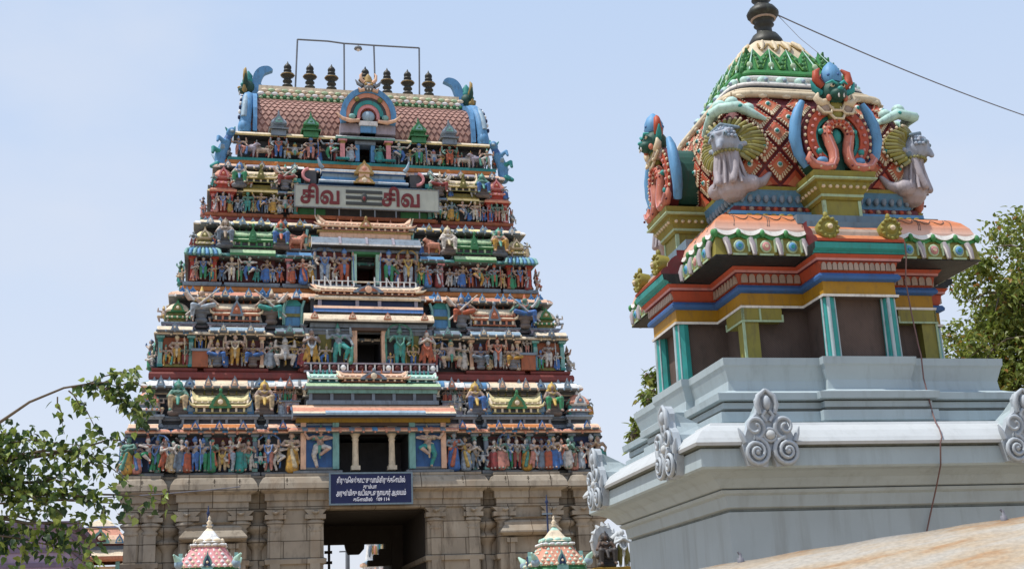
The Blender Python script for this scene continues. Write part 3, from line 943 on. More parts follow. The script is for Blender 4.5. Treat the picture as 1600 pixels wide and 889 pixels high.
for s_ in (-1, 1):
    for u in (8.78, 8.12, 6.85, 4.95):
        base_pilaster(s_ * u, 0.15 if u > 7.9 else 0.0)
    for u in (3.7, 2.25):
        base_pilaster(s_ * u, -0.12, 0.36)
    base_pilaster(s_ * 7.5, .62, drum=True)
    base_pilaster(s_ * 4.34, .58, drum=True)
    # blind niche with its own little eave
    nb = MB()
    c = s_ * 5.9
    for t in (-.72, .72):
        nb.box(c + t - .11, c + t + .11, -.22, .05, 2.0, 5.35, 'stone')
        nb.box(c + t - .2, c + t + .2, -.28, .05, 5.35, 5.52, 'stone')
    nb.plan([(c - 1.0, -.3), (c + 1.0, -.3), (c + 1.0, .1), (c - 1.0, .1)], [(-.1, 5.6), (.05, 5.62), (.2, 5.7), (.2, 5.76), (.05, 5.95), (0, 6.0), (0, 6.1), (-.3, 6.3)], 'stone')
    nb.build('niche', stone_base)
# little carved kudus on the big eave
for u in (-8.45, -5.9, -5.0, -6.8, -3.3, 3.3, 5.0, 5.9, 6.8, 8.45):
    mb = MB()
    kudu_plate(mb, 0, 0, 0, .42, .4, 'stone', 'stone', 'stone')
    mb.build('carved_boss', stone_base, (u, -.42 if abs(u) < 4 else (-.3 if abs(u) < 7.1 else -.15), 7.46))

# ---- storeys
def storey(name, plan_low, zf, zs, wallc, floorc):
    mb = MB()
    mb.plan(plan_low, [(.16, zf - .10), (.2, zf - .04), (.2, zf + .05), (.05, zf + .08), (0, zf + .09), (0, zs + .05)], [floorc, floorc, floorc, 'grey', wallc], cap0=True)
    return mb.build(name, tower)

def upper_wall(parent, pl, z0, z1, c):
    mb = MB()
    mb.plan(pl, [(0, z0), (0, z1)], c)
    mb.build('upper_wall', parent)

def band(parent, pl, z0, z1, c, d=.22, name='string_course'):
    mb = MB()
    H = z1 - z0
    mb.plan(pl, [(-.3, z0), (d * .6, z0), (d, z0 + .25 * H), (d, z0 + .72 * H), (d * .7, z1), (-.3, z1 + .003)], c)
    mb.build(name, parent)
rnd = random.Random(5)

def mirror_u(lst):
    return [-u for u in lst]

def bay_eave(S, x0, x1, y, z0, z1, d, cols, kud=None):
    H = z1 - z0
    m_ = MB()
    m_.xprism([(y + .1, z0), (y - d, z0 + .02), (y - d - .02, z0 + .22 * H), (y - d * .9, z0 + .5 * H), (y - d * .6, z0 + .8 * H), (y - d * .2, z1), (y + .1, z1)], x0, x1, [cols[2], cols[2], cols[0], cols[0], cols[1], cols[1], cols[2]])
    n_ = max(2, int((x1 - x0) / .3))
    for i in range(n_ + 1):
        m_.ell((x0 + (x1 - x0) * i / n_, y - d - .01, z0 + .1 * H), (.045, .04, .06), cols[1], 6, 4)
    if kud:
        k_ = max(1, int((x1 - x0) / .75))
        for i in range(k_):
            kudu_plate(m_, x0 + (x1 - x0) * (i + .5) / k_, y - d - .03, z0 + .12 * H, .3, H * 1.15, kud, cols[1], cols[0])
    m_.build('bay_eave', S)

# ============ storey 1
p1 = stepped(9.0, .55, DEP - .5, [(-7.92, -7.1, -.3), (-4.45, -4.0, -.3), (-2.85, -1.42, .35), (-1.42, 1.42, -2.2)])
p1b = stepped(9.0, .55, DEP - .5, [(-7.92, -7.1, -.3), (-4.45, -4.0, -.3), (-2.85, 2.85, .35)])
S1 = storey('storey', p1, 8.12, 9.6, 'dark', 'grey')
mb = Parts()
for u in (-9.0, -7.95, -7.1, -6.2, -5.3, -4.45, -3.98, -2.98):
    for s_ in (-1, 1):
        pilaster(mb, s_ * u, .52, 8.2, 9.6, .16, 'greyblue', 'paleteal')
for s_ in (-1, 1):
    mb.box(min(s_ * 8.9, s_ * 8.0), max(s_ * 8.9, s_ * 8.0), .5, .56, 8.25, 9.5, 'navy')
    mb.box(min(s_ * 7.0, s_ * 4.5), max(s_ * 7.0, s_ * 4.5), .5, .56, 9.0, 9.5, 'darkred')
    mb.box(min(s_ * 7.0, s_ * 4.5), max(s_ * 7.0, s_ * 4.5), .505, .56, 8.25, 8.55, 'navy')
mb.build('pilaster_order', S1)
p1c = [(x * .972 if abs(x) > 8.9 else x, y) for x, y in p1b]
cornice(S1, p1c, 9.58, 9.86, .40, ('peach', 'salmon', 'greyblue', 'grey'))
kudu_row(S1, [s_ * u for s_ in (-1, 1) for u in (8.85, 8.4, 8.0, 6.9, 6.3, 5.75, 5.2, 4.6, 3.9, 3.1)], .22, 9.60, .24, .32, 'blue', 'skyblue', 'greyblue')
ribbed(S1, p1c, 9.88, 10.36, 'greyblue', 'grey', 'moulding_course')
p1u = stepped(8.35, 1.25, DEP - 1.2, [(-2.6, 2.6, .7)])
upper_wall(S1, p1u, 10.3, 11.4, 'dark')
for s_ in (-1, 1):
    kuta(S1, s_ * 8.42, .98, 10.36, 1.0, .98, 'salmon', 'white', 'greyblue')
    sala(S1, s_ * 5.75, 1.0, 10.40, 2.0, .80, 'paleyellow', 'cream', 'olive', .18, .8, 'green')
    for sx in (-1, 1):
        e_ = MB()
        kudu_plate(e_, 0, 0, 0, .34, .85, 'skyblue', 'paleblue', 'blue', .3)
        e_.build('end_gable', S1, (s_ * 5.75 + sx * 1.08, .62, 10.42))
    figure(S1, 'seated', s_ * 7.3, .62, 10.38, 1.52, mirror=s_ > 0)
    figure(S1, 'seated', s_ * 4.12, .62, 10.38, 1.52, mirror=s_ < 0)
    b_ = MB()
    x0, x1 = sorted((s_ * 3.6, s_ * 2.8))
    b_.box(x0, x1, .7, 1.3, 10.36, 10.9, 'lilac')
    b_.box(x0 - .05, x1 + .05, .66, 1.3, 10.9, 10.96, 'greyblue')
    b_.build('parapet_block', S1)
    for k in range(5):
        figure(S1, rnd.choice(['pray', 'raise', 'lady']), s_ * (2.95 + .19 * k), .85, 10.96, .52)
cornice(S1, stepped(8.35, 1.2, DEP - 1.2, [(-3.0, 3.0, .25)]), 11.42, 11.84, .34, ('peach', 'white', 'paleblue', 'grey'), 'top_cornice')
kudu_row(S1, [s_ * u for s_ in (-1, 1) for u in (8.2, 7.65, 6.9, 6.0, 5.2, 4.3, 3.5)], .84, 11.48, .42, .42, 'greyblue', 'paleblue', 'blue')
ribbed(S1, p1u, 11.05, 11.40, 'grey', 'cream', 'slot_course', .1, step=.6)
# porch of storey 1
po = MB()
for s_ in (-1, 1):
    po.box(s_ * 2.68 - .1, s_ * 2.68 + .1, .02, .3, 8.22, 9.98, 'peach')
    po.box(s_ * 1.46 - .12, s_ * 1.46 + .12, .02, .3, 8.22, 9.98, 'paleteal')
    x0, x1 = sorted((s_ * 2.58, s_ * 1.58))
    po.box(x0, x1, .14, .2, 8.24, 9.95, 'blue')
    po.box(x0, x1, .1, .2, 8.22, 8.30, 'grey')
po.box(-2.95, 2.95, -.05, .32, 9.98, 10.14, 'ochre')
po.box(-1.34, 1.34, .05, 2.6, 9.86, 9.978, 'brown')
po.xprism([(-.55, 10.16), (-.55, 10.24), (-.42, 10.33), (-.15, 10.52), (.1, 10.66), (.5, 10.68), (.5, 10.14), (-.3, 10.142)], -3.1, 3.1, ['greyblue', 'cream', 'salmon', 'peach', 'yellow', 'grey', 'grey', 'navy'])
po.xprism([(-.62, 10.17), (-.62, 10.25), (-.45, 10.36), (-.3, 10.3), (-.3, 10.17)], -1.9, 1.9, 'paleblue')
po.box(-2.55, 2.55, .1, .5, 10.70, 10.86, 'greyblue')
po.box(-2.4, 2.4, .2, .6, 10.86, 11.14, 'dark')
for k in range(7):
    po.box(-2.4 + k * .8 - .06, -2.4 + k * .8 + .06, .14, .3, 10.86, 11.14, 'greyblue')
po.box(-2.5, 2.5, .08, .6, 11.14, 11.28, 'paleteal')
po.xprism([(-.1, 11.28), (-.14, 11.36), (.0, 11.5), (.2, 11.54), (.6, 11.54), (.6, 11.28)], -2.6, 2.6, ['greyblue', 'palegreen', 'cream', 'cream', 'grey', 'grey'])
po.build('porch', S1)
for s_ in (-1, 1):
    c_ = MB()
    c_.box(s_ * .7 - .17, s_ * .7 + .17, .12, .46, 8.2, 8.36, 'cream')
    c_.lathe([(.13, 8.36), (.11, 9.3), (.14, 9.36), (.11, 9.42), (.2, 9.58), (.12, 9.62)], (s_ * .7, .29, 0), 'cream', 12)
    c_.box(s_ * .7 - .3, s_ * .7 + .3, .1, .48, 9.62, 9.73, 'cream')
    c_.box(s_ * .7 - .18, s_ * .7 + .18, .14, .44, 9.73, 9.86, 'cream')
    c_.build('column', S1)
    figure(S1, 'dancer', s_ * 2.08, .0, 8.26, 1.6, mirror=s_ > 0, name='dancing_statue')
    sala(S1, s_ * 1.9, .55, 11.56, 1.1, .40, 'mint', 'white', 'teal', .08, name='porch_roof', dd=.4)
sala(S1, 0, .5, 11.56, 2.5, .42, 'peach', 'cream', 'rust', .1, 1.0, 'greyblue', name='porch_roof', dd=.45)
band(S1, stepped(8.3, 1.35, DEP - 1.3, []), 11.86, 12.16, 'maroon', .14)
for s_ in (-1, 1):
    for k, u in enumerate((9.0, 8.68, 8.27, 7.97, 7.68, 7.44, 7.16, 6.9, 6.62, 6.34, 6.03, 5.63, 5.32, 5.0, 4.7, 3.95, 3.58)):
        kind = rnd.choice(['pray', 'four', 'lady', 'matron', 'lady', 'raise', 'dancer', 'pray', 'matron'])
        figure(S1, kind, s_ * u, .26 + rnd.uniform(-.05, .05) - (.1 if 7.1 < u < 7.9 else 0), 8.2, rnd.uniform(1.12, 1.36), rnd.uniform(-.7, .7), rnd.random() < .5)
    figure(S1, 'matron', s_ * 3.08, .15, 8.2, 1.5, mirror=s_ > 0)
    figure(S1, 'gana', s_ * 4.25, .2, 8.3, .62)

def side_figures(S, W, y0, zs_, h, n=2):
    for s_ in (-1, 1):
        figure(S, rnd.choice(['seated', 'lotus', 'gana']), s_ * (W + .05), y0 + .1, zs_, h * .62, s_ * PI / 4)
    for s_ in (-1, 1):
        for k in range(n):
            figure(S, rnd.choice(['raise', 'guard', 'lady', 'four']), s_ * (W + .12), y0 + .55 + k * 1.1, zs_, h * rnd.uniform(.9, 1.05), s_ * PI / 2)
for s_ in (-1, 1):
    for u in (8.85, 8.05, 6.75, 6.4, 5.1, 4.75, 3.5, 3.1):
        figure(S1, rnd.choice(['seated', 'gana', 'pray', 'lady']), s_ * u, .72, 10.38, .72, 0, rnd.random() < .5)
for s_ in (-1, 1):
    for a_, b_, c_ in ((7.97, 9.02, ('peach', 'cream', 'greyblue')), (4.47, 7.08, ('orange', 'peach', 'greyblue')), (2.9, 3.98, ('peach', 'salmon', 'greyblue'))):
        bay_eave(S1, *sorted((s_ * a_, s_ * b_)), .5, 9.72, 10.0, .5, c_, 'blue')
    for a_, b_, c_ in ((7.5, 8.4, ('white', 'paleblue', 'grey')), (4.75, 6.7, ('cream', 'peach', 'grey')), (2.65, 3.7, ('white', 'salmon', 'grey'))):
        bay_eave(S1, *sorted((s_ * a_, s_ * b_)), 1.15, 11.4, 11.8, .55, c_, 'greyblue')
side_figures(S1, 9.1, .5, 8.2, 1.25, 3)
side_figures(S1, 8.6, 1.2, 10.4, 1.0, 2)

# ============ storey 2
p2 = stepped(8.15, 1.6, DEP - 1.5, [(-6.84, -6.2, -.3), (-4.15, -2.6, -.3), (-2.55, -.52, .2), (-.52, .52, -2.2)])
p2b = stepped(8.15, 1.6, DEP - 1.5, [(-6.84, -6.2, -.3), (-4.15, -2.6, -.3), (-2.55, 2.55, -.7)])
S2 = storey('storey', p2, 12.30, 13.95, 'dark', 'maroon')
mb = Parts()
for s_ in (-1, 1):
    x0, x1 = sorted((s_ * 8.0, s_ * 6.95))
    mb.box(x0, x1, 1.55, 1.62, 12.42, 13.58, 'rust')
    mb.box(x0 - .1, x1 + .1, 1.42, 1.62, 12.40, 12.50, 'olive')
    for u in (8.05, 6.9):
        pilaster(mb, s_ * u, 1.52, 12.4, 13.62, .16, 'paleteal', 'teal')
    for u in (6.15, 4.2):
        pilaster(mb, s_ * u, 1.55, 12.4, 13.62, .13, 'peach', 'cream')
    x0, x1 = sorted((s_ * 6.1, s_ * 4.25))
    mb.box(x0, x1, 1.56, 1.62, 12.42, 13.5, 'darkred')
    x0, x1 = sorted((s_ * 2.95, s_ * 2.6))
    mb.box(x0, x1, 1.6, 1.75, 12.45, 13.3, 'blue')
    mb.box(x0 - .06, x1 + .06, 1.55, 1.75, 13.3, 13.5, 'gold')
mb.build('pilaster_order', S2)
p2c = [(x * .972 if abs(x) > 8.1 else x, y) for x, y in p2b]
cornice(S2, p2c, 13.62, 13.86, .38, ('cream', 'cream', 'greyblue', 'grey'))
ribbed(S2, p2c, 13.88, 14.2, 'greyblue', 'lilac', 'moulding_course', .14)
p2u = stepped(7.45, 2.2, DEP - 2.1, [(-2.3, 2.3, .5)])
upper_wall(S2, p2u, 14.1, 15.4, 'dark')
for s_ in (-1, 1):
    kuta(S2, s_ * 7.45, 1.98, 14.2, 1.0, .92, 'cream', 'green', 'olive')
    sala(S2, s_ * 5.2, 2.0, 14.24, 1.8, .86, 'cream', 'salmon', 'rust', .30, .5, 'greyblue')
    figure(S2, 'bearer', s_ * 6.55, 1.5, 14.2, 1.62, mirror=s_ < 0)
    figure(S2, 'bearer', s_ * 3.85, 1.5, 14.2, 1.58, mirror=s_ > 0)
    n_ = MB()
    x0, x1 = sorted((s_ * 3.35, s_ * 2.65))
    n_.box(x0, x1, 1.75, 2.3, 14.2, 15.0, 'skyblue')
    n_.box(x0 - .05, x1 + .05, 1.7, 2.3, 14.55, 14.68, 'olive')
    n_.prism([(x0 - .1, 15.0), (x1 + .1, 15.0), ((x0 + x1) / 2 + .1, 15.3), ((x0 + x1) / 2 - .1, 15.3)], 1.72, 2.3, 'teal')
    for u in (x0, x1):
        n_.tube([(u, 1.68, 14.2), (u, 1.66, 14.9), (u - s_ * .1, 1.62, 15.2)], .06, 'paleteal', 6)
    n_.build('side_shrine', S2)
    k_ = MB()
    k_.box(s_ * 6.55 - .3, s_ * 6.55 + .3, 1.3, 1.9, 12.38, 13.0, 'rust')
    k_.box(s_ * 6.55 - .36, s_ * 6.55 + .36, 1.25, 1.95, 13.0, 13.1, 'greyblue')
    k_.build('pedestal', S2)
    figure(S2, 'raise', s_ * 7.43, 1.35, 12.5, 1.12)
    figure(S2, 'four', s_ * 6.55, 1.42, 13.1, .62)
    figure(S2, 'lotus', s_ * 5.9, 1.3, 12.42, 1.18, mirror=s_ > 0)
    figure(S2, 'four', s_ * 5.24, 1.22, 12.42, 1.3)
    figure(S2, 'lotus', s_ * 4.55, 1.3, 12.42, 1.18, mirror=s_ < 0)
    figure(S2, 'lady', s_ * 3.88, 1.5, 12.42, 1.1)
    figure(S2, 'gana', s_ * 3.32, 1.35, 12.42, 1.22)
    figure(S2, 'pray', s_ * 2.3, 1.12, 12.46, 1.5)
    figure(S2, 'guard' if s_ < 0 else 'four', s_ * 1.2, 1.1, 12.46, 1.62, mirror=s_ > 0)
cornice(S2, stepped(7.5, 2.05, DEP - 2.0, [(-2.95, -2.3, .15)]), 15.26, 15.6, .34, ('white', 'peach', 'peach', 'grey'), 'top_cornice')
kudu_row(S2, [s_ * u for s_ in (-1, 1) for u in (7.3, 6.9, 6.0, 5.45, 4.2, 3.9, 2.75)], 1.68, 15.32, .34, .42, 'skyblue', 'blue', 'paleblue')
band(S2, stepped(7.3, 2.25, DEP - 2.2, []), 15.62, 15.86, 'orange', .12)
po = MB()
for s_ in (-1, 1):
    po.box(s_ * .6 - .11, s_ * .6 + .11, 1.22, 1.5, 12.4, 13.9, 'peach')
    x0, x1 = sorted((s_ * 2.02, s_ * 1.5))
    po.box(x0, x1, 1.36, 1.42, 12.45, 13.75, 'olive')
    po.box(s_ * 2.5 - .08, s_ * 2.5 + .08, 1.3, 1.5, 12.4, 13.9, 'greyblue')
    po.box(min(s_ * 2.5, s_ * .7), max(s_ * 2.5, s_ * .7), 1.34, 1.42, 13.75, 13.9, 'grey')
po.box(-.72, .72, 1.18, 1.5, 13.9, 14.02, 'brown')
po.box(-2.55, 2.55, 1.3, 1.9, 13.905, 14.0, 'greyblue')
po.xprism([(.92, 14.2), (.92, 14.28), (1.1, 14.5), (1.35, 14.62), (1.8, 14.62), (1.8, 14.18)], -2.6, 2.6, ['cream', 'cream', 'cream', 'grey', 'grey', 'dark'])
po.xprism([(1.15, 14.64), (1.2, 14.72), (1.2, 14.8), (1.26, 14.92), (1.8, 14.92), (1.8, 14.62)], -2.2, 2.2, ['blue', 'blue', 'peach', 'grey', 'grey', 'grey'])
po.box(-2.0, 2.0, 1.5, 2.0, 14.92, 15.2, 'navy')
for u in (-1.95, -.45, .45, 1.95):
    po.box(u - .07, u + .07, 1.4, 1.6, 14.92, 15.2, 'lilac')
for u in (-2.2, -.7, .7, 2.2):
    kudu_plate(po, u, .86, 14.3, .3, .3, 'salmon', 'cream', 'rust')
po.box(-2.35, 2.35, 1.2, 2.0, 14.02, 14.18, 'greyblue')
po.xprism([(1.36, 15.2), (1.3, 15.28), (1.45, 15.42), (2.0, 15.42), (2.0, 15.2)], -2.15, 2.15, ['cream', 'cream', 'grey', 'grey', 'dark'])
po.build('porch', S2)
sala(S2, 0, 1.85, 15.42, 4.1, .42, 'cream', 'peach', 'rust', .1, 1.2, 'greyblue', name='porch_roof', dd=.45)
bal = MB()
bal.box(-2.6, 2.6, .92, 1.08, 12.30, 12.36, 'lilac')
bal.box(-2.6, 2.6, .92, 1.08, 12.62, 12.68, 'lilac')
for k in range(15):
    u = -2.5 + k * 5 / 14
    bal.lathe([(.05, 12.36), (.1, 12.42), (.13, 12.49), (.1, 12.56), (.05, 12.62)], (u, 1.0, 0), 'white' if k % 5 == 4 else 'darkred', 9)
    bal.box(u + .14, u + .2, .95, 1.05, 12.36, 12.62, 'white')
bal.build('balustrade', S2, (0, 0, -.16))
for s_ in (-1, 1):
    for u, h_, y_ in ((7.8, .8, 1.38), (7.1, .8, 1.38), (5.57, .75, 1.4), (4.9, .75, 1.4), (6.1, .9, 1.42), (3.62, .95, 1.5), (2.95, 1.0, 1.4), (1.75, .9, 1.2), (.82, .6, 1.12), (2.62, .95, 1.25)):
        figure(S2, rnd.choice(['raise', 'lady', 'four', 'pray', 'guard']), s_ * u, y_, 12.42, h_ * rnd.uniform(.92, 1.08), rnd.uniform(-.3, .3), rnd.random() < .5)
    for u in (7.98, 6.98, 6.05, 5.6, 4.8, 4.35):
        figure(S2, rnd.choice(['seated', 'gana', 'pray']), s_ * u, 1.68, 14.2, .68, 0, rnd.random() < .5)
for s_ in (-1, 1):
    for a_, b_, c_ in ((6.86, 8.18, ('cream', 'greyblue', 'grey')), (4.13, 6.22, ('paleblue', 'cream', 'greyblue')), (2.62, 3.7, ('greyblue', 'paleteal', 'grey'))):
        bay_eave(S2, *sorted((s_ * a_, s_ * b_)), 1.55, 13.7, 14.02, .5, c_, 'greyblue')
    for a_, b_, c_ in ((6.7, 7.55, ('peach', 'white', 'grey')), (4.3, 6.1, ('salmon', 'cream', 'grey')), (2.35, 3.4, ('peach', 'white', 'rust'))):
        bay_eave(S2, *sorted((s_ * a_, s_ * b_)), 2.02, 15.24, 15.58, .5, c_, 'skyblue')
side_figures(S2, 8.3, 1.5, 12.42, 1.2, 3)
side_figures(S2, 7.7, 2.2, 14.25, .95, 2)

# ============ storey 3
p3 = stepped(7.12, 2.3, DEP - 2.2, [(-6.0, -5.5, -.3), (-3.7, -3.2, -.3), (-2.2, -.42, .15), (-.42, .42, -2.0)])
p3b = stepped(7.12, 2.3, DEP - 2.2, [(-6.0, -5.5, -.3), (-3.7, -3.2, -.3), (-2.2, 2.2, -.7)])
S3 = storey('storey', p3, 15.98, 17.45, 'darkred', 'greyblue')
mb = Parts()
for s_ in (-1, 1):
    for u in (6.95, 6.1):
        pilaster(mb, s_ * u, 2.2, 16.05, 17.06, .17, 'red', 'rust')
    x0, x1 = sorted((s_ * 5.45, s_ * 3.75))
    mb.box(x0, x1, 2.25, 2.32, 16.1, 16.95, 'darkred')
    pilaster(mb, s_ * 3.15, 2.2, 16.05, 17.06, .16, 'pink', 'lilac')
mb.build('pilaster_order', S3)
p3c = [(x * .972 if abs(x) > 7.1 else x, y) for x, y in p3b]
cornice(S3, p3c, 17.06, 17.34, .36, ('teal', 'paleteal', 'greyblue', 'grey'))
for s_ in (-1, 1):
    x0, x1 = sorted((s_ * 5.5, s_ * 3.7))
    c_ = MB()
    c_.xprism([(1.82, 17.1), (1.8, 17.2), (1.95, 17.38), (2.3, 17.42), (2.3, 17.08)], x0, x1, ['green', 'palegreen', 'green', 'grey', 'grey'])
    c_.build('eave', S3)
    u_ = MB()
    for k in range(9):
        t = -1 + 2 * k / 8
        u_.tube([(s_ * 6.55 + t * .5, 1.95, 17.38), (s_ * 6.55 + t * .62, 1.78, 17.26), (s_ * 6.55 + t * .68, 1.70, 17.06)], [.05, .08, .07], 'skyblue' if k % 2 else 'paleteal', 6)
    u_.build('umbrella_eave', S3)
ribbed(S3, p3c, 17.36, 17.56, 'greyblue', 'grey', 'moulding_course', .12)
p3u = stepped(6.6, 2.85, DEP - 2.7, [(-2.0, 2.0, .4)])
upper_wall(S3, p3u, 17.5, 18.6, 'dark')
for s_ in (-1, 1):
    kuta(S3, s_ * 6.5, 2.6, 17.50, .88, .86, 'paleyellow', 'cream', 'olive')
    sala(S3, s_ * 4.6, 2.62, 17.52, 1.75, .84, 'palegreen', 'green', 'green', .36, .34, 'green')
    figure(S3, 'seated', s_ * 5.7, 2.1, 17.5, 1.42, mirror=s_ > 0)
    figure(S3, 'seated', s_ * 3.48, 2.1, 17.5, 1.42, mirror=s_ < 0)
    figure(S3, 'bull_red', s_ * 2.85, 2.2, 17.5, .8, mirror=s_ > 0)
    r_ = MB()
    x0, x1 = sorted((s_ * 3.15, s_ * 2.5))
    r_.box(x0, x1, 2.4, 2.8, 17.5, 18.1, 'salmon')
    r_.tube([(x0, 2.35, 18.2), ((x0 + x1) / 2, 2.3, 18.02), (x1, 2.35, 17.75)], [.09, .14, .1], 'salmon', 7)
    r_.build('parapet_block', S3)
    t_ = MB()
    x0, x1 = sorted((s_ * 2.45, s_ * 1.95))
    t_.box(x0, x1, 2.3, 2.7, 17.5, 18.2, 'teal')
    t_.tube([(x0, 2.25, 17.5), (x0, 2.2, 18.0), (x0 + .05, 2.15, 18.4)], .06, 'paleteal', 6)
    t_.build('side_shrine', S3)
    figure(S3, 'four', s_ * 6.53, 2.02, 16.1, 1.0)
    figure(S3, 'pray', s_ * 5.8, 2.2, 16.08, .85)
    figure(S3, 'raise', s_ * 5.42, 2.05, 16.08, 1.0)
    figure(S3, 'dancer', s_ * 4.75, 1.98, 16.08, 1.08, mirror=s_ > 0)
    figure(S3, 'lady', s_ * 4.05, 2.05, 16.08, .98)
    figure(S3, 'pray', s_ * 3.52, 2.15, 16.08, .85)
    figure(S3, 'four', s_ * 1.72, 1.92, 16.08, 1.42)
    figure(S3, 'raise', s_ * .92, 1.9, 16.08, 1.42, mirror=s_ > 0)
figure(S3, 'matron', -2.58, 1.9, 16.02, 1.1)
figure(S3, 'blue', 2.55, 1.9, 16.02, .95, label='statue in a bright blue robe')
cornice(S3, stepped(6.65, 2.7, DEP - 2.6, []), 18.52, 18.82, .32, ('cream', 'white', 'paleblue', 'grey'), 'top_cornice')
kudu_row(S3, [s_ * u for s_ in (-1, 1) for u in (6.5, 5.9, 5.2, 4.6, 4.0, 3.3, 2.5)], 2.34, 18.56, .3, .34, 'paleblue', 'greyblue', 'skyblue')
band(S3, stepped(6.5, 2.85, DEP - 2.8, []), 18.84, 19.04, 'maroon', .12)
po = MB()
for s_ in (-1, 1):
    po.box(s_ * .5 - .1, s_ * .5 + .1, 1.95, 2.25, 16.06, 17.34, 'mint')
    po.box(s_ * 2.1 - .07, s_ * 2.1 + .07, 2.05, 2.25, 16.06, 17.42, 'greyblue')
    po.box(min(s_ * 1.9, s_ * .65), max(s_ * 1.9, s_ * .65), 2.1, 2.16, 16.1, 17.42, 'maroon')
po.box(-.62, .62, 1.93, 2.3, 17.34, 17.44, 'green')
po.box(-2.2, 2.2, 2.0, 2.5, 17.44, 17.56, 'greyblue')
po.xprism([(1.62, 17.6), (1.62, 17.68), (1.8, 17.9), (2.0, 18.05), (2.5, 18.05), (2.5, 17.56)], -2.25, 2.25, ['white', 'greyblue', 'greyblue', 'grey', 'grey', 'dark'])
for u in (-1.1, 0, 1.1):
    po.xprism([(1.56, 17.66), (1.74, 17.92), (1.96, 18.08), (2.1, 18.05), (1.8, 17.8)], u - .05, u + .05, 'lilac')
po.box(-1.9, 1.9, 2.1, 2.6, 18.05, 18.3, 'peach')
po.box(-2.0, 2.0, 2.05, 2.6, 18.3, 18.38, 'gold')
po.build('porch', S3)
sala(S3, 0, 2.5, 18.38, 3.7, .5, 'peach', 'cream', 'salmon', .25, .5, 'gold', name='porch_roof', dd=.45)
# low white railing with diagonal stays in front of the door
rl = MB()
y_ = 1.72
for a, b in ((-2.2, -.55), (.3, 2.0)):
    k = 7
    rl.box(a, b, y_ - .03, y_ + .03, 15.9, 15.94, 'white')
    rl.box(a, b, y_ - .025, y_ + .025, 16.14, 16.17, 'white')
    for i in range(k + 1):
        u = a + (b - a) * i / k
        rl.box(u - .03, u + .03, y_ - .026, y_ + .026, 15.94, 16.34 if i % 2 == 0 else 16.14, 'white')
    rl.tube([(a + .5, y_, 16.32), (a + .72, y_, 15.95)], .025, 'white', 5)
rl.box(-.55, .3, y_ - .03, y_ + .03, 16.1, 16.16, 'cream')
rl.build('railing', S3, (0, 0, -.06))
for s_ in (-1, 1):
    for u, h_, y_ in ((6.85, .75, 2.1), (6.2, .75, 2.1), (5.1, .85, 2.1), (4.42, .8, 2.1), (3.0, .95, 2.0), (2.3, .95, 1.98), (1.3, .85, 2.0), (3.8, .8, 2.1)):
        figure(S3, rnd.choice(['raise', 'lady', 'four', 'pray', 'matron']), s_ * u, y_, 16.06, h_ * rnd.uniform(.92, 1.08), rnd.uniform(-.3, .3), rnd.random() < .5)
    for u in (6.95, 6.1, 5.3, 3.95, 3.1, 2.3):
        figure(S3, rnd.choice(['seated', 'gana', 'pray', 'lady']), s_ * u, 2.25, 17.5, .72, 0, rnd.random() < .5)
for s_ in (-1, 1):
    for a_, b_, c_ in ((5.9, 6.7, ('cream', 'white', 'greyblue')), (3.9, 5.4, ('paleyellow', 'paleblue', 'grey')), (2.2, 3.2, ('cream', 'yellow', 'greyblue'))):
        bay_eave(S3, *sorted((s_ * a_, s_ * b_)), 2.65, 18.5, 18.8, .48, c_, 'paleblue')
    bay_eave(S3, *sorted((s_ * 2.25, s_ * 3.25)), 2.25, 17.1, 17.4, .4, ('skyblue', 'paleblue', 'grey'))
side_figures(S3, 7.3, 2.2, 16.05, 1.05, 3)
side_figures(S3, 6.85, 2.9, 17.55, .9, 2)

# ============ storey 4
p4 = stepped(6.35, 3.0, DEP - 2.9, [(-5.4, -5.05, -.25), (-3.55, -3.0, -.25), (-2.9, 2.9, .12)])
S4 = storey('storey', p4, 19.18, 20.1, 'dark', 'rust')
mb = Parts()
for s_ in (-1, 1):
    for u in (6.2, 5.5):
        pilaster(mb, s_ * u, 2.9, 19.25, 20.1, .16, 'red', 'pink')
    x0, x1 = sorted((s_ * 6.1, s_ * 5.6))
    mb.box(x0, x1, 2.94, 3.02, 19.28, 20.0, 'red')
    for u in (4.95, 3.65):
        pilaster(mb, s_ * u, 2.94, 19.25, 20.1, .1, 'olive', 'paleyellow')
    pilaster(mb, s_ * 2.85, 2.84, 19.25, 20.3, .14, 'paleteal', 'teal')
    x0, x1 = sorted((s_ * 2.75, s_ * 1.6))
    mb.box(x0, x1, 2.82, 2.9, 19.25, 19.55, 'green')
mb.build('pilaster_order', S4)
cornice(S4, [(x * .972 if abs(x) > 6.3 else x, y) for x, y in p4], 20.1, 20.3, .3, ('cream', 'paleyellow', 'greyblue', 'grey'))
p4u = stepped(5.95, 3.3, DEP - 3.2, [])
upper_wall(S4, p4u, 20.2, 21.3, 'dark')
ribbed(S4, p4, 20.31, 20.46, 'greyblue', 'grey', 'moulding_course', .1)
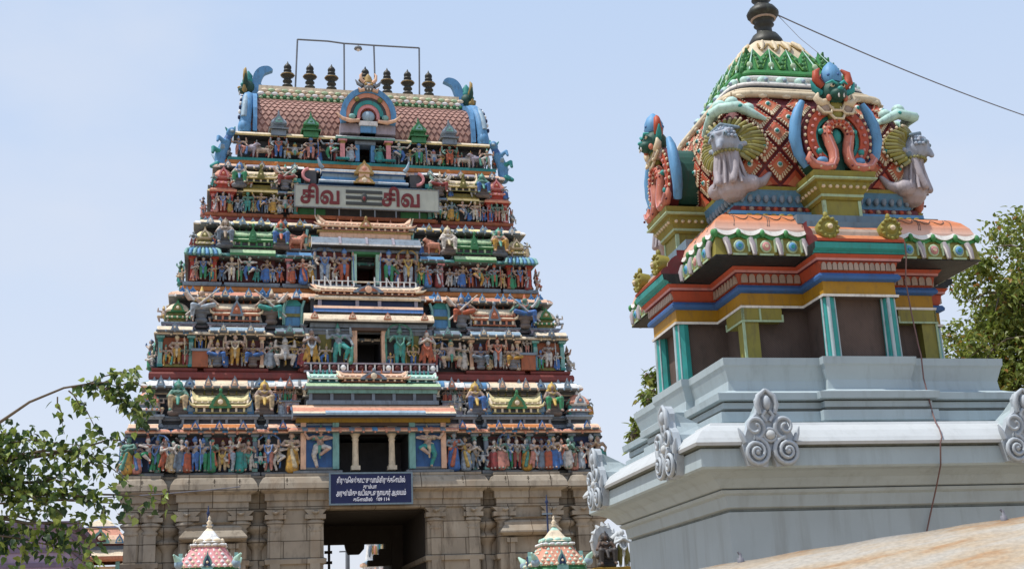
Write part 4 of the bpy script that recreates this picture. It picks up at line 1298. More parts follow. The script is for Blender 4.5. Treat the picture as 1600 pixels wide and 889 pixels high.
for s_ in (-1, 1):
    kuta(S4, s_ * 5.82, 3.05, 20.28, .9, .98, 'salmon', 'pink', 'red')
    c_ = MB()
    c_.plan([(s_ * 5.82 - .42, 2.75), (s_ * 5.82 + .42, 2.75), (s_ * 5.82 + .42, 3.4), (s_ * 5.82 - .42, 3.4)], [(0, 20.08), (.12, 20.1), (.14, 20.18), (0.02, 20.3), (-.1, 20.31)], ['red', 'salmon', 'salmon', 'red'])
    c_.build('eave', S4)
    sala(S4, s_ * 4.3, 3.1, 20.50, 1.3, .66, 'cream', 'paleyellow', 'olive', .34, .3, 'olive')
    b_ = MB()
    x0, x1 = sorted((s_ * 5.0, s_ * 3.6))
    b_.box(x0, x1, 2.72, 3.3, 20.3, 20.48, 'olive')
    b_.xprism([(2.55, 20.1), (2.53, 20.18), (2.7, 20.31), (3.0, 20.31), (3.0, 20.09)], x0, x1, ['paleyellow', 'yellow', 'olive', 'olive', 'olive'])
    b_.build('eave', S4)
    figure(S4, 'seated', s_ * 5.18, 2.6, 20.32, 1.25, mirror=s_ > 0)
    figure(S4, 'bearer', s_ * 3.3, 2.6, 20.32, 1.22, mirror=s_ < 0)
    for k in range(2):
        figure(S4, 'four', s_ * 5.82, 2.7, 19.26, .86) if k == 0 else figure(S4, 'pray', s_ * 5.22, 2.78, 19.26, .72)
    figure(S4, 'raise', s_ * 4.82, 2.66, 19.26, .86)
    figure(S4, 'dancer', s_ * 4.3, 2.62, 19.26, .88, mirror=s_ > 0)
    figure(S4, 'lady', s_ * 3.78, 2.66, 19.26, .84)
    figure(S4, 'gana', s_ * 3.28, 2.68, 19.26, .82)
cornice(S4, stepped(5.98, 3.2, DEP - 3.1, []), 21.24, 21.52, .3, ('white', 'peach', 'lilac', 'grey'), 'top_cornice')
kudu_row(S4, [s_ * u for s_ in (-1, 1) for u in (5.8, 5.1, 4.3, 3.6, 3.0)], 2.86, 21.28, .26, .26, 'greyblue', 'paleblue', 'lilac')
band(S4, stepped(5.8, 3.3, DEP - 3.2, []), 21.54, 21.76, 'orange', .12)
po = MB()
po.box(-2.9, 2.9, 2.7, 3.2, 20.46, 20.62, 'skyblue')
po.xprism([(2.4, 20.62), (2.38, 20.7), (2.55, 20.8), (3.2, 20.8), (3.2, 20.62)], -1.9, 1.9, ['paleblue', 'white', 'skyblue', 'skyblue', 'blue'])
po.box(-1.8, 1.8, 2.62, 3.2, 20.8, 20.95, 'skyblue')
po.box(-1.75, 1.75, 2.66, 3.2, 20.95, 21.12, 'paleblue')
po.xprism([(2.46, 21.12), (2.44, 21.2), (2.6, 21.3), (3.2, 21.3), (3.2, 21.12)], -1.8, 1.8, ['white', 'paleblue', 'skyblue', 'skyblue', 'blue'])
for s_ in (-1, 1):
    po.tube([(s_ * 1.75, 2.5, 21.28), (s_ * 1.86, 2.46, 21.42), (s_ * 1.95, 2.44, 21.72)], [.1, .08, .03], 'paleblue', 6)
    # curled ends in pink and green
    cx = s_ * 2.25
    po.tube([(cx + s_ * .32 * math.cos(a), 2.55, 20.98 + .28 * math.sin(a)) for a in [(-1.5 + .35 * k) for k in range(9)]], .07, 'pink', 6)
    po.box(cx - .25, cx + .25, 2.62, 3.1, 20.62, 21.2, 'dark')
    cx = s_ * 2.8
    po.tube([(cx + s_ * .2 * math.cos(a), 2.6, 20.95 + .2 * math.sin(a)) for a in [(-1.5 + .35 * k) for k in range(9)]], .07, 'mint', 6)
    po.box(cx - .15, cx + .15, 2.6, 3.1, 20.62, 20.8, 'teal')
po.build('porch', S4)
gk = MB()
kudu_plate(gk, 0, 2.32, 20.62, .9, .38, 'gold', 'peach', 'cream', .3)
gk.box(-.22, .22, 2.36, 2.7, 20.9, 21.1, 'peach')
kudu_plate(gk, 0, 2.34, 21.06, .8, .62, 'gold', 'peach', 'salmon', .3)
gk.build('gable_ornament', S4)
for s_ in (-1, 1):
    for u, h_, y_ in ((6.1, .65, 2.75), (5.55, .65, 2.75), (4.56, .65, 2.75), (4.05, .65, 2.75), (3.52, .7, 2.7), (3.05, .8, 2.65), (5.0, .7, 2.75)):
        figure(S4, rnd.choice(['raise', 'lady', 'four', 'pray', 'matron']), s_ * u, y_, 19.26, h_ * rnd.uniform(.92, 1.08), rnd.uniform(-.3, .3), rnd.random() < .5)
    for u in (6.2, 5.45, 4.85, 3.75, 2.9):
        figure(S4, rnd.choice(['seated', 'gana', 'pray', 'lady']), s_ * u, 2.7, 20.3, .62, 0, rnd.random() < .5)
for s_ in (-1, 1):
    for a_, b_, c_ in ((5.3, 6.0, ('peach', 'white', 'greyblue')), (3.6, 4.9, ('lilac', 'cream', 'grey')), (2.5, 3.3, ('white', 'mint', 'grey'))):
        bay_eave(S4, *sorted((s_ * a_, s_ * b_)), 3.15, 21.22, 21.5, .42, c_, 'greyblue')
    bay_eave(S4, *sorted((s_ * 2.98, s_ * 3.6)), 2.95, 20.08, 20.3, .35, ('paleblue', 'lilac', 'grey'))
side_figures(S4, 6.5, 2.9, 19.25, .9, 3)
side_figures(S4, 6.1, 3.3, 20.4, .9, 2)

# ============ storey 5 (neck below the barrel roof)
p5 = stepped(5.4, 3.75, DEP - 3.6, [(-.38, .38, -1.2)])
S5 = storey('storey', p5, 21.95, 23.3, 'dark', 'teal')
mb = MB()
p5l = stepped(5.75, 3.3, DEP - 3.2, [])
mb.plan(p5l, [(0.02, 21.8), (.06, 21.84), (.06, 22.02), (-.1, 22.06), (-.4, 22.065)], 'teal')
mb.build('ledge', S5)
e5 = MB()
for x0, x1 in ((-5.6, -1.3), (1.3, 5.6)):
    e5.xprism([(3.2, 23.28), (3.15, 23.36), (3.25, 23.5), (3.6, 23.62), (4.2, 23.62), (4.2, 23.26)], x0, x1, ['paleyellow', 'cream', 'cream', 'grey', 'grey', 'dark'])
e5.xprism([(3.0, 23.28), (2.95, 23.38), (3.1, 23.5), (3.5, 23.56), (4.2, 23.56), (4.2, 23.26)], -1.28, 1.28, ['paleteal', 'white', 'greyblue', 'greyblue', 'grey', 'dark'])
e5.xprism([(8.9, 23.28), (8.95, 23.36), (8.8, 23.5), (8.4, 23.62), (7.8, 23.62), (7.8, 23.26)], -5.6, 5.6, 'cream')
e5.build('eave', S5)
for s_ in (-1, 1):
    figure(S5, 'bull_grey', s_ * 4.98, 3.2, 22.05, .9, mirror=s_ > 0)
    figure(S5, 'guard', s_ * 5.35, 3.1, 22.05, 1.05, mirror=s_ > 0)
    figure(S5, 'bull', s_ * 4.4, 3.3, 22.05, .85, mirror=s_ < 0)
    figure(S5, 'gana', s_ * 3.02, 3.3, 22.05, .98)
    for u, cl, fk in ((3.72, 'greyblue', 'four'), (2.35, 'green', 'raise')):
        n_ = MB()
        n_.box(s_ * u - .32, s_ * u + .32, 3.05, 3.5, 23.3, 23.62, cl)
        n_.plan([(s_ * u - .3, 3.05), (s_ * u + .3, 3.05), (s_ * u + .3, 3.5), (s_ * u - .3, 3.5)], [(.1, 23.62), (.12, 23.7), (-.08, 23.8), (-.08, 23.95), (.04, 24.0), (.02, 24.1), (-.12, 24.35), (-.22, 24.5)], [cl, 'white' if u > 3 else cl, cl, cl, cl, cl, cl])
        n_.lathe([(.06, 24.5), (.09, 24.56), (.03, 24.64), (.05, 24.7), (.01, 24.9)], (s_ * u, 3.28, 0), cl, 8)
        kudu_plate(n_, s_ * u, 2.98, 23.95, .5, .6, cl, 'paleteal', cl)
        n_.build('spired_niche', S5)
        figure(S5, fk, s_ * u, 3.2, 22.1, 1.2)
    figure(S5, 'dancer', s_ * 1.5, 3.15, 22.1, 1.22, mirror=s_ > 0)
    c_ = MB()
    pilaster(c_, s_ * 1.0, 3.2, 22.1, 23.26, .2, 'pink', 'gold')
    for k in range(5):
        t = -1 + k / 2
        c_.ell((s_ * 1.0 + t * .22, 3.05, 22.12), (.1, .12, .07), 'teal', 7, 4)
    c_.build('column', S5)
    figure(S5, 'lady', s_ * .62, 3.2, 22.1, 1.02)
    d_ = MB()
    d_.box(s_ * .34 - .09, s_ * .34 + .09, 3.25, 3.8, 22.1, 23.28, 'skyblue')
    d_.build('door_jamb', S5)
l_ = MB()
l_.box(-.45, .45, 3.2, 3.8, 23.08, 23.27, 'greyblue')
l_.build('lintel', S5)
for s_ in (-1, 1):
    for u, h_ in ((4.05, .95), (3.38, .9), (2.68, .9), (1.98, .9), (1.25, .85), (4.72, .8)):
        figure(S5, rnd.choice(['raise', 'lady', 'four', 'pray', 'matron']), s_ * u, 3.35, 22.06, h_, rnd.uniform(-.3, .3), rnd.random() < .5)
side_figures(S5, 5.75, 3.3, 22.05, 1.1, 2)
for s_ in (-1, 1):
    # blue crouching beasts climbing the ends of the ledges
    SB, TE, PB = 'skyblue', 'teal', 'paleblue'
    caps = [((6.15, 3.3, 21.4), (6.12, 3.25, 22.1), .22, .25, SB), ((6.12, 3.25, 22.1), (5.9, 3.2, 22.8), .25, .22, SB), ((5.9, 3.2, 22.8), (5.72, 3.2, 23.35), .2, .14, 'blue'), ((5.74, 3.15, 23.3), (5.68, 3.05, 23.42), .19, .17, SB), ((5.66, 2.98, 23.36), (5.66, 2.86, 23.3), .1, .07, PB),
            ((5.85, 3.15, 23.45), (5.95, 3.1, 23.62), .07, .03, TE), ((5.58, 3.15, 23.5), (5.55, 3.1, 23.68), .07, .03, TE), ((6.2, 3.1, 22.2), (6.42, 2.95, 22.35), .13, .1, TE), ((6.42, 2.95, 22.35), (6.44, 2.85, 22.0), .09, .07, TE), ((6.0, 3.05, 22.75), (6.22, 2.9, 22.95), .12, .09, SB),
            ((6.22, 2.9, 22.95), (6.26, 2.8, 22.65), .08, .06, SB), ((6.25, 3.15, 21.5), (6.45, 3.0, 21.3), .16, .12, TE), ((6.05, 2.98, 22.4), (6.05, 2.94, 22.5), .1, .08, PB), ((6.3, 3.5, 21.9), (6.5, 3.6, 22.3), .08, .03, PB)]
    if s_ < 0:
        bm_ = capsule_mesh('beast', [((-p[0], p[1], p[2]), (-q[0], q[1], q[2]), a_, b_, c_) for p, q, a_, b_, c_ in caps], {}, .035)
        o = bpy.data.objects.new('climbing_beast', bm_)
    else:
        o = bpy.data.objects.new('climbing_beast', bm_)
        o.scale = (-1, 1, 1)
    col.objects.link(o)
    o.parent = S5

S5.scale = (1, 1, .79)
S5.location = (.16, 0, 21.85 - 21.95 * .79)

# ---- barrel roof
paint('roof_red', (0.25, 0.12, 0.10), dirt=.5, sc_=1.4)
paint('roof_tile', (0.40, 0.225, 0.18), dirt=.6, var=.35, sc_=1.6)
roof = MB()
RL = 4.75
yc, zc = 6.0, 23.62
secs = []
nsec = 26
def roofpt(a):   # a from 0 (front foot) to pi (back foot)
    ry, rz = 2.30, 2.36
    bulge = 1 + 0.05 * math.sin(2 * a) ** 2
    return (yc - ry * math.cos(a) * bulge, zc + rz * max(0.0, math.sin(a)) ** 0.85)
for k in range(nsec + 1):
    secs.append(roofpt(PI * k / nsec))
rs = [[(x, y, z) for y, z in secs] for x in (-RL, RL)]
n = len(secs)
vs_ = rs[0] + rs[1]
fs = [(i, i + n, i + n + 1, i + 1) for i in range(n - 1)] + [tuple(range(n)), tuple(range(n, 2 * n))[::-1], (n - 1, 2 * n - 1, n, 0)]
roof.add(vs_, fs, 'roof_red')
# diamond scale tiles in raised rows
tile_u, rows = 0.26, 15
for r_ in range(rows):
    a0, a1 = PI / 2 * (r_ + 0.02) / (rows - 1) * .93, PI / 2 * (r_ + 1.25) / (rows - 1) * .93
    off = 0.5 * (r_ % 2)
    m_ = int(2 * RL / tile_u)
    for k in range(m_):
        x = -RL + (k + .5 + off * .98) * tile_u
        if x > RL - .1 or abs(x) < .2 and r_ < 7:
            continue
        for sgn in (0, 1):
            if sgn:
                continue
            (yl, zl), (ym, zm), (yu, zu) = roofpt(a0), roofpt((a0 + a1) / 2), roofpt(a1)
            nv = Vector((0, ym - yc, zm - zc)).normalized()
            o1, o2 = nv * .04, nv * .012
            vv = [(x, yl + o1.y, zl + o1.z), (x + tile_u * .47, ym + o1.y * .6, zm + o1.z * .6), (x, yu + o2.y, zu + o2.z), (x - tile_u * .47, ym + o1.y * .6, zm + o1.z * .6), (x, yl - .02, zl), (x + tile_u * .47, ym, zm), (x - tile_u * .47, ym, zm)]
            roof.add(vv, [(0, 1, 2, 3), (0, 4, 5, 1), (4, 0, 3, 6)], 'roof_tile')
barrel = roof.build('barrel_roof', tower, (.26, 0, -.37))
rg = MB()
rg.box(-4.6, 4.6, 5.42, 6.58, 25.8, 26.12, 'green')
rg.box(-4.6, 4.6, 5.5, 6.5, 26.12, 26.72, 'cream')
for k in range(31):
    u = -4.5 + k * .3
    for y, q in ((5.42, -1), (6.58, 1)):
        rg.ell((u, y, 26.28), (.17, .08, .10), 'cream' if k % 2 else 'white', 8, 5)
        rg.ell((u + .15, y, 26.45), (.16, .07, .09), 'palegreen' if k % 2 else 'cream', 7, 5)
        rg.ell((u + .15, y + .02 * q, 26.15), (.1, .07, .09), 'green', 6, 4)
        rg.ell((u, y + .02 * q, 26.08), (.1, .06, .07), 'palegreen', 6, 4)
rg.build('ridge', barrel)
KP = [(.20, 0), (.23, .06), (.22, .12), (.14, .18), (.13, .24), (.20, .30), (.20, .36), (.14, .42), (.16, .50), (.27, .58), (.29, .64), (.27, .70), (.15, .76), (.13, .80), (.17, .84), (.17, .90), (.12, .94), (.16, 1.0), (.165, 1.08), (.12, 1.17), (.05, 1.24), (.01, 1.36)]
for u in (-3.30, -2.28, -1.29, 0.28, 1.30, 2.27, 3.27):
    k_ = MB()
    k_.lathe(KP, (0, 0, 0), 'bronze', 14)
    k_.lathe([(.285, .62), (.31, .64), (.285, .66)], (0, 0, 0), 'gold', 14, cap0=False, cap1=False)
    k_.build('finial', barrel, (u, 6.0, 26.88)).scale = (1.08, 1.08, .98)
# front gable of the barrel roof
gb = MB()
def arch(mb, cx, y, cz, r, w, m, a0=0.0, a1=PI, n=18, dep=.25, sz=1.0):
    ring = []
    for k in range(n + 1):
        a = a0 + (a1 - a0) * k / n
        c, s_ = math.cos(a), math.sin(a) * sz
        ring.append([(cx + (r - w) * c, y, cz + (r - w) * s_), (cx + r * c, y, cz + r * s_), (cx + r * c, y + dep, cz + r * s_), (cx + (r - w) * c, y + dep, cz + (r - w) * s_)])
    mb.rings(ring, m, True, True)
cz = 24.28
gb.prism([(1.18 * math.cos(PI * k / 20), cz + 1.3 * math.sin(PI * k / 20)) for k in range(21)], 3.0, 6.0, 'rust')
arch(gb, 0, 2.72, cz, 1.22, .24, 'skyblue', -.25, PI + .25, dep=.4, sz=1.1)
arch(gb, 0, 2.78, cz, .98, .18, 'salmon', -.2, PI + .2, dep=.3, sz=1.1)
arch(gb, 0, 2.82, cz, .80, .14, 'dark', -.1, PI + .1, dep=.25, sz=1.1)
arch(gb, 0, 2.76, cz, .66, .16, 'teal', 0, PI, dep=.3, sz=1.1)
arch(gb, 0, 2.80, cz, .50, .14, 'pink', -.3, PI + .3, dep=.25, sz=1.1)
gb.ell((0, 2.9, cz + .02), (.3, .2, .26), 'paleblue', 10, 6)
gb.box(-.4, .4, 2.82, 3.4, cz - .42, cz - .22, 'white')
gb.box(-.34, .34, 2.9, 3.4, 23.56, cz - .42, 'skyblue')
gb.box(-1.2, 1.2, 3.0, 3.5, 23.56, cz - .30, 'lilac')
for s_ in (-1, 1):
    gb.tube([(s_ * .4, 2.75, cz - .24), (s_ * .8, 2.72, cz - .3), (s_ * 1.15, 2.7, cz - .2), (s_ * 1.4, 2.7, cz + .05)], [.08, .1, .08, .03], 'peach', 7)
    gb.ell((s_ * .72, 2.72, cz - .08), (.16, .08, .13), 'paleteal', 7, 5)
    gb.ell((s_ * .5, 2.74, cz + .75), (.12, .08, .12), 'olive', 7, 5)
nasi = gb.build('front_gable', barrel)
def lion_head(mb, x, y, z, s, c1, c2, c3):
    """horned lion mask over a gable"""
    mb.ell((x, y, z), (.30 * s, .26 * s, .28 * s), c1, 12, 8)
    mb.ell((x, y - .2 * s, z - .1 * s), (.2 * s, .16 * s, .13 * s), c1, 10, 6)
    mb.ell((x, y - .3 * s, z + .0 * s), (.08 * s, .08 * s, .06 * s), c2, 8, 5)
    for q in (-1, 1):
        mb.ell((x + q * .13 * s, y - .2 * s, z + .08 * s), .075 * s, c3, 8, 6)
        mb.tube([(x + q * .18 * s, y - .1 * s, z + .2 * s), (x + q * .34 * s, y - .12 * s, z + .34 * s), (x + q * .36 * s, y - .12 * s, z + .56 * s), (x + q * .28 * s, y - .1 * s, z + .68 * s)], [.09 * s, .08 * s, .06 * s, .02 * s], c2, 7)
        mb.tube([(x + q * .28 * s, y - .1 * s, z + .02 * s), (x + q * .48 * s, y - .1 * s, z + .12 * s), (x + q * .60 * s, y - .1 * s, z + .32 * s)], [.1 * s, .08 * s, .02 * s], c1, 7)
        mb.tube([(x + q * .2 * s, y - .12 * s, z - .16 * s), (x + q * .4 * s, y - .14 * s, z - .24 * s), (x + q * .46 * s, y - .14 * s, z - .08 * s)], [.1 * s, .09 * s, .03 * s], c2, 7)
        mb.ell((x + q * .07 * s, y - .3 * s, z - .2 * s), (.03 * s, .03 * s, .07 * s), 'white', 6, 4)
    mb.lathe([(.2 * s, 0), (.22 * s, .08 * s), (.15 * s, .2 * s), (.17 * s, .28 * s), (.03 * s, .48 * s)], (x, y, z + .2 * s), c3, 10)
lh = MB()
lion_head(lh, 0, 2.8, cz + 1.35, .95, 'grey', 'peach', 'gold')
lh.build('lion_head', nasi)
# end gables with their horned lion heads and tails
for s_ in (-1, 1):
    eg = MB()
    pr = [roofpt(PI * k / 16) for k in range(17)]
    for sc0, x_, m_ in ((1.10, RL - .03, 'skyblue'), (.94, RL + .16, 'salmon'), (.78, RL + .2, 'dark'), (.66, RL + .24, 'teal')):
        poly = [(yc + (y - yc) * sc0, zc + (z - zc) * sc0) for y, z in pr]
        eg.xprism(poly, *(sorted((s_ * x_, s_ * (x_ + .18)))), m_)
    # swollen blue rim leaning out, notched with white studs
    rim = [(s_ * (RL + .22 + .28 * (1 - k / 14)), yc + (roofpt(PI / 2 * k / 14)[0] - yc) * 1.06, zc - .1 + (roofpt(PI / 2 * k / 14)[1] - zc) * 1.05) for k in range(15)]
    back = [(x, 2 * yc - y, z) for x, y, z in rim[::-1]]
    eg.tube(rim + back[1:], [.26] * 29, 'skyblue', 9)
    eg.tube([(x + s_ * .08, y - .2, z) for x, y, z in rim[2:12]], .13, 'paleblue', 7)
    for k in range(2, 13):
        x, y, z = rim[k]
        eg.ell((x + s_ * .27, y - .08, z), (.07, .11, .1), 'white' if k % 2 else 'navy', 7, 5)
    for q in (-1, 1):
        eg.ell((s_ * (RL + .5), yc + q * 2.4, zc + .15), (.3, .34, .4), 'skyblue', 9, 6)
    o = eg.build('end_gable', barrel)
    h_ = MB()
    h_.T = Matrix.Translation((s_ * (RL + .32), yc, 26.75)) @ Matrix.Rotation(s_ * PI / 2, 4, 'Z')
    lion_head(h_, 0, 0, 0, 1.25, 'darkgreen', 'gold', 'teal')
    h_.build('lion_head', o)
    f_ = MB()
    poly = [(0, 0), (.55, -.5), (.35, -.62), (-.35, -.6), (-.42, -.1), (-.36, .5), (-.1, .86), (.28, .95), (.5, .78), (.34, .68), (.12, .55), (0, .25)]
    sm = []
    n_ = len(poly)
    for i in range(n_):
        p0, p1, p2, p3 = poly[i - 1], poly[i], poly[(i + 1) % n_], poly[(i + 2) % n_]
        for t in (0, .25, .5, .75):
            sm.append(tuple(.5 * (2 * p1[k] + (p2[k] - p0[k]) * t + (2 * p0[k] - 5 * p1[k] + 4 * p2[k] - p3[k]) * t * t + (3 * p1[k] - p0[k] - 3 * p2[k] + p3[k]) * t ** 3) for k in (0, 1)))
    poly = [(s_ * RL - s_ * (.28 + a), 26.9 + b) for a, b in sm]
    area = sum(poly[i][0] * poly[(i + 1) % len(poly)][1] - poly[(i + 1) % len(poly)][0] * poly[i][1] for i in range(len(poly)))
    if area < 0:
        poly = poly[::-1]
    f_.prism(poly, yc - .16, yc + .16, 'skyblue')
    f_.build('tail_crest', o)

# ------------------------------------------------------------------ signs on the tower and the lamp frame on its roof
def text_mesh(body, size, mat, align='CENTER', ext=0.01, bold=0.0):
    cu = bpy.data.curves.new('t', 'FONT')
    cu.body = body
    cu.size = size
    cu.align_x = align
    cu.align_y = 'CENTER'
    cu.extrude = ext
    cu.offset = bold
    o = bpy.data.objects.new('t', cu)
    col.objects.link(o)
    dg = bpy.context.evaluated_depsgraph_get()
    dg.update()
    me = bpy.data.meshes.new_from_object(o.evaluated_get(dg))
    bpy.data.objects.remove(o)
    bpy.data.curves.remove(cu)
    me.materials.clear()
    me.materials.append(M[mat])
    return me

def put_text(parent, body, size, mat, x, y, z, sx=1.0, name='lettering', ext=.01, bold=0.0, fit=None):
    me = text_mesh(body, size, mat, ext=ext, bold=bold)
    if fit:
        xs = [v.co.x for v in me.vertices]
        sx = fit / (max(xs) - min(xs))
    o = bpy.data.objects.new(name, me)
    col.objects.link(o)
    o.parent = parent
    o.location = (x, y, z)
    o.rotation_euler = (PI / 2, 0, 0)
    o.scale = (sx, 1, 1)
    return o
paint('sign_white', (0.40, 0.425, 0.375), rough=0.5, var=0.06, dirt=0.2)
paint('sign_red', (0.14, 0.022, 0.024), rough=0.5, var=0.1, dirt=0.2)
paint('sign_navy', (0.012, 0.018, 0.075), rough=0.5, var=0.1, dirt=0.1)
paint('sign_ink', (0.75, 0.76, 0.84), rough=0.6, var=0.05, dirt=0.05)
paint('sign_char', (0.05, 0.055, 0.055), rough=0.6, var=0.1, dirt=0.1)
sg = empty('sign_board', GO + Matrix.Rotation(GYAW, 3, 'Z') @ Vector((0.12, 2.24, 19.45)), GYAW)
tag(sg, 'white sign board with red Tamil letters high on the tower', 'sign')
mb = MB()
mb.box(-3.02, 3.02, .0, .06, 0, .92, 'sign_white')
for b_ in ((-3.06, 3.06, -.02, .08, -.04, .0), (-3.06, 3.06, -.02, .08, .92, .96), (-3.06, -3.02, -.02, .08, 0, .92), (3.02, 3.06, -.02, .08, 0, .92)):
    mb.box(*b_, 'grey')
for u in (-2.2, -1.2, -.3, .3, 1.2, 2.2):
    mb.box(u - .03, u + .03, .06, .4, .1, .14, 'iron')
    mb.box(u - .025, u + .025, .03, .07, -.35, .0, 'iron')
mb.build('board', sg)
for x_ in (-1.98, 1.42):
    put_text(sg, 'சிவ', .98, 'sign_red', x_, -.012, .45, .86, 'lettering', .025, .03, 1.62)
mb = MB()
for z_ in (.2, .46, .72):
    mb.box(-.92, .62, -.03, .0, z_ - .07, z_ + .07, 'sign_char')
mb.ell((-.15, -.03, .46), (.13, .03, .22), 'sign_char', 10, 6)
mb.ell((-.15, -.055, .42), (.07, .02, .1), 'sign_red', 8, 5)
mb.build('ash_stripes', sg)

nb = empty('name_board', GO + Matrix.Rotation(GYAW, 3, 'Z') @ Vector((-.22, -.62, 6.86)), GYAW)
tag(nb, 'navy blue name board with white lettering above the gate opening', 'sign')
mb = MB()
mb.box(-1.5, 1.5, 0, .06, 0, 1.08, 'sign_navy')
for b_ in ((-1.56, 1.56, -.02, .08, -.06, .0), (-1.56, 1.56, -.02, .08, 1.08, 1.14), (-1.56, -1.5, -.02, .08, 0, 1.08), (1.5, 1.56, -.02, .08, 0, 1.08)):
    mb.box(*b_, 's_slate')
for u in (-1.2, 1.2):
    mb.box(u - .04, u + .04, .06, .5, .2, .26, 'iron')
mb.build('board', nb)
put_text(nb, 'திருவெண்காடுசுவாமிதிருக்கோயில்', .27, 'sign_ink', 0, -.006, .84, .78, 'lettering', .004, .006, 2.55)
put_text(nb, 'கும்பா', .19, 'sign_ink', -.05, -.006, .60, .9, 'lettering', .004, .004, .5)
put_text(nb, 'அருள்மிகு வடிவுடைநாயகர் ஆலயம்', .26, 'sign_ink', 0, -.006, .37, .78, 'lettering', .004, .006, 2.6)
put_text(nb, 'கோவில்   609 114', .17, 'sign_ink', 0, -.006, .13, 1.0, 'lettering', .004, .004, 1.35)

lf = empty('pipe_gantry', GO + Matrix.Rotation(GYAW, 3, 'Z') @ Vector((0, 6.0, 26.5)), GYAW)
tag(lf, 'thin iron pipe frame with a hanging lamp above the roof finials', 'gantry')
def bent(pts, r, nm):
    m_ = MB()
    m_.tube(pts, r, 'iron', 6)
    return m_.build(nm, lf)
for u, z_, t_ in ((-2.6, 2.5, .04), (-.44, 2.46, .0), (.96, 2.47, -.02), (3.12, 2.5, .02)):
    bent([(u - t_ * 2, 0, 0), (u, .0, z_)], .04, 'post')
bent([(-2.6, 0, 2.5), (-1.2, 0, 2.52), (-.44, 0, 2.46), (.3, 0, 2.47), (.96, 0, 2.47), (3.12, 0, 2.5)], .045, 'crossbar')
m_ = MB()
m_.tube([(.22, 0, 2.47), (.22, 0, 2.36)], .02, 'iron', 5)
m_.lathe([(.04, 0), (.16, -.06), (.2, -.16), (.17, -.18)], (.22, 0, 2.38), 'iron', 10)
m_.ell((.22, 0, 2.2), (.1, .1, .1), 'white', 8, 6)
m_.build('lamp', lf)

# ------------------------------------------------------------------ painted shrine on the near building
SYAW = R(12.0227)
SO = Vector((3.35, 14.418, 0))
shrine = empty('painted_shrine', SO, SYAW)
tag(shrine, 'small domed shrine painted in many colours on a pale blue moulded base', 'shrine')

def sq(h, b=None, p=0):
    if b is None:
        return [(-h, -h), (h, -h), (h, h), (-h, h)]
    f = [(-h, -h), (-b, -h), (-b, -h - p), (b, -h - p), (b, -h)]
    out = []
    for k in range(4):
        c, s_ = [(1, 0), (0, 1), (-1, 0), (0, -1)][k]
        out += [(x * c - y * s_, x * s_ + y * c) for x, y in f]
    return out

def quarter(k):
    return Matrix.Rotation(k * PI / 2, 4, 'Z')
# walls and the pale blue base
mb = MB()
mb.plan(sq(1.5), [(.3, 0), (.3, .4), (.22, .5), (.22, 2.755), (.195, 2.765), (.195, 2.785), (.23, 2.80), (.25, 2.91), (.29, 2.93), (.31, 2.96)], ['wash_wall', 'wash_wall', 'wash_wall', 'moss_line', 'moss_line', 'wash_wall', 'wash_wall', 'wash_wall', 'wash_wall'])
mb.build('wall', shrine)
mb = MB()
mb.plan(sq(1.5), [(.2, 2.95), (.33, 2.98), (.40, 3.06), (.50, 3.115), (.585, 3.13), (.605, 3.15), (.60, 3.32), (.585, 3.335)], ['wash_wall', 'wash_wall', 'wash_wall', 'wash_wall', 'wash_blue', 'wash_blue', 'moss_line'], cap1=False)
mb.plan(sq(1.5), [(.585, 3.335), (.655, 3.345), (.665, 3.375), (.635, 3.42), (.56, 3.50), (.46, 3.56), (.42, 3.575), (.40, 3.605), (.12, 3.615)], ['moss_line', 'wash_white', 'wash_white', 'wash_white', 'wash_white', 'wash_white', 'wash_white', 'wash_blue'])
corn = mb.build('cornice', shrine)
mb = MB()
mb.plan(sq(1.5, .44, .09), [(.14, 3.60), (.14, 3.62), (.20, 3.65), (.20, 3.752), (.13, 3.756), (.13, 3.775), (.16, 3.79), (.16, 3.85), (.13, 3.866), (.22, 3.872), (.228, 3.94), (.10, 3.975), (.04, 4.0), (.03, 4.10), (.07, 4.235), (.085, 4.26), (.09, 4.334), (-.5, 4.34)],
        ['moss_line', 'wash_blue', 'wash_blue', 'moss_line', 'moss_line', 'wash_blue', 'wash_blue', 'moss_line', 'wash_blue', 'wash_blue', 'wash_blue', 'wash_blue', 'wash_blue', 'wash_blue', 'wash_blue', 'wash_blue', 'wash_blue'])
mb.build('plinth', shrine)
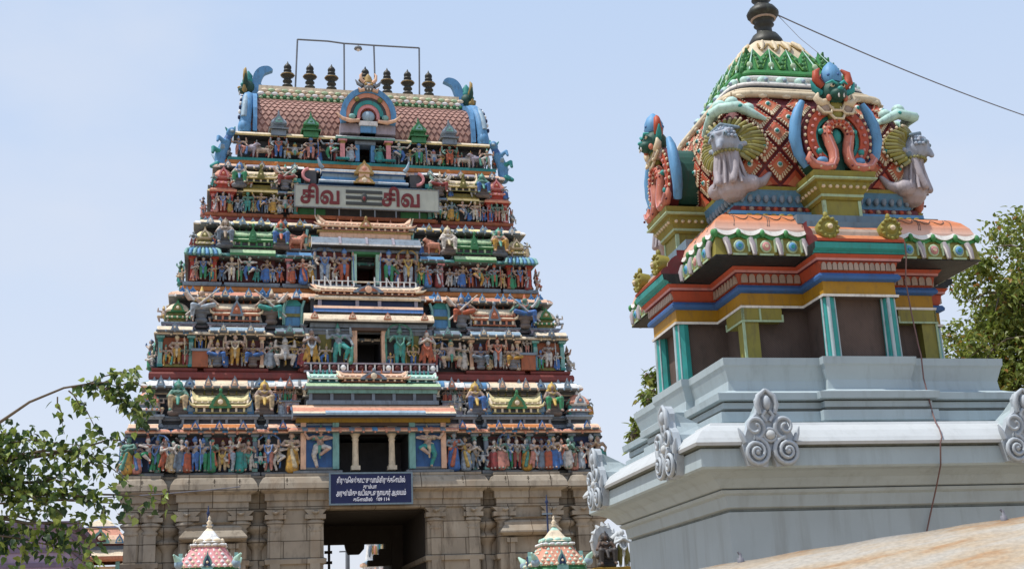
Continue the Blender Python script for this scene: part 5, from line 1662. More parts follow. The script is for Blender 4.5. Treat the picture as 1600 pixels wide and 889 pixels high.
# scrolled silver ornaments on the cornice
def scroll(mb, cx, cz, r, y, m, turns=2.2, d=1, start=PI / 2, w=.04):
    pts, rad = [], []
    N = 30
    for k in range(N + 1):
        t = k / N
        a = start + d * turns * 2 * PI * t
        q = r * (1 - .82 * t)
        pts.append((cx + q * math.cos(a), y - .05 * t, cz + q * math.sin(a)))
        rad.append(w * (1 - .45 * t))
    mb.tube(pts, rad, m, 7)
def cornice_ornament():
    m_ = MB()
    S_ = 'wash_silver'
    # backing horseshoe dormer running back into the roof slope
    poly = [(-.26, -.18), (-.05, -.2), (0, -.02), (.05, -.2), (.26, -.18), (.31, .02), (.24, .18), (.2, .28), (.12, .34), (.09, .41), (.1, .49), (.06, .55), (0, .585), (-.06, .55), (-.1, .49), (-.09, .41), (-.12, .34), (-.2, .28), (-.24, .18), (-.31, .02)]
    m_.prism(poly, -.04, .04, S_)
    # tapering back that dies into the mouldings behind
    m_.rings([[(-.2, .04, 0), (.2, .04, 0), (.16, .04, .26), (.07, .04, .40), (.05, .04, .52), (-.05, .04, .52), (-.07, .04, .40), (-.16, .04, .26)],
              [(-.2, .30, .1), (.2, .30, .1), (.15, .30, .26), (.06, .30, .36), (.03, .30, .40), (-.03, .30, .40), (-.06, .30, .36), (-.15, .30, .26)],
              [(-.2, .5, .1), (.2, .5, .1), (.12, .5, .26), (.05, .5, .30), (.02, .5, .31), (-.02, .5, .31), (-.05, .5, .30), (-.12, .5, .26)]], 'wash_blue')
    for s_ in (-1, 1):
        scroll(m_, s_ * .17, -.05, .15, -.06, S_, 2.2, s_, PI / 2, .027)
        scroll(m_, s_ * .165, .20, .12, -.06, S_, 1.5, -s_, -PI / 2, .025)
        m_.tube([(s_ * .28, -.05, .05), (s_ * .31, -.05, .13), (s_ * .34, -.05, .2)], [.03, .03, .008], S_, 6)
        m_.tube([(s_ * .08, -.05, .34), (s_ * .11, -.06, .43), (s_ * .085, -.06, .52), (0, -.06, .585)], [.025, .03, .03, .018], S_, 7)
        m_.tube([(s_ * .02, -.05, .26), (s_ * .06, -.06, .32), (s_ * .02, -.06, .37)], .022, S_, 6)
        m_.ell((s_ * .17, -.09, -.05), .035, S_, 8, 5)
    m_.ell((0, -.06, .45), (.045, .05, .08), S_, 9, 6)
    m_.ell((0, -.07, .12), (.06, .04, .05), 'wash_white', 9, 6)
    m_.tube([(.075 * math.cos(a), -.06, .12 + .065 * math.sin(a)) for a in [2 * PI * k / 12 for k in range(13)]], .02, S_, 6)
    return m_
proto = None
for k in range(4):
    for t in (-1.42, 1.34):
        if proto is None:
            proto = cornice_ornament().build('scroll_ornament', corn)
            o = proto
        else:
            o = proto.copy()
            col.objects.link(o)
        Tm = quarter(k) @ Matrix.Translation((t, -2.14, 3.32)) @ Matrix.Rotation(R(1.5 if t > 0 else -1), 4, 'Y') @ Matrix.Diagonal((.92, .95, .95, 1))
        o.matrix_local = Tm
def screen_paint():
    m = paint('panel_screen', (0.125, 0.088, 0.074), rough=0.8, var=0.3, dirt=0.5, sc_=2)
    n, l = m.node_tree.nodes, m.node_tree.links
    b = n['Principled BSDF']
    src = b.inputs['Base Color'].links[0].from_socket
    t = n.new('ShaderNodeTexCoord')
    prev = src
    for ax, sc0 in (('Z', 26), ('DIAGONAL', 22)):
        w = n.new('ShaderNodeTexWave')
        w.wave_type = 'BANDS'
        w.bands_direction = ax
        w.inputs['Scale'].default_value = sc0
        w.inputs['Distortion'].default_value = 0.6
        l.new(t.outputs['Object'], w.inputs['Vector'])
        mr = n.new('ShaderNodeMapRange')
        mr.inputs['To Min'].default_value = 0.72
        mr.inputs['To Max'].default_value = 1.12
        l.new(w.outputs['Fac'], mr.inputs['Value'])
        mu = n.new('ShaderNodeVectorMath')
        mu.operation = 'SCALE'
        l.new(prev, mu.inputs[0])
        l.new(mr.outputs['Result'], mu.inputs['Scale'])
        prev = mu.outputs[0]
    l.new(prev, b.inputs['Base Color'])
screen_paint()
# body behind the pillars
mb = MB()
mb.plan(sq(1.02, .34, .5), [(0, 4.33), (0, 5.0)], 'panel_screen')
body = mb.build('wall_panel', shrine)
for k in range(4):
    Q = quarter(k)
    for s_ in (-1, 1):
        p_ = MB()
        p_.T = Q
        x, y, r = s_ * .345, -1.555, .085
        for j in range(8):   # fluted, teal with white and sky stripes
            a = 2 * PI * j / 8
            a2 = 2 * PI * (j + 1) / 8
            m_ = 's_teal'
            p_.add([(x + r * math.cos(a), y + r * math.sin(a), 4.338), (x + r * math.cos(a2), y + r * math.sin(a2), 4.338), (x + r * .92 * math.cos(a2), y + r * .92 * math.sin(a2), 4.99), (x + r * .92 * math.cos(a), y + r * .92 * math.sin(a), 4.99)], [(0, 1, 2, 3)], m_)
        for a, m_, rr_ in ((-PI / 2 - .35, 's_wash', .022), (-PI / 2 + .75, 's_wash', .010), (PI + .3, 's_wash', .012)):
            p_.tube([(x + r * .99 * math.cos(a), y + r * .99 * math.sin(a), 4.34), (x + r * .92 * math.cos(a), y + r * .92 * math.sin(a), 4.985)], rr_, m_, 6)
        p_.build('pillar', shrine)
    p_ = MB()
    p_.T = Q
    x = y = -1.05
    p_.box(x - .085, x + .085, y - .085, y + .085, 4.338, 4.99, 's_olive')
    for dx, dy in ((1, 0), (0, 1)):
        if dx:
            p_.box(x - .1, x + .36, y - .1, y + .05, 4.84, 4.985, 's_olive')
            p_.box(x - .1, x + .37, y - .112, y - .1, 4.83, 4.85, 's_palegreen')
            p_.box(x + .35, x + .37, y - .112, y - .1, 4.85, 4.91, 's_palegreen')
            p_.box(x + .095, x + .115, y - .112, y - .1, 4.85, 4.98, 's_palegreen')
        else:
            p_.box(x - .1, x + .05, y + .05, y + .36, 4.84, 4.984, 's_olive')
            p_.box(x - .112, x - .1, y - .1, y + .37, 4.83, 4.85, 's_palegreen')
            p_.box(x - .112, x - .1, y + .35, y + .37, 4.85, 4.91, 's_palegreen')
    p_.box(x - .1, x - .075, y - .1, y - .075, 4.338, 4.985, 's_palegreen')
    p_.build('pillar', shrine)
# entablature
mb = MB()
pe = sq(1.12, .40, .50)
mb.plan(pe, [(-.1, 4.985), (.035, 4.986), (.04, 5.012), (.015, 5.016), (.015, 5.155), (.03, 5.158), (.065, 5.175), (.07, 5.205), (.05, 5.238), (.02, 5.242), (.03, 5.26), (.055, 5.365), (.085, 5.37), (.09, 5.395), (.12, 5.43), (-.3, 5.432)],
        ['s_brown', 's_white', 's_white', 's_yellow', 's_blue', 's_blue', 's_blue', 's_blue', 's_maroon', 's_red', 's_red', 's_maroon', 's_pink', 's_red', 's_red'])
ent = mb.build('entablature', shrine)
for k in range(4):
    def petals(x0, x1, y, n_, w, h, z):
        pt = MB()
        pt.T = quarter(k)
        for i in range(n_):
            x = x0 + (x1 - x0) * (i + .5) / n_
            poly = [(x - w / 2, z), (x + w / 2, z), (x + w / 2, z + h * .7), (x + w * .3, z + h * .93), (x, z + h), (x - w * .3, z + h * .93), (x - w / 2, z + h * .7)]
            pt.prism(poly, y, y + .05, 's_petal')
        pt.box(x0, x1, y + .02, y + .06, z - .006, z, 's_red')
        pt.build('petal_row', ent)
    petals(-1.14, -.44, -1.186, 8, .068, .098, 5.264)
    petals(.44, 1.14, -1.186, 8, .068, .098, 5.264)
    petals(-.43, .43, -1.686, 14, .05, .085, 5.27)
# eave: frieze of plaques, scalloped edge, curved orange roof
ev = MB()
EP = [(1.20, 5.435), (1.545, 5.445), (1.545, 5.46), (1.515, 5.66), (1.53, 5.675), (1.53, 5.70), (1.525, 5.76), (1.495, 5.84), (1.435, 5.92), (1.35, 5.98), (1.27, 6.005), (1.2, 6.008), (.9, 6.01)]
em = ['s_black', 's_black', 's_olive', 's_green', 's_green', 's_eave', 's_eave', 's_eave', 's_eave', 's_eave', 's_slate', 's_slate']  # black underside paints in the shadow beneath the eave
ev.rings([[(-h, -h, z), (h, -h, z), (h, h, z), (-h, h, z)] for h, z in EP], em)
eave = ev.build('eave', shrine)
def eaveh(z):
    for (h0, z0), (h1, z1) in zip(EP[1:], EP[2:]):
        if z0 <= z <= z1:
            return h0 + (h1 - h0) * (z - z0) / max(1e-6, z1 - z0)
    return 1.2
for k in range(4):
    for side in (-1, 1):
        sc_, td = MB(), MB()
        sc_.T = quarter(k)
        td.T = quarter(k)
        # three plaques between pendants on each half
        for i in range(3):
            x = side * (.68 + .30 * i)
            fz = MB()
            fz.T = quarter(k)
            zb, zt = 5.452, 5.635
            y0, y1 = -1.558, -1.532
            poly = [(x - .118, zt), (x - .118, zb + .04), (x - .08, zb), (x + .08, zb), (x + .118, zb + .04), (x + .118, zt)]
            fz.add([(a, y0 if b < 5.6 else y1, b) for a, b in poly] + [(a, -1.50, b) for a, b in poly], [(0, 1, 2, 3, 4, 5), (0, 6, 7, 1), (1, 7, 8, 2), (2, 8, 9, 3), (3, 9, 10, 4), (4, 10, 11, 5)], 's_olive')
            for b0, b1, c0, c1 in ((x - .08, x + .08, zb, zb + .02), (x - .118, x - .1, zb + .04, zt), (x + .1, x + .118, zb + .04, zt)):
                fz.box(b0, b1, -1.568, -1.535, c0, c1, 's_palegreen')
            cm = 's_sky' if i % 2 == 0 else 's_pink'
            fz.T = quarter(k) @ Matrix.Translation((x, -1.56, 5.55)) @ Matrix.Rotation(PI / 2, 4, 'X')
            fz.lathe([(.062, -.012), (.064, .006), (.05, .01)], (0, 0, 0), 's_palegreen', 12, 1, 1.1)
            fz.lathe([(.045, .0), (.045, .018), (.025, .022)], (0, 0, 0), cm, 12, 1, 1.1)
            fz.lathe([(.02, .01), (.02, .034)], (0, 0, 0), 's_teal' if i % 2 == 0 else 's_cream', 8)
            fz.build('plaque', eave)
        for i in range(4):
            x = side * (.53 + .30 * i + (.0 if i < 3 else -.02))
            fz = MB()
            fz.T = quarter(k)
            fz.tube([(x - .012, -1.54, 5.64), (x, -1.575, 5.56), (x + .015, -1.575, 5.455)], [.034, .034, .024], 's_lilac', 7)
            fz.tube([(x - .03, -1.545, 5.64), (x - .02, -1.585, 5.56), (x, -1.585, 5.46)], [.014, .014, .01], 's_white', 6)
            fz.build('pendant', eave)
        # scallops: white lip hanging over a green one
        for i in range(4):
            xa, xb = side * (.46 + .27 * i), side * (.46 + .27 * (i + 1))
            if xb * side > 1.53:
                xb = side * 1.53
            N = 8
            def sag(t):
                return 4 * t * (1 - t)
            for mat, zt, dz, off in (('s_white', 5.755, .0, .012), ('s_green', 5.70, -.045, .004)):
                top_, bot = [], []
                for j in range(N + 1):
                    t = j / N
                    x = xa + (xb - xa) * t
                    zb_ = 5.735 + dz - .06 * sag(t)
                    h1 = max(1.52, eaveh(zb_)) + off + .01
                    ztop = zt + (.01 - .035 * sag(t) if mat == 's_white' else 0)
                    bot.append((x, -h1, zb_))
                    top_.append((x, -(eaveh(ztop) + off * .5), ztop))
                fs = [(j, j + 1, N + 1 + j + 1, N + 1 + j) for j in range(N)]
                vs_ = bot + top_
                if side < 0:
                    fs = [f[::-1] for f in fs]
                sc_.add(vs_, fs, mat, True)
                inner = [(x, y + .03, z) for x, y, z in bot]
                sc_.add(bot + inner, [(j + 1, j, N + 1 + j, N + 1 + j + 1) if side > 0 else (j, j + 1, N + 1 + j + 1, N + 1 + j) for j in range(N)], mat)
            sc_.ell((xb, -1.55, 5.70), (.028, .03, .045), 's_green', 8, 5)
        sc_.build('scalloped_edge', eave)
        # incised tendrils on the orange slope
        for xc in (.70, 1.08):
            x = side * xc
            pts = []
            for j in range(13):
                t = j / 12
                xx = x - .17 + .34 * t
                zz = 5.95 - .06 * abs(math.sin(2 * PI * t)) if 0 < t < 1 else 5.96
                pts.append((xx, -(eaveh(zz) + .004), zz))
            td.tube(pts, .005, 's_brown', 5)
            for t in (-.2, .2):
                pp = [(x + t, -(eaveh(z) + .003), z) for z in (5.97, 5.92, 5.87, 5.80)]
                pp = [(px + .02 * math.sin(j * 1.4), py, pz) for j, (px, py, pz) in enumerate(pp)]
                td.tube(pp, .0045, 's_brown', 5)
        td.build('painted_tendril', eave)
# projecting central bays of the eave
for k in range(4):
    b_ = MB()
    b_.T = quarter(k)
    b_.xprism([(-1.2, 5.428), (-1.70, 5.43), (-1.735, 5.44), (-1.735, 5.46), (-1.79, 5.48), (-1.80, 5.54), (-1.79, 5.545), (-1.2, 5.548)], -.53, .53, ['s_black', 's_teal', 's_teal', 's_teal', 's_teal', 's_teal', 's_teal', 's_teal'])  # black bottom face is painted shadow under the bay
    b_.xprism([(-1.2, 5.55), (-1.80, 5.552), (-1.81, 5.58), (-1.77, 5.62), (-1.72, 5.645), (-1.71, 5.69), (-1.67, 5.735), (-1.62, 5.77), (-1.60, 5.775), (-1.60, 5.84), (-1.2, 5.842)], -.5, .5,
              ['s_maroon', 's_red', 's_orange', 's_orange', 's_petal', 's_petal', 's_orange', 's_slate', 's_slate', 's_slate', 's_slate'])
    b_.xprism([(-1.0, 5.84), (-1.5, 5.844), (-1.5, 5.95), (-1.0, 5.96)], -.56, .56, 's_slate')
    bay = b_.build('eave_bay', shrine)
    for s_ in (-1, 1):
        m_ = MB()
        m_.T = quarter(k) @ Matrix.Translation((s_ * .36, -1.79, 5.70)) @ Matrix.Rotation(PI / 2, 4, 'X')
        m_.lathe([(.10, -.12), (.12, 0), (.118, .02), (.09, .035), (.085, .02), (.05, .03), (.045, .05), (.0, .07)], (0, 0, 0), 's_olive', 16)
        for j in range(12):
            a = 2 * PI * j / 12
            m_.ell((.105 * math.cos(a), .105 * math.sin(a), .028), .022, 's_olive', 7, 5)
        m_.ell((0, 0, .06), .03, 's_cream', 8, 6)
        m_.ell((0, .14, -.02), (.03, .05, .03), 's_olive', 7, 5)
        m_.build('medallion', bay)
# lotus course under the dome
lc = MB()
LP = [(1.26, 6.0), (1.27, 6.02), (1.20, 6.03), (1.16, 6.035), (1.16, 6.10), (1.13, 6.105), (1.11, 6.17), (1.06, 6.19), (1.08, 6.25), (1.16, 6.33), (1.18, 6.345), (1.19, 6.385), (1.1, 6.39)]
lm_ = ['s_darkgreen', 's_olive', 's_sky', 's_sky', 's_slate', 's_maroon', 's_black', 's_sky', 's_sky', 's_sky', 's_olive', 's_olive']
lc.rings([[(-h, -h, z), (h, -h, z), (h, h, z), (-h, h, z)] for h, z in LP], lm_)
for k in range(4):
    lc.T = quarter(k)
    for j in range(22):
        x = -1.05 + 2.1 * (j + .5) / 22
        lc.ell((x, -1.105, 6.275), (.035, .035, .06), 's_greyblue', 7, 5)
        lc.ell((x, -1.125, 6.135), (.035, .025, .03), 's_petal' if j % 2 else 's_red', 6, 4)
        lc.ell((x, -1.265, 6.012), (.04, .02, .02), 's_olive', 6, 4)
lc.build('lotus_course', shrine)
# dome
DP = [(6.38, 1.13), (6.5, 1.15), (6.65, 1.19), (6.85, 1.22), (7.0, 1.21), (7.15, 1.175), (7.3, 1.12), (7.45, 1.04), (7.57, .97), (7.7, .89), (7.83, .79), (7.95, .71), (8.04, .645), (8.15, .595), (8.27, .535), (8.4, .465), (8.52, .40), (8.62, .33), (8.69, .25), (8.73, .12)]
def dh(z):
    for (z0, h0), (z1, h1) in zip(DP, DP[1:]):
        if z0 <= z <= z1:
            return h0 + (h1 - h0) * (z - z0) / (z1 - z0)
    return DP[0][1] if z < DP[0][0] else DP[-1][1]
def dpt(s_, z, off=0.0, e=7.0):
    """point on the front face of the dome, s from -1 to 1"""
    h = dh(z) + off
    f = (abs(s_) ** e + 1) ** (-1 / e)
    return (h * s_ * f, -h * f, z)
dm = MB()
ns = 12
for k in range(4):
    dm.T = quarter(k)
    grid = [[dpt(-1 + 2 * i / ns, z) for i in range(ns + 1)] for z, h in DP]
    vs_ = [v for r_ in grid for v in r_]
    fs, ms = [], []
    for a in range(len(DP) - 1):
        zz = (DP[a][0] + DP[a + 1][0]) / 2
        mat = 's_maroon' if zz < 7.57 else ('s_cream' if zz < 7.72 else ('s_white' if zz < 7.95 else ('s_green' if zz < 8.3 else 's_cream')))
        for i in range(ns):
            q = a * (ns + 1) + i
            fs.append((q, q + 1, q + ns + 2, q + ns + 1))
            ms.append(mat)
    dm.add(vs_, fs, ms, True)
    # raised lozenge tiles with petal fringes and jewels
    pw, ph = .36, .40
    for row in range(8):
        zc_ = 6.42 + row * ph / 2
        if zc_ > 7.5:
            continue
        for c_ in range(-4, 5):
            xw = (c_ + (.5 if row % 2 else 0)) * pw
            def at(dx, dz, off):
                z = min(7.58, max(6.39, zc_ + dz))
                s_ = (xw + dx) / dh(z)
                s_ = max(-.995, min(.995, s_))
                return dpt(s_, z, off)
            if abs(xw) > dh(min(7.58, max(6.4, zc_))) - .1:
                continue
            a_, b_ = pw * .435, ph * .435
            V4 = [at(0, -b_, .018), at(a_, 0, .018), at(0, b_, .018), at(-a_, 0, .018)]
            B4 = [at(0, -b_, 0), at(a_, 0, 0), at(0, b_, 0), at(-a_, 0, 0)]
            I4 = [at(0, -b_ * .6, .032), at(a_ * .6, 0, .032), at(0, b_ * .6, .032), at(-a_ * .6, 0, .032)]
            dm.add(V4 + B4 + I4, [(4, 5, 1, 0), (5, 6, 2, 1), (6, 7, 3, 2), (7, 4, 0, 3), (0, 1, 9, 8), (1, 2, 10, 9), (2, 3, 11, 10), (3, 0, 8, 11), (8, 9, 10, 11)], ['s_tile'] * 4 + ['s_tile', 's_red', 's_red', 's_tile', 's_tiletop'])
            if 6.45 < zc_ < 7.66:
                for t in (.06, .25, .42, .58, .75, .94):
                    for sx in (-1, 1):
                        p0 = at(sx * a_ * .93 * t, -b_ * .93 * (1 - t), .024)
                        p1 = at(sx * a_ * .66 * t, -b_ * .66 * (1 - t) + .01, .034)
                        dm.tube([p1, p0], [.009, .014], 's_cream', 5)
                    for sx in (-1, 1):
                        p0 = at(sx * a_ * .93 * t, b_ * .93 * (1 - t), .02)
                        dm.ell(p0, .0085, 's_cream', 5, 4)
                dm.ell(at(0, .02, .03), (.036, .02, .036), 's_white', 8, 5)
                dm.ell(at(0, .02, .044), (.024, .02, .024), 's_teal', 8, 5)
dome = dm.build('dome', shrine)
bd = MB()
for k in range(4):
    bd.T = quarter(k)
    # cream roll, white band with blue bosses
    for z, off, r, mat in ((7.60, .05, .05, 's_cream'), (7.68, .03, .03, 's_cream'), (7.735, .015, .03, 's_black'), (7.79, .03, .035, 's_white'), (7.93, .02, .03, 's_white')):
        bd.tube([dpt(-1 + 2 * i / 16, z, off) for i in range(17)], r, mat, 7)
    for j in range(7):
        s_ = -.86 + 1.72 * j / 6
        p = dpt(s_, 7.86, .05)
        bd.ell(p, (.075, .05, .055), 's_mint', 8, 5)
        bd.ell((p[0] + .02, p[1] - .04, p[2] - .01), (.03, .03, .025), 's_greyblue', 7, 5)
        p = dpt(s_, 7.565, .05)
        bd.ell(p, (.07, .03, .03), 's_cream', 7, 4)
bd.build('band', dome)
lf_ = MB()
for k in range(4):
    lf_.T = quarter(k)
    lf_.tube([dpt(-1 + 2 * i / 16, 8.02, .035) for i in range(17)], .04, 's_green', 7)
    lf_.tube([dpt(-1 + 2 * i / 16, 8.0, .05) for i in range(17)], .026, 's_green', 7)
    for j in range(5):
        s_ = -.82 + 1.64 * j / 4
        half = .34
        base_ = [dpt(max(-1, min(1, s_ + t * half)), 8.04, .045) for t in (-1, -.5, 0, .5, 1)]
        midp = [dpt(max(-1, min(1, s_ + t * half * .92)), 8.2, .06) for t in (-1, -.5, 0, .5, 1)]
        tip = dpt(s_, 8.43, .085)
        o_ = base_ + midp + [tip]
        lf_.add(o_, [(0, 1, 6, 5), (1, 2, 7, 6), (2, 3, 8, 7), (3, 4, 9, 8), (5, 6, 10), (6, 7, 10), (7, 8, 10), (8, 9, 10)], 's_green')
        lf_.tube([dpt(s_, 8.06, .08), dpt(s_, 8.2, .085), tip], [.010, .009, .005], 's_mint', 5)
        for zz_, tt_ in ((8.1, .62), (8.17, .5), (8.24, .36), (8.31, .2)):
            for q_ in (-1, 1):
                lf_.ell(dpt(max(-1, min(1, s_ + q_ * half * tt_)), zz_, .07), (.03, .02, .035), 's_leaf', 7, 5)
        lf_.ell(dpt(s_, 8.13, .085), (.04, .02, .045), 's_palegreen', 8, 5)
        for t in (-.5, .5):
            lf_.tube([dpt(max(-1, min(1, s_ + t * half)), 8.08, .07), dpt(max(-1, min(1, s_ + t * half * .7)), 8.2, .07), dpt(s_ + t * .06, 8.34, .08)], [.012, .011, .006], 'leafgreen', 5)
    for j in range(4):
        s_ = -.6 + 1.2 * j / 3
        pp = [dpt(s_, 8.64, .02), dpt(s_, 8.54, .025), dpt(s_, 8.45, .02)]
        lf_.tube(pp, [.02, .035, .02], 's_cream', 6)
        lf_.tube([dpt(s_ - .17, 8.58, .01), dpt(s_ - .1, 8.5, .02), dpt(s_, 8.46, .03), dpt(s_ + .1, 8.5, .02), dpt(s_ + .17, 8.58, .01)], .012, 'gold', 5)
    # crockets down the hip
    for j in range(6):
        z = 8.36 - j * .09
        h = dh(z) * .87 + .02
        lf_.tube([(-h, -h, z), (-h - .05, -h - .05, z + .02), (-h - .06, -h - .06, z + .08)], [.04, .035, .01], 's_green' if j % 2 else 's_leaf', 6)
lf_.build('leaf_cap', dome)
fn = MB()
fn.lathe([(.20, 8.70), (.235, 8.73), (.21, 8.80), (.16, 8.88), (.10, 8.92), (.095, 9.0), (.13, 9.03), (.10, 9.07), (.15, 9.11), (.20, 9.17), (.205, 9.2), (.16, 9.27), (.10, 9.31), (.09, 9.36), (.125, 9.39), (.12, 9.42), (.09, 9.45), (.12, 9.49), (.11, 9.52), (.07, 9.56), (.09, 9.62), (.1, 9.7), (.05, 9.82), (.01, 9.95)], (0, 0, 0), 'bronze', 18)
fn.lathe([(.14, 9.10), (.165, 9.115), (.15, 9.13)], (0, 0, 0), 's_petal', 18, cap0=False, cap1=False)
fn.build('finial', dome)
# gables on olive corbels, one each side
for k in range(4):
    Q = quarter(k)
    pd = MB()
    pd.T = Q
    def ped(hw, y, z0, z1, m):
        pd.box(-hw, hw, y, -.95, z0, z1, m)
    ped(.215, -1.48, 5.95, 6.13, 's_olive')
    pd.box(-.225, -.19, -1.49, -1.45, 5.95, 6.128, 's_palegreen')
    pd.box(.19, .225, -1.49, -1.45, 5.95, 6.128, 's_palegreen')
    pd.rings([[(-a, -y, z), (a, -y, z), (a, -.95, z), (-a, -.95, z)] for a, y, z in ((.23, 1.5, 6.13), (.25, 1.52, 6.16), (.25, 1.52, 6.19), (.31, 1.58, 6.28), (.31, 1.58, 6.31), (.35, 1.62, 6.325), (.375, 1.645, 6.335), (.375, 1.645, 6.35), (.355, 1.625, 6.36), (.37, 1.64, 6.42), (.30, 1.60, 6.425))],
             ['s_olive', 's_palegreen', 's_olive', 's_olive', 's_olive', 's_palegreen', 's_palegreen', 's_olive', 's_olive', 's_olive'])
    for j in range(7):
        pd.ell((-.24 + .08 * j, -1.57, 6.26), (.025, .025, .022), 's_cream', 7, 5)
        for s_ in (-1, 1):
            pd.ell((s_ * .30, -1.5 + .08 * j, 6.26), (.025, .025, .022), 's_cream', 6, 4)
    G = MB()
    G.T = Q
    cz_ = 6.83
    # body of the dormer running back into the dome
    G.prism([(.36 * math.cos(a), cz_ + .42 * math.sin(a)) for a in [-.9 + (PI + 1.8) * j / 20 for j in range(21)]], -1.50, -.9, 's_darkgreen')
    def horse(r, w, y, m, a0=-.95, dep=.1, sz=1.0, nb=0, bm=None):
        arch(G, 0, y, cz_, r, w, m, a0, PI - a0, 22, dep, sz)
        if nb:
            for j in range(nb):
                a = a0 + (PI - 2 * a0) * j / (nb - 1)
                G.ell(((r - w / 2) * math.cos(a), y - .01, cz_ + (r - w / 2) * math.sin(a) * sz), .02, bm, 6, 4)
    horse(.41, .045, -1.56, 's_maroon', dep=.12, nb=26, bm='s_cream', sz=1.08)
    horse(.365, .10, -1.58, 's_red', dep=.12, nb=20, bm='s_pink', sz=1.08)
    horse(.265, .04, -1.54, 's_teal', dep=.1, sz=1.08)
    rightp = [(.36, -1.59, 6.64), (.39, -1.6, 6.57), (.33, -1.61, 6.49), (.22, -1.62, 6.46), (.13, -1.61, 6.48), (.09, -1.6, 6.56), (.085, -1.59, 6.66), (.11, -1.58, 6.76)]
    arc = [(.135 * math.cos(a), -1.58, 6.86 + .15 * math.sin(a)) for a in [PI * j / 12 for j in range(13)]]
    path = rightp + arc + [(-x, y, z) for x, y, z in rightp[::-1]]
    G.tube(path, [.02, .04, .05, .055, .055, .058, .06, .062] + [.058] * 13 + [.062, .06, .058, .055, .055, .05, .04, .02], 's_coral', 10)
    G.tube([(x, y - .05, z) for x, y, z in path[1:-1]], .014, 's_pink', 6)
    for j, (x, y, z) in enumerate(path[2:-2]):
        for q_ in (-1, 1):
            G.ell((x * (1 + .28 * q_), y - .035, z + .03 * q_ * (1 if 7 < j < 18 else 0)), .016, 's_cream' if j % 2 else 's_maroon', 6, 4)
    for j in range(9):
        a = PI * j / 8
        G.ell((.13 * math.cos(a), -1.64, 6.86 + .15 * math.sin(a)), .022, 's_red', 6, 4)
    G.ell((0, -1.54, 6.86), (.06, .04, .09), 's_teal', 9, 6)
    G.box(-.06, .06, -1.53, -1.45, 6.43, 6.8, 's_darkgreen')
    for s_ in (-1, 1):
        # feet curling outwards
        G.ell((s_ * .22, -1.58, 6.55), (.07, .05, .05), 's_sky', 8, 5)
        G.ell((s_ * .25, -1.58, 6.66), (.04, .04, .04), 's_teal', 7, 5)
        G.ell((s_ * .2, -1.575, 6.9), (.035, .04, .035), 's_teal', 7, 5)
        # blue horn-like jambs
        G.tube([(s_ * .36, -1.48, 6.52), (s_ * .455, -1.5, 6.66), (s_ * .49, -1.52, 6.84), (s_ * .47, -1.53, 7.02), (s_ * .42, -1.53, 7.16), (s_ * .36, -1.53, 7.27)], [.05, .06, .068, .065, .055, .035], 's_sky', 9)
    gab = G.build('gable', shrine)
    pd.build('corbel', gab)
    hd = MB()
    hd.T = Q
    for x_, z_, r_ in ((0, 7.10, .10), (-.13, 7.16, .09), (.13, 7.16, .09), (0, 7.2, .1)):
        hd.ell((x_, -1.58, z_), (r_, .07, r_ * .8), 's_petal' if x_ else 's_olive', 9, 6)
        hd.tube([(x_ - r_, -1.62, z_ + .02), (x_ - r_ * .5, -1.65, z_ - r_ * .7), (x_ + r_ * .5, -1.65, z_ - r_ * .7), (x_ + r_, -1.62, z_ + .02)], .018, 's_cream', 6)
    hd.ell((0, -1.58, 7.36), (.15, .15, .15), 's_darkgreen', 12, 8)
    hd.ell((0, -1.70, 7.30), (.1, .09, .07), 's_darkgreen', 9, 6)
    hd.ell((0, -1.76, 7.34), (.035, .04, .03), 's_teal', 7, 5)
    for s_ in (-1, 1):
        hd.ell((s_ * .06, -1.71, 7.40), (.03, .02, .022), 's_cream', 8, 6)
        hd.ell((s_ * .06, -1.727, 7.40), .013, 's_black', 6, 5)
        hd.tube([(s_ * .02, -1.73, 7.41), (s_ * .07, -1.73, 7.445), (s_ * .13, -1.69, 7.43)], [.015, .02, .008], 's_teal', 6)
        for q_ in range(5):
            a_ = .2 + q_ * .38
            hd.tube([(s_ * .14 * math.cos(a_), -1.57, 7.36 + .14 * math.sin(a_)), (s_ * .2 * math.cos(a_), -1.56, 7.38 + .2 * math.sin(a_)), (s_ * .235 * math.cos(a_ + .15), -1.55, 7.39 + .24 * math.sin(a_ + .15))], [.03, .026, .006], ('s_coral', 's_darkgreen', 's_red')[q_ % 3], 6)
        hd.ell((s_ * .10, -1.67, 7.27), (.03, .03, .04), 's_coral', 7, 5)
        hd.tube([(s_ * .1, -1.60, 7.24), (s_ * .18, -1.62, 7.22), (s_ * .23, -1.62, 7.28), (s_ * .2, -1.62, 7.34)], [.05, .05, .04, .015], 's_cream', 7)
        hd.tube([(s_ * .13, -1.58, 7.44), (s_ * .2, -1.6, 7.5), (s_ * .19, -1.6, 7.6), (s_ * .13, -1.58, 7.66)], [.05, .05, .04, .012], 's_red', 7)
        hd.tube([(s_ * .14, -1.58, 7.36), (s_ * .23, -1.6, 7.4), (s_ * .26, -1.6, 7.5)], [.04, .035, .01], 's_teal', 7)
        hd.ell((s_ * .03, -1.77, 7.26), (.012, .012, .03), 's_white', 5, 4)
    hd.lathe([(.10, 7.48), (.12, 7.53), (.115, 7.6), (.08, 7.68), (.02, 7.74)], (0, -1.58, 0), 's_sky', 12)
    for j in range(6):
        hd.ell((.11 * math.cos(j), -1.58 + .11 * math.sin(j), 7.55), .02, 's_blue', 6, 4)
    hd.build('lion_head', gab)
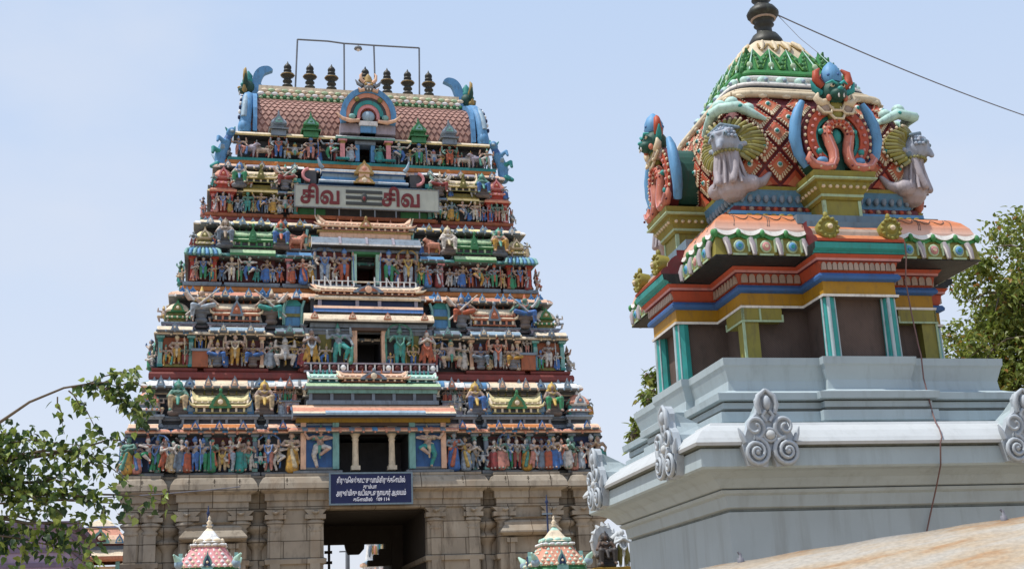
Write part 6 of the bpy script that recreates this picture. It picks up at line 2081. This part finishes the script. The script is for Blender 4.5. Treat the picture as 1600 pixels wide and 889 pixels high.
# crouching corner figures with fan halos
for k in range(4):
    Q = quarter(k) @ Matrix.Translation((-1.13, -1.13, 6.38)) @ Matrix.Rotation(-PI / 4, 4, 'Z') @ Matrix.Scale(1.08, 4)
    # local -y looks outwards along the diagonal
    LI, HD = 's_lilac', 's_head'
    caps = [((0, .06, .02), (0, .04, .26), .17, .13, LI), ((0, .03, .26), (0, .0, .40), .125, .12, LI), ((0, -.03, .47), (0, -.05, .49), .155, .15, HD), ((0, -.18, .43), (0, -.21, .38), .045, .03, HD),
            ((-.06, .05, .04), (-.2, .08, .02), .12, .09, LI), ((.06, .05, .04), (.2, .08, .02), .12, .09, LI), ((-.16, .10, .02), (-.27, .20, .05), .08, .05, LI), ((-.27, .20, .05), (-.33, .26, .14), .05, .028, LI), ((.16, .10, .02), (.27, .20, .05), .08, .05, LI), ((.27, .20, .05), (.33, .26, .14), .05, .028, LI),
            ((-.09, -.04, .34), (-.10, -.08, .16), .05, .045, LI), ((.09, -.04, .34), (.10, -.08, .16), .05, .045, LI), ((-.10, -.08, .16), (-.08, -.12, .03), .045, .04, LI), ((.10, -.08, .16), (.08, -.12, .03), .045, .04, LI),
            ((-.068, -.172, .52), (-.07, -.177, .52), .028, .028, 's_slate'), ((.068, -.172, .52), (.07, -.177, .52), .028, .028, 's_slate'), ((-.07, -.193, .522), (-.07, -.197, .522), .013, .013, 's_black'), ((.07, -.193, .522), (.07, -.197, .522), .013, .013, 's_black'),
            ((-.10, -.14, .575), (0, -.19, .54), .022, .02, HD), ((.10, -.14, .575), (0, -.19, .54), .022, .02, HD), ((-.17, -.06, .60), (.0, -.12, .66), .02, .02, 's_slate'), ((.17, -.06, .60), (.0, -.12, .66), .02, .02, 's_slate'), ((-.19, .02, .44), (.19, .02, .44), .03, .03, HD), ((-.13, .0, .40), (.13, .0, .40), .04, .04, 's_slate')]
    if k == 0:
        cmesh = capsule_mesh('corner_figure', caps, {}, .014)
    o = bpy.data.objects.new('corner_figure', cmesh)
    col.objects.link(o)
    o.parent = shrine
    o.matrix_local = Q
    pl_ = MB()
    for j in range(7):
        a = -PI / 2 + (j - 3) * .42
        c, s_ = math.cos(a), math.sin(a)
        pl_.tube([(.12 * c, .02 + .12 * s_, .38), (.135 * c, .03 + .135 * s_, .26), (.17 * c, .05 + .165 * s_, .12), (.21 * c, .06 + .2 * s_, .0)], [.012, .018, .02, .016], LI, 6)
    for j in range(11):
        a = -PI / 2 + (j - 5) * .28
        pl_.ell((.135 * math.cos(a), .0 + .135 * math.sin(a), .365), .022, 's_fan', 6, 5)
    pl_.build('pleated_drape', o)
    st_ = MB()
    for row, (zz, rr, nn) in enumerate(((.585, .115, 9), (.545, .14, 10), (.50, .155, 10), (.62, .075, 7))):
        for j in range(nn):
            a = -PI / 2 + (j - (nn - 1) / 2) * 2.6 / nn
            if row in (1, 2) and abs(a + PI / 2) < .55:
                continue
            st_.ell((rr * math.cos(a), -.04 + rr * math.sin(a), zz), .022, 's_greyblue' if (j + row) % 2 else HD, 6, 5)
    st_.build('head_curls', o)
    fan = MB()
    nfan = 31
    def fold(c, s_, q, up):
        x_ = q * c
        x_ *= 1.12
        return (x_, max(abs(x_) * .97 - .15 - up, .02 - up), .47 + q * s_ * .86)
    for j in range(nfan):
        a = -.9 + (PI + 1.8) * j / (nfan - 1)
        c, s_ = math.cos(a), math.sin(a)
        fan.tube([fold(c, s_, .14, .0), fold(c, s_, .24, .03), fold(c, s_, .31, .012)], [.018, .026, .024], 's_olive' if j % 2 else 's_fan', 6)
        fan.ell(fold(c, s_, .328, .012), .018, 's_cream', 6, 5)
    ring = [[fold(math.cos(a), math.sin(a), q_, .0) for q_ in (.1, .2, .30)] for a in [-.9 + (PI + 1.8) * j / 30 for j in range(31)]]
    fan.add([v for r_ in ring for v in r_] + [(v[0], v[1] + .03, v[2]) for r_ in ring for v in r_], [(j * 3 + q_, j * 3 + q_ + 1, j * 3 + q_ + 4, j * 3 + q_ + 3) for j in range(30) for q_ in range(2)] + [(93 + j * 3 + q_ + 3, 93 + j * 3 + q_ + 4, 93 + j * 3 + q_ + 1, 93 + j * 3 + q_) for j in range(30) for q_ in range(2)] + [(j * 3 + 2, j * 3 + 95, j * 3 + 98, j * 3 + 5) for j in range(30)], 's_olive')
    fan.build('fan_halo', o)
    cr = MB()
    cr.tube([(x_, abs(x_) * .9 - .08, z_) for x_, z_ in ((-.36, .74), (-.26, .80), (-.14, .88), (0, .85), (.14, .88), (.26, .80), (.36, .74))], [.02, .045, .06, .06, .06, .045, .02], 's_mint', 8)
    for x_, z_ in ((-.2, .88), (-.07, .95), (.07, .95), (.2, .88)):
        cr.ell((x_, abs(x_) * .85 + .0, z_), (.075, .07, .06), 's_mint', 9, 6)
    for x_ in (-.17, .17):
        cr.ell((x_, abs(x_) * .9 - .13, .87), (.035, .03, .022), 's_teal', 7, 5)
    cr.build('crest', o)

# ------------------------------------------------------------------ cables
def cable(pts, r, label, mat='iron', sag=0.0, name='cable'):
    P = [Vector(p) for p in pts]
    if sag and len(P) == 2:
        a, b = P
        P = [a.lerp(b, t / 16) - Vector((0, 0, sag * 4 * (t / 16) * (1 - t / 16))) for t in range(17)]
    m_ = MB()
    m_.tube(P, r, mat, 6)
    return tag(m_.build(name), label, 'cable')
paint('wire_dark', (0.17, 0.17, 0.20), dirt=0.1)
paint('wire_red', (0.16, 0.09, 0.085), dirt=0.2)
RS = Matrix.Rotation(SYAW, 3, 'Z')
def sl(x, y, z):
    return SO + RS @ Vector((x, y, z))
cable([sl(.2, 0, 9.2), (8.394 + .3, 18.677 + .5, 9.60)], .009, 'thin overhead wire strung from the dome finial into the sky', 'wire_dark', .06)
cable([sl(.2, -.02, 9.18), sl(.35, -.25, 8.75), sl(.42, -.55, 8.4)], .004, 'very thin slack wire dropping from the finial onto the green leaf cap', 'wire_dark')
cable([sl(.48, -1.84, 5.55), sl(.49, -1.82, 5.4), sl(.50, -1.72, 5.15), sl(.53, -1.70, 4.8), sl(.56, -1.70, 4.45), sl(.57, -1.71, 4.33), sl(.575, -1.69, 4.10), sl(.57, -1.74, 3.9), sl(.56, -1.80, 3.7), sl(.49, -1.94, 3.615), sl(.46, -2.00, 3.575), sl(.43, -2.10, 3.51), sl(.40, -2.18, 3.40), sl(.37, -2.19, 3.34), sl(.37, -2.14, 3.13), sl(.45, -1.87, 2.95), sl(.42, -1.75, 2.71), sl(.34, -1.75, 2.5), sl(.3, -1.75, 2.0)],
      .008, 'reddish cable running down the front of the painted shrine', 'wire_red')

# ------------------------------------------------------------------ small shrines standing before the gateway
def small_shrine(loc, yaw, rad, zb, zt, cA, cB, cC, cD, label):
    e = empty('small_shrine', loc, yaw)
    tag(e, label, 'shrine', 'small shrines in front of the gateway')
    H = zt - zb
    b_ = MB()
    b_.plan(sq(rad * .86), [(.2, 0), (.2, .4), (.05, .5), (0, .55), (0, zb - .5), (.1, zb - .45), (.2, zb - .36), (.2, zb - .3), (.05, zb - .18), (.02, zb - .1)], ['stone', 'stone', 'cream', 'cream', 'palegreen', 'palegreen', 'cream', 'salmon', 'greyblue'])
    for s_ in (-1, 1):
        for q in (-1, 1):
            pilaster(b_, s_ * rad * .8, q * rad * .8, .5, zb - .5, .16, 'palegreen', 'cream')
    b_.build('walls', e)
    d_ = MB()
    prof = [(1.02, -.1), (1.06, -.05), (1.0, 0.0), (1.04, .04), (1.0, .12), (.88, .24), (.72, .38), (.58, .50), (.62, .52), (.58, .57), (.48, .58), (.56, .61), (.34, .74), (.17, .88), (.05, .97)]
    mats = [cD, cD, cD, cA, cA, cA, cA, cC, cC, 'navy', cC, cB, cB, cC]
    rs = []
    n_ = 24
    for r_, t in prof:
        ring = []
        ex = 4.0
        for j in range(n_):
            a = 2 * PI * j / n_ + PI / 4
            c, s_ = math.cos(a), math.sin(a)
            f = (abs(c) ** ex + abs(s_) ** ex) ** (-1 / ex)
            ring.append((rad * r_ * f * c, rad * r_ * f * s_, zb + H * .86 * t))
        rs.append(ring)
    d_.rings(rs, mats, True, True, False)
    for k in range(4):
        d_.T = quarter(k)
        for row in range(5):
            for c_ in range(-4, 5):
                t = .07 + .085 * row
                r_ = rad * (1.03 - .10 * row)
                x = (c_ + .5 * (row % 2)) * rad * .2
                if abs(x) > r_ * .9:
                    continue
                z = zb + H * .86 * t
                w_ = rad * .085
                d_.add([(x, -r_ - .012, z - w_), (x + w_, -r_ - .012, z), (x, -r_ - .005, z + w_), (x - w_, -r_ - .012, z), (x, -r_ - .04, z)], [(0, 1, 4), (1, 2, 4), (2, 3, 4), (3, 0, 4)], cB if (row + c_) % 2 else cC)
        # lotus leaves on the cap
        for j in (-1, 0, 1):
            d_.ell((j * rad * .3, -rad * .48, zb + H * .55), (rad * .16, rad * .07, H * .05), cC, 7, 5)
        for j in (-2, -1, 0, 1, 2):
            d_.ell((j * rad * .24, -rad * .6, zb + H * .47), (rad * .12, rad * .05, H * .028), 'white', 7, 5)
    dome_ = d_.build('dome', e)
    f_ = MB()
    f_.lathe([(.05, 0), (.07, .03), (.035, .06), (.065, .10), (.03, .15), (.02, .17), (.035, .20), (.008, .25)], (0, 0, zb + H * .83), 'cream', 10)
    f_.build('finial', dome_)
    for k in range(4):
        g_ = MB()
        g_.T = quarter(k)
        kudu_plate(g_, 0, -rad * 1.04, zb + .02, rad * .36, H * .32, 'paleteal', 'navy', 'cream', .08)
        g_.box(-rad * .2, rad * .2, -rad * 1.12, -rad * .8, zb - .12, zb + .02, 'paleteal')
        g_.build('gable', e)
        c_ = MB()
        c_.T = quarter(k)
        q = rad * 1.0
        c_.tube([(-q * .92, -q * .92, zb + .05), (-q * 1.02, -q * 1.02, zb + .2), (-q * 1.15, -q * 1.15, zb + .3)], [.09, .07, .02], 'mint', 7)
        c_.ell((-q * .98, -q * .98, zb + .1), (.1, .1, .1), 'paleblue', 7, 5)
        c_.build('corner_ornament', e)
    return e
small_shrine((-6.79, 27.4, 0), R(12), .60, 3.40, 4.50, 'pink', 'white', 'cream', 'green', 'small shrine with a pink and white lozenge dome, on the leafy side of the gate')
small_shrine((.70, 28.2, 0), R(12), .60, 3.18, 4.26, 'salmon', 'cream', 'mint', 'green', 'small shrine with an orange and mint lozenge dome, next to the whitewashed statue pair')
def pole(loc, h, label):
    m_ = MB()
    m_.tube([(0, 0, 0), (0, 0, h)], [.035, .022], 'navy', 7)
    m_.lathe([(.02, h), (.045, h + .05), (.02, h + .1), (.008, h + .22)], (0, 0, 0), 'navy', 8)
    m_.box(-.12, .12, -.02, .02, h - .25, h - .21, 'greyblue')
    return tag(m_.build('pole', None, loc), label, 'pole')
pole((-7.22, 29.0, 0), 4.75, 'slim dark blue pole rising behind the pink domed small shrine')
pole((.60, 30.0, 0), 4.78, 'slim dark blue pole rising behind the orange domed small shrine')

# statue group on an ochre pedestal close to the shrine wall
stg = empty('statue_group', (1.36, 19.9, 0), R(10))
tag(stg, 'whitewashed statue pair with a dark seated figure on an ochre pedestal beside the blue wall', 'statue')
m_ = MB()
m_.plan([(-.28, -.2), (.28, -.2), (.28, .2), (-.28, .2)], [(.06, 0), (.06, .2), (0, .3), (0, 2.55), (.06, 2.6), (.06, 2.68), (-.05, 2.69)], 'ochre')
m_.build('pedestal', stg)
m_ = MB()
arch(m_, -.09, .02, 3.07, .19, .085, 'wash_white', -1.0, PI + 1.0, 16, .14, 1.45)
for j in range(7):
    a_ = .15 + (PI - .3) * j / 6
    m_.tube([(-.09 + .18 * math.cos(a_), .05, 3.07 + .26 * math.sin(a_)), (-.09 + .225 * math.cos(a_ + .1), .05, 3.07 + .33 * math.sin(a_ + .1))], [.045, .012], 'wash_white', 6)
m_.tube([(.04, .0, 3.12), (.12, -.02, 3.20), (.22, -.02, 3.10), (.25, -.02, 2.85), (.25, 0, 2.69)], [.05, .055, .05, .045, .05], 'wash_white', 7)
m_.build('halo_arch', stg)
figure(stg, 'seated', -.09, -.06, 2.69, .62, name='seated_statue')
figure(stg, 'pray', .17, -.10, 2.69, .60, name='praying_statue')
for o in stg.children:
    if o.name.startswith('seated'):
        me = o.data.copy()
        for i, m in enumerate(me.materials):
            me.materials[i] = M['figure_dark'] if m.name != 'figure_skin' else M['brown']
        o.data = me
    if o.name.startswith('praying'):
        me = o.data.copy()
        for i, m in enumerate(me.materials):
            me.materials[i] = M['wash_white'] if m.name != 'figure_cloth' else M['olive']
        o.data = me

# ------------------------------------------------------------------ foreground sheet roof
rf = empty('sheet_roof', (2.4, 6.2, 0))
tag(rf, 'rust stained cream sheet roof sloping below the painted shrine', 'roof')
A, B = Vector((.55, 7.02, 1.905)), Vector((4.6, 5.9, 2.27))
A -= Vector((2.4, 6.2, 0))
B -= Vector((2.4, 6.2, 0))
m_ = MB()
N, K2 = 40, 10
dirn = (B - A)
outw = Vector((-.26, -.96, 0)).normalized()
vs_ = []
for i in range(N + 1):
    t = i / N
    p = A + dirn * t + Vector((0, 0, .035 * 4 * t * (1 - t)))
    for j in range(K2 + 1):
        s_ = j / K2
        q = p + outw * (2.2 * s_) + Vector((0, 0, -.95 * s_ ** 1.25 + .003 * math.sin(t * 62)))
        vs_.append(tuple(q))
fs = [(i * (K2 + 1) + j, i * (K2 + 1) + j + 1, (i + 1) * (K2 + 1) + j + 1, (i + 1) * (K2 + 1) + j) for i in range(N) for j in range(K2)]
nn = len(vs_)
vs2 = [(x, y, z - .03) for x, y, z in vs_]
fs2 = [tuple(nn + k for k in f[::-1]) for f in fs]
edge = []
for i in range(N):
    a, b = i * (K2 + 1), (i + 1) * (K2 + 1)
    edge.append((a, b, b + nn, a + nn))
    a, b = a + K2, b + K2
    edge.append((b, a, a + nn, b + nn))
for j in range(K2):
    a = j
    edge.append((a + 1, a, a + nn, a + 1 + nn))
    a = N * (K2 + 1) + j
    edge.append((a, a + 1, a + 1 + nn, a + nn))
m_.add(vs_ + vs2, fs + fs2 + edge, 'rusty_sheet', True)
m_.build('sheet', rf)
for t in (.04, .5, .96):
    for off_, zz in ((.15, -.08), (1.9, -.87)):
        p = A + dirn * t + outw * off_
        q_ = MB()
        q_.tube([(p.x, p.y, 0), (p.x, p.y, p.z + zz)], .04, 'iron', 7)
        q_.build('post', rf)
for t in (.15, .47):
    p = A + dirn * t + Vector((0, 0, .035 * 4 * t * (1 - t)))
    q_ = MB()
    q_.lathe([(.018, -.02), (.018, .01), (.008, .012), (.008, .03), (.004, .04)], (p.x, p.y - .02, p.z + .005), 'wire_dark', 8)
    q_.tube([(p.x, p.y - .02, p.z + .03), (p.x - .012, p.y - .02, p.z + .05)], .006, 'wire_dark', 5)
    q_.build('bolt', rf)

# ------------------------------------------------------------------ things farther off
pv = empty('distant_pavilion', (-22.0, 66.2, .45), R(14))
tag(pv, 'small painted temple pavilion in the distance between the leaves and the tower', 'pavilion')
m_ = MB()
m_.plan(sq(1.15), [(.3, 0), (.3, 1), (0, 1.1), (0, 5.8), (.1, 5.85)], ['stone', 'stone', 'cream', 'peach'])
m_.build('walls', pv)
for k in range(4):
    for s_ in (-1, 1):
        c_ = MB()
        c_.T = quarter(k)
        c_.box(s_ * .9 - .1, s_ * .9 + .1, -1.28, -1.1, 1.1, 6.1, 'paleteal')
        c_.build('column', pv)
m_ = MB()
m_.plan(sq(1.15), [(.1, 6.1), (.4, 6.2), (.45, 6.35), (.2, 6.6), (.05, 6.7), (.0, 6.9), (.25, 6.98), (.22, 7.2), (-.05, 7.45), (-.35, 7.8), (-.3, 7.85), (-.5, 7.95), (-.7, 8.2), (-1.0, 8.35)], ['salmon', 'salmon', 'cream', 'cream', 'greyblue', 'darkred', 'cream', 'peach', 'salmon', 'cream', 'navy', 'cream', 'cream'])
for k in range(4):
    m_.T = quarter(k)
    kudu_plate(m_, 0, -1.45, 7.0, .9, .8, 'paleteal', 'darkred', 'cream', .3)
    kudu_plate(m_, -.95, -1.4, 7.0, .4, .5, 'skyblue', 'cream', 'teal', .3)
    kudu_plate(m_, .95, -1.4, 7.0, .4, .5, 'skyblue', 'cream', 'teal', .3)
rfp = m_.build('roof', pv)
m_ = MB()
m_.lathe([(.12, 8.3), (.2, 8.45), (.1, 8.6), (.15, 8.7), (.03, 9.1)], (0, 0, 0), 'bronze', 10)
m_.build('finial', rfp)

hb = empty('lilac_house', (-17.0, 39.5, 0), R(14))
tag(hb, 'lilac walled house with dark horizontal strips behind the leaves', 'house')
m_ = MB()
m_.box(-4.5, 2.75, 0, 7, 0, 5.75, 'plaster_lilac')
for z_ in (1.2, 2.4, 3.5, 4.1, 4.55, 5.0, 5.4):
    m_.box(-4.5, 2.79, -.04, 7.04, z_, z_ + .14, 'plaster_lilac_dark')
m_.build('walls', hb)
m_ = MB()
m_.box(-4.7, 2.95, -.25, 7.2, 5.753, 5.95, 'plaster_lilac_dark')
m_.build('roof', hb)
for u in (-3.2, -.8, 1.4):
    w_ = MB()
    w_.box(u - .5, u + .5, -.06, .05, 1.5, 2.9, 'grey')
    w_.build('window', hb)

# beyond the gate: pale tower and a mast
DTU = 13.6
dt = empty('pale_tower', GO + Matrix.Rotation(GYAW, 3, 'Z') @ Vector((DTU, 100, 0)), GYAW)
tag(dt, 'pale painted temple tower glimpsed through the gate opening', 'temple tower')
m_ = MB()
pr, mt = [], []
hw, z_ = 3.4, 0
pr.append((0, 0))
for lv in range(5):
    d0 = -lv * .48
    for dd_, dz, c in ((d0, 2.2, 'white'), (d0 + .3, .1, 'cream'), (d0 + .3, .3, 'peach'), (d0 - .25, .3, 'paleblue')):
        z_ += dz
        pr.append((dd_, z_))
        mt.append(c)
m_.plan(stepped(3.4, -2.6, 2.6, [(-1, 1, .4)]), pr, mt)
rr_ = random.Random(4)
for lv in range(5):
    w_ = 3.4 - lv * .48
    for j in range(16):
        u_ = -w_ + 2 * w_ * (j + .5) / 16
        m_.ell((u_, -2.6 + lv * .48 - .15 - (.4 if abs(u_) < 1 else 0), 2.9 * lv + rr_.uniform(.6, 1.6)), (.16, .16, rr_.uniform(.4, .7)), rr_.choice(['peach', 'cream', 'greyblue', 'salmon', 'teal', 'gold']), 7, 5)
        m_.ell((u_, -2.6 + lv * .48 - .3, 2.9 * lv + 2.6), (.2, .12, .22), rr_.choice(['paleblue', 'cream', 'salmon', 'grey']), 7, 5)
m_.build('tiers', dt)
ms_ = MB()
ms_.tube([(0, 0, 0), (0, 0, 10.2)], [.16, .12], 'iron', 8)
for z_ in (7.4, 8.3, 9.2):
    ms_.box(-.5, .5, -.03, .03, z_, z_ + .08, 'iron')
tag(ms_.build('lamp_mast', None, GO + Matrix.Rotation(GYAW, 3, 'Z') @ Vector((2.2, 30, 0))), 'dark mast with short cross arms seen through the gate', 'mast')

# ------------------------------------------------------------------ trees
def leaf(mb, p, d, n, L, w, m):
    d = d.normalized()
    side = d.cross(n).normalized()
    nn_ = side.cross(d)
    b = p + d * L * .12 + side * w * .34 + nn_ * L * .03
    c = p + d * L * .38 + side * w * .5 + nn_ * L * .06
    e = p + d * L * .68 + side * w * .24
    t = p + d * L - nn_ * L * .14
    b2 = b - side * w * .68
    c2 = c - side * w
    e2 = e - side * w * .48
    f0 = p + d * L * .1
    f1 = p + d * L * .45 - nn_ * L * .02
    mb.add([f0, b, c, e, t, e2, c2, b2, f1], [(0, 1, 2, 8), (8, 2, 3, 4), (8, 4, 5, 6), (0, 8, 6, 7)], m)

def rvec(r, s=1.0):
    return Vector((r.uniform(-s, s), r.uniform(-s, s), r.uniform(-s, s)))

def twig(br, lv, r, p0, p1, sag, n_leaf, L, spread, mats, rad=.012):
    pts = []
    for k in range(9):
        t = k / 8
        q = p0.lerp(p1, t) + Vector((0, 0, -sag * t * t + sag * .35 * math.sin(PI * t)))
        pts.append(q + rvec(r, .012))
    br.tube(pts, [rad * (1 - .75 * k / 8) for k in range(9)], 'bark', 6)
    for k in range(n_leaf):
        t = r.uniform(.12, 1.0)
        i = min(7, int(t * 8))
        q = pts[i].lerp(pts[i + 1], t * 8 - i) + rvec(r, spread)
        d = Vector((r.uniform(-.7, .7), r.uniform(-.7, .7), r.uniform(-1.2, .1)))
        leaf(lv, q, d, rvec(r) + Vector((0, 0, .8)), L * r.uniform(.7, 1.2), L * r.uniform(.6, .85), r.choice(mats))

# near tree: stem stands outside the frame, its twigs reach in
def V(*a):
    return Vector(a)
r = random.Random(3)
nt = empty('peepal_tree', (-7.4, 12.6, 0))
tag(nt, 'leafy tree with drooping heart shaped leaves and one long bare arching twig', 'tree')
T0 = V(-7.4, 12.6, 0)
tk, bb, lv = MB(), MB(), MB()
tk.tube([(0, 0, 0), (.1, .05, 1.2), (.25, -.05, 2.4), (.6, -.1, 3.2)], [.26, .2, .16, .1], 'bark', 12)
tk.tube([(.1, .05, 1.3), (-.5, .2, 2.4), (-1.1, .3, 3.6)], [.15, .12, .06], 'bark', 10)
def tt(x, y, z):
    return V(x, y, z) - T0
fork = V(.6, -.1, 3.2)
bb.tube([fork, tt(-6.2, 12.2, 3.55), tt(-5.3, 11.95, 3.72), tt(-4.98, 11.85, 3.86), tt(-4.72, 11.88, 4.05), tt(-4.42, 11.95, 4.19), tt(-4.2, 12.0, 4.23), tt(-4.0, 12.0, 4.24)], [.05, .032, .02, .016, .013, .011, .009, .006], 'bark', 7)
LM = ['leaf_peepal', 'leaf_dark', 'leaf_dark', 'leaf_bright', 'leaf_bright']  # dark leaves paint in backlit shade, bright ones sunlit highlights
L = .088
for p0, p1, sg_, n_ in (((-4.35, 11.97, 4.2), (-3.62, 12.1, 4.1), .22, 95), ((-4.2, 12, 4.22), (-3.72, 12.1, 4.45), .1, 50), ((-4.4, 12, 4.18), (-4.02, 12.0, 3.72), .08, 34), ((-4.1, 12, 4.2), (-3.66, 12.1, 3.92), .12, 60), ((-4.5, 11.97, 4.1), (-4.4, 12, 3.8), .05, 12),
                         ((-3.9, 12.0, 4.2), (-3.58, 12.15, 4.2), .2, 40)):
    b1_ = MB()
    twig(b1_, lv, r, tt(*p0), tt(*p1), sg_, int(n_ * 1.05), L, .065, LM, .008)
    b1_.build('branch', nt)
for p0, p1, sg_, n_ in (((-5.6, 12, 3.6), (-4.2, 12.1, 3.78), .15, 130), ((-5.4, 12, 3.5), (-3.95, 12.15, 3.62), .22, 110), ((-4.6, 12.05, 3.6), (-3.82, 12.2, 3.45), .18, 60), ((-5.2, 12, 3.35), (-4.1, 12.1, 3.32), .16, 110), ((-5.3, 12, 3.4), (-4.35, 12.0, 3.05), .1, 110),
                         ((-5.4, 12, 3.2), (-4.0, 12.1, 3.12), .08, 80), ((-5.4, 12, 3.1), (-3.65, 12.2, 3.12), .06, 70), ((-4.2, 12.1, 3.15), (-3.42, 12.2, 3.12), .04, 46), ((-5.2, 12, 3.0), (-4.2, 12.1, 2.86), .1, 110), ((-5.3, 12, 2.85), (-4.05, 12.1, 2.62), .1, 130), ((-4.7, 12, 2.9), (-3.95, 12.15, 2.88), .08, 50),
                         ((-5.5, 12.1, 3.75), (-4.75, 12.1, 3.82), .1, 80), ((-5.5, 12, 3.5), (-4.8, 12, 3.55), .12, 110), ((-5.5, 12, 3.3), (-4.6, 12.1, 3.25), .12, 130), ((-5.5, 12.2, 3.0), (-4.7, 12.1, 2.7), .12, 110), ((-4.6, 12.1, 3.3), (-4.3, 12.0, 3.35), .08, 46), ((-4.3, 12.1, 3.6), (-3.8, 12.2, 3.75), .1, 40)):
    b1_ = MB()
    twig(b1_, lv, r, tt(*p0), tt(*p1), sg_, int(n_ * (1.2 if p0[0] < -4.9 else .8)), L, .13, LM, .012)
    b1_.tube([fork, (fork + tt(*p0)) / 2 + V(0, 0, .1), tt(*p0)], [.05, .03, .014], 'bark', 6)
    b1_.build('branch', nt)
for k in range(60):
    p0 = V(r.uniform(-1.6, .6), r.uniform(-1.2, 1.2), r.uniform(2.4, 4.4))
    twig(tk, lv, r, p0, p0 + V(r.uniform(-.5, .6), r.uniform(-.5, .5), r.uniform(-.3, .3)), .1, 26, L, .09, LM, .012)
tk.build('trunk', nt)
bb.build('branch', nt)
lv.build('crown', nt)

def big_tree(name, loc, h, blobs, nleaf, L, mats, seed, label, limbs=8):
    r_ = random.Random(seed)
    e = empty(name, loc)
    tag(e, label, 'tree')
    t_, l_ = MB(), MB()
    t_.tube([(0, 0, 0), (.12, .05, h * .2), (.05, -.1, h * .42), (.2, 0, h * .6)], [h * .045, h * .036, h * .028, h * .018], 'bark', 12)
    tot = sum(b[3] ** 2 for b in blobs)
    for bx, by, bz, br__, *sh in blobs:
        c = V(bx, by, bz)
        t_.tube([V(.08, -.05, h * .36), V(bx * .4, by * .4, h * .36 + (bz - h * .36) * .55), c], [h * .02, h * .013, .03], 'bark', 7)
        for q in range(5):
            d = rvec(r_).normalized() * br__ * .8
            t_.tube([c, c + d * .5 + V(0, 0, .1), c + d], [.035, .022, .008], 'bark', 5)
        k = int(nleaf * br__ ** 2 / tot)
        # sub-clumps give an uneven outline with gaps
        subs = [c + rvec(r_).normalized() * br__ * r_.uniform(.3, 1.0) for _ in range(max(8, int(br__ * 16)))]
        for j in range(k):
            s0 = r_.choice(subs)
            q = s0 + rvec(r_).normalized() * r_.random() ** .5 * br__ * .34
            d = Vector((r_.uniform(-1, 1), r_.uniform(-1, 1), r_.uniform(-1.2, .5)))
            leaf(l_, q, d, rvec(r_) + V(0, 0, .9), L * r_.uniform(.6, 1.3), L * r_.uniform(.35, .6), r_.choice(mats))
    t_.build('trunk', e)
    l_.build('crown', e)
    return e
big_tree('shade_tree', (11.2, 25.4, 0), 9.5, [(-.6, -1.2, 8.75, 1.15), (-1.45, -1.4, 7.9, .95), (-1.9, -1.5, 6.7, .95), (-.8, -1.6, 7.0, 1.3), (-2.1, -1.3, 5.9, .9), (-1.1, -1.6, 5.7, 1.25), (.6, -.8, 7.9, 1.5), (.5, -1.2, 6.3, 1.4), (.2, .8, 7.8, 1.6), (1.6, .4, 6.8, 1.7), (-1.9, -1.3, 4.9, 1.0), (-.5, -1.4, 4.6, 1.2), (-1.5, 1.0, 6.4, 1.3), (.6, -1, 4.9, 1.3)],
         42000, .15, ['leaf_neem'] * 16 + ['leaf_bright'] * 5 + ['leaf_rust'], 21, 'dense green tree with yellowing and rusty leaves rising behind the shrine')
big_tree('young_tree', (3.0, 22.4, 0), 6.0, [(-.62, -.6, 6.02, .26), (-.7, -.7, 5.6, .3), (-.85, -.75, 5.3, .25), (-.98, -.8, 4.95, .2), (-.2, -.2, 5.6, .6), (.4, .2, 5.9, .7), (.1, .1, 5.1, .7)], 2600, .15, ['leaf_neem', 'leaf_neem', 'leaf_bright'], 8, 'slender tree whose leafy tips show past the far edge of the blue base')
cable([(-15.5, 36.5, 6.25), (-9.9, 44.2, 7.35)], .02, 'thin service wire crossing the gap between the leaves and the tower', 'wire_dark', .1)
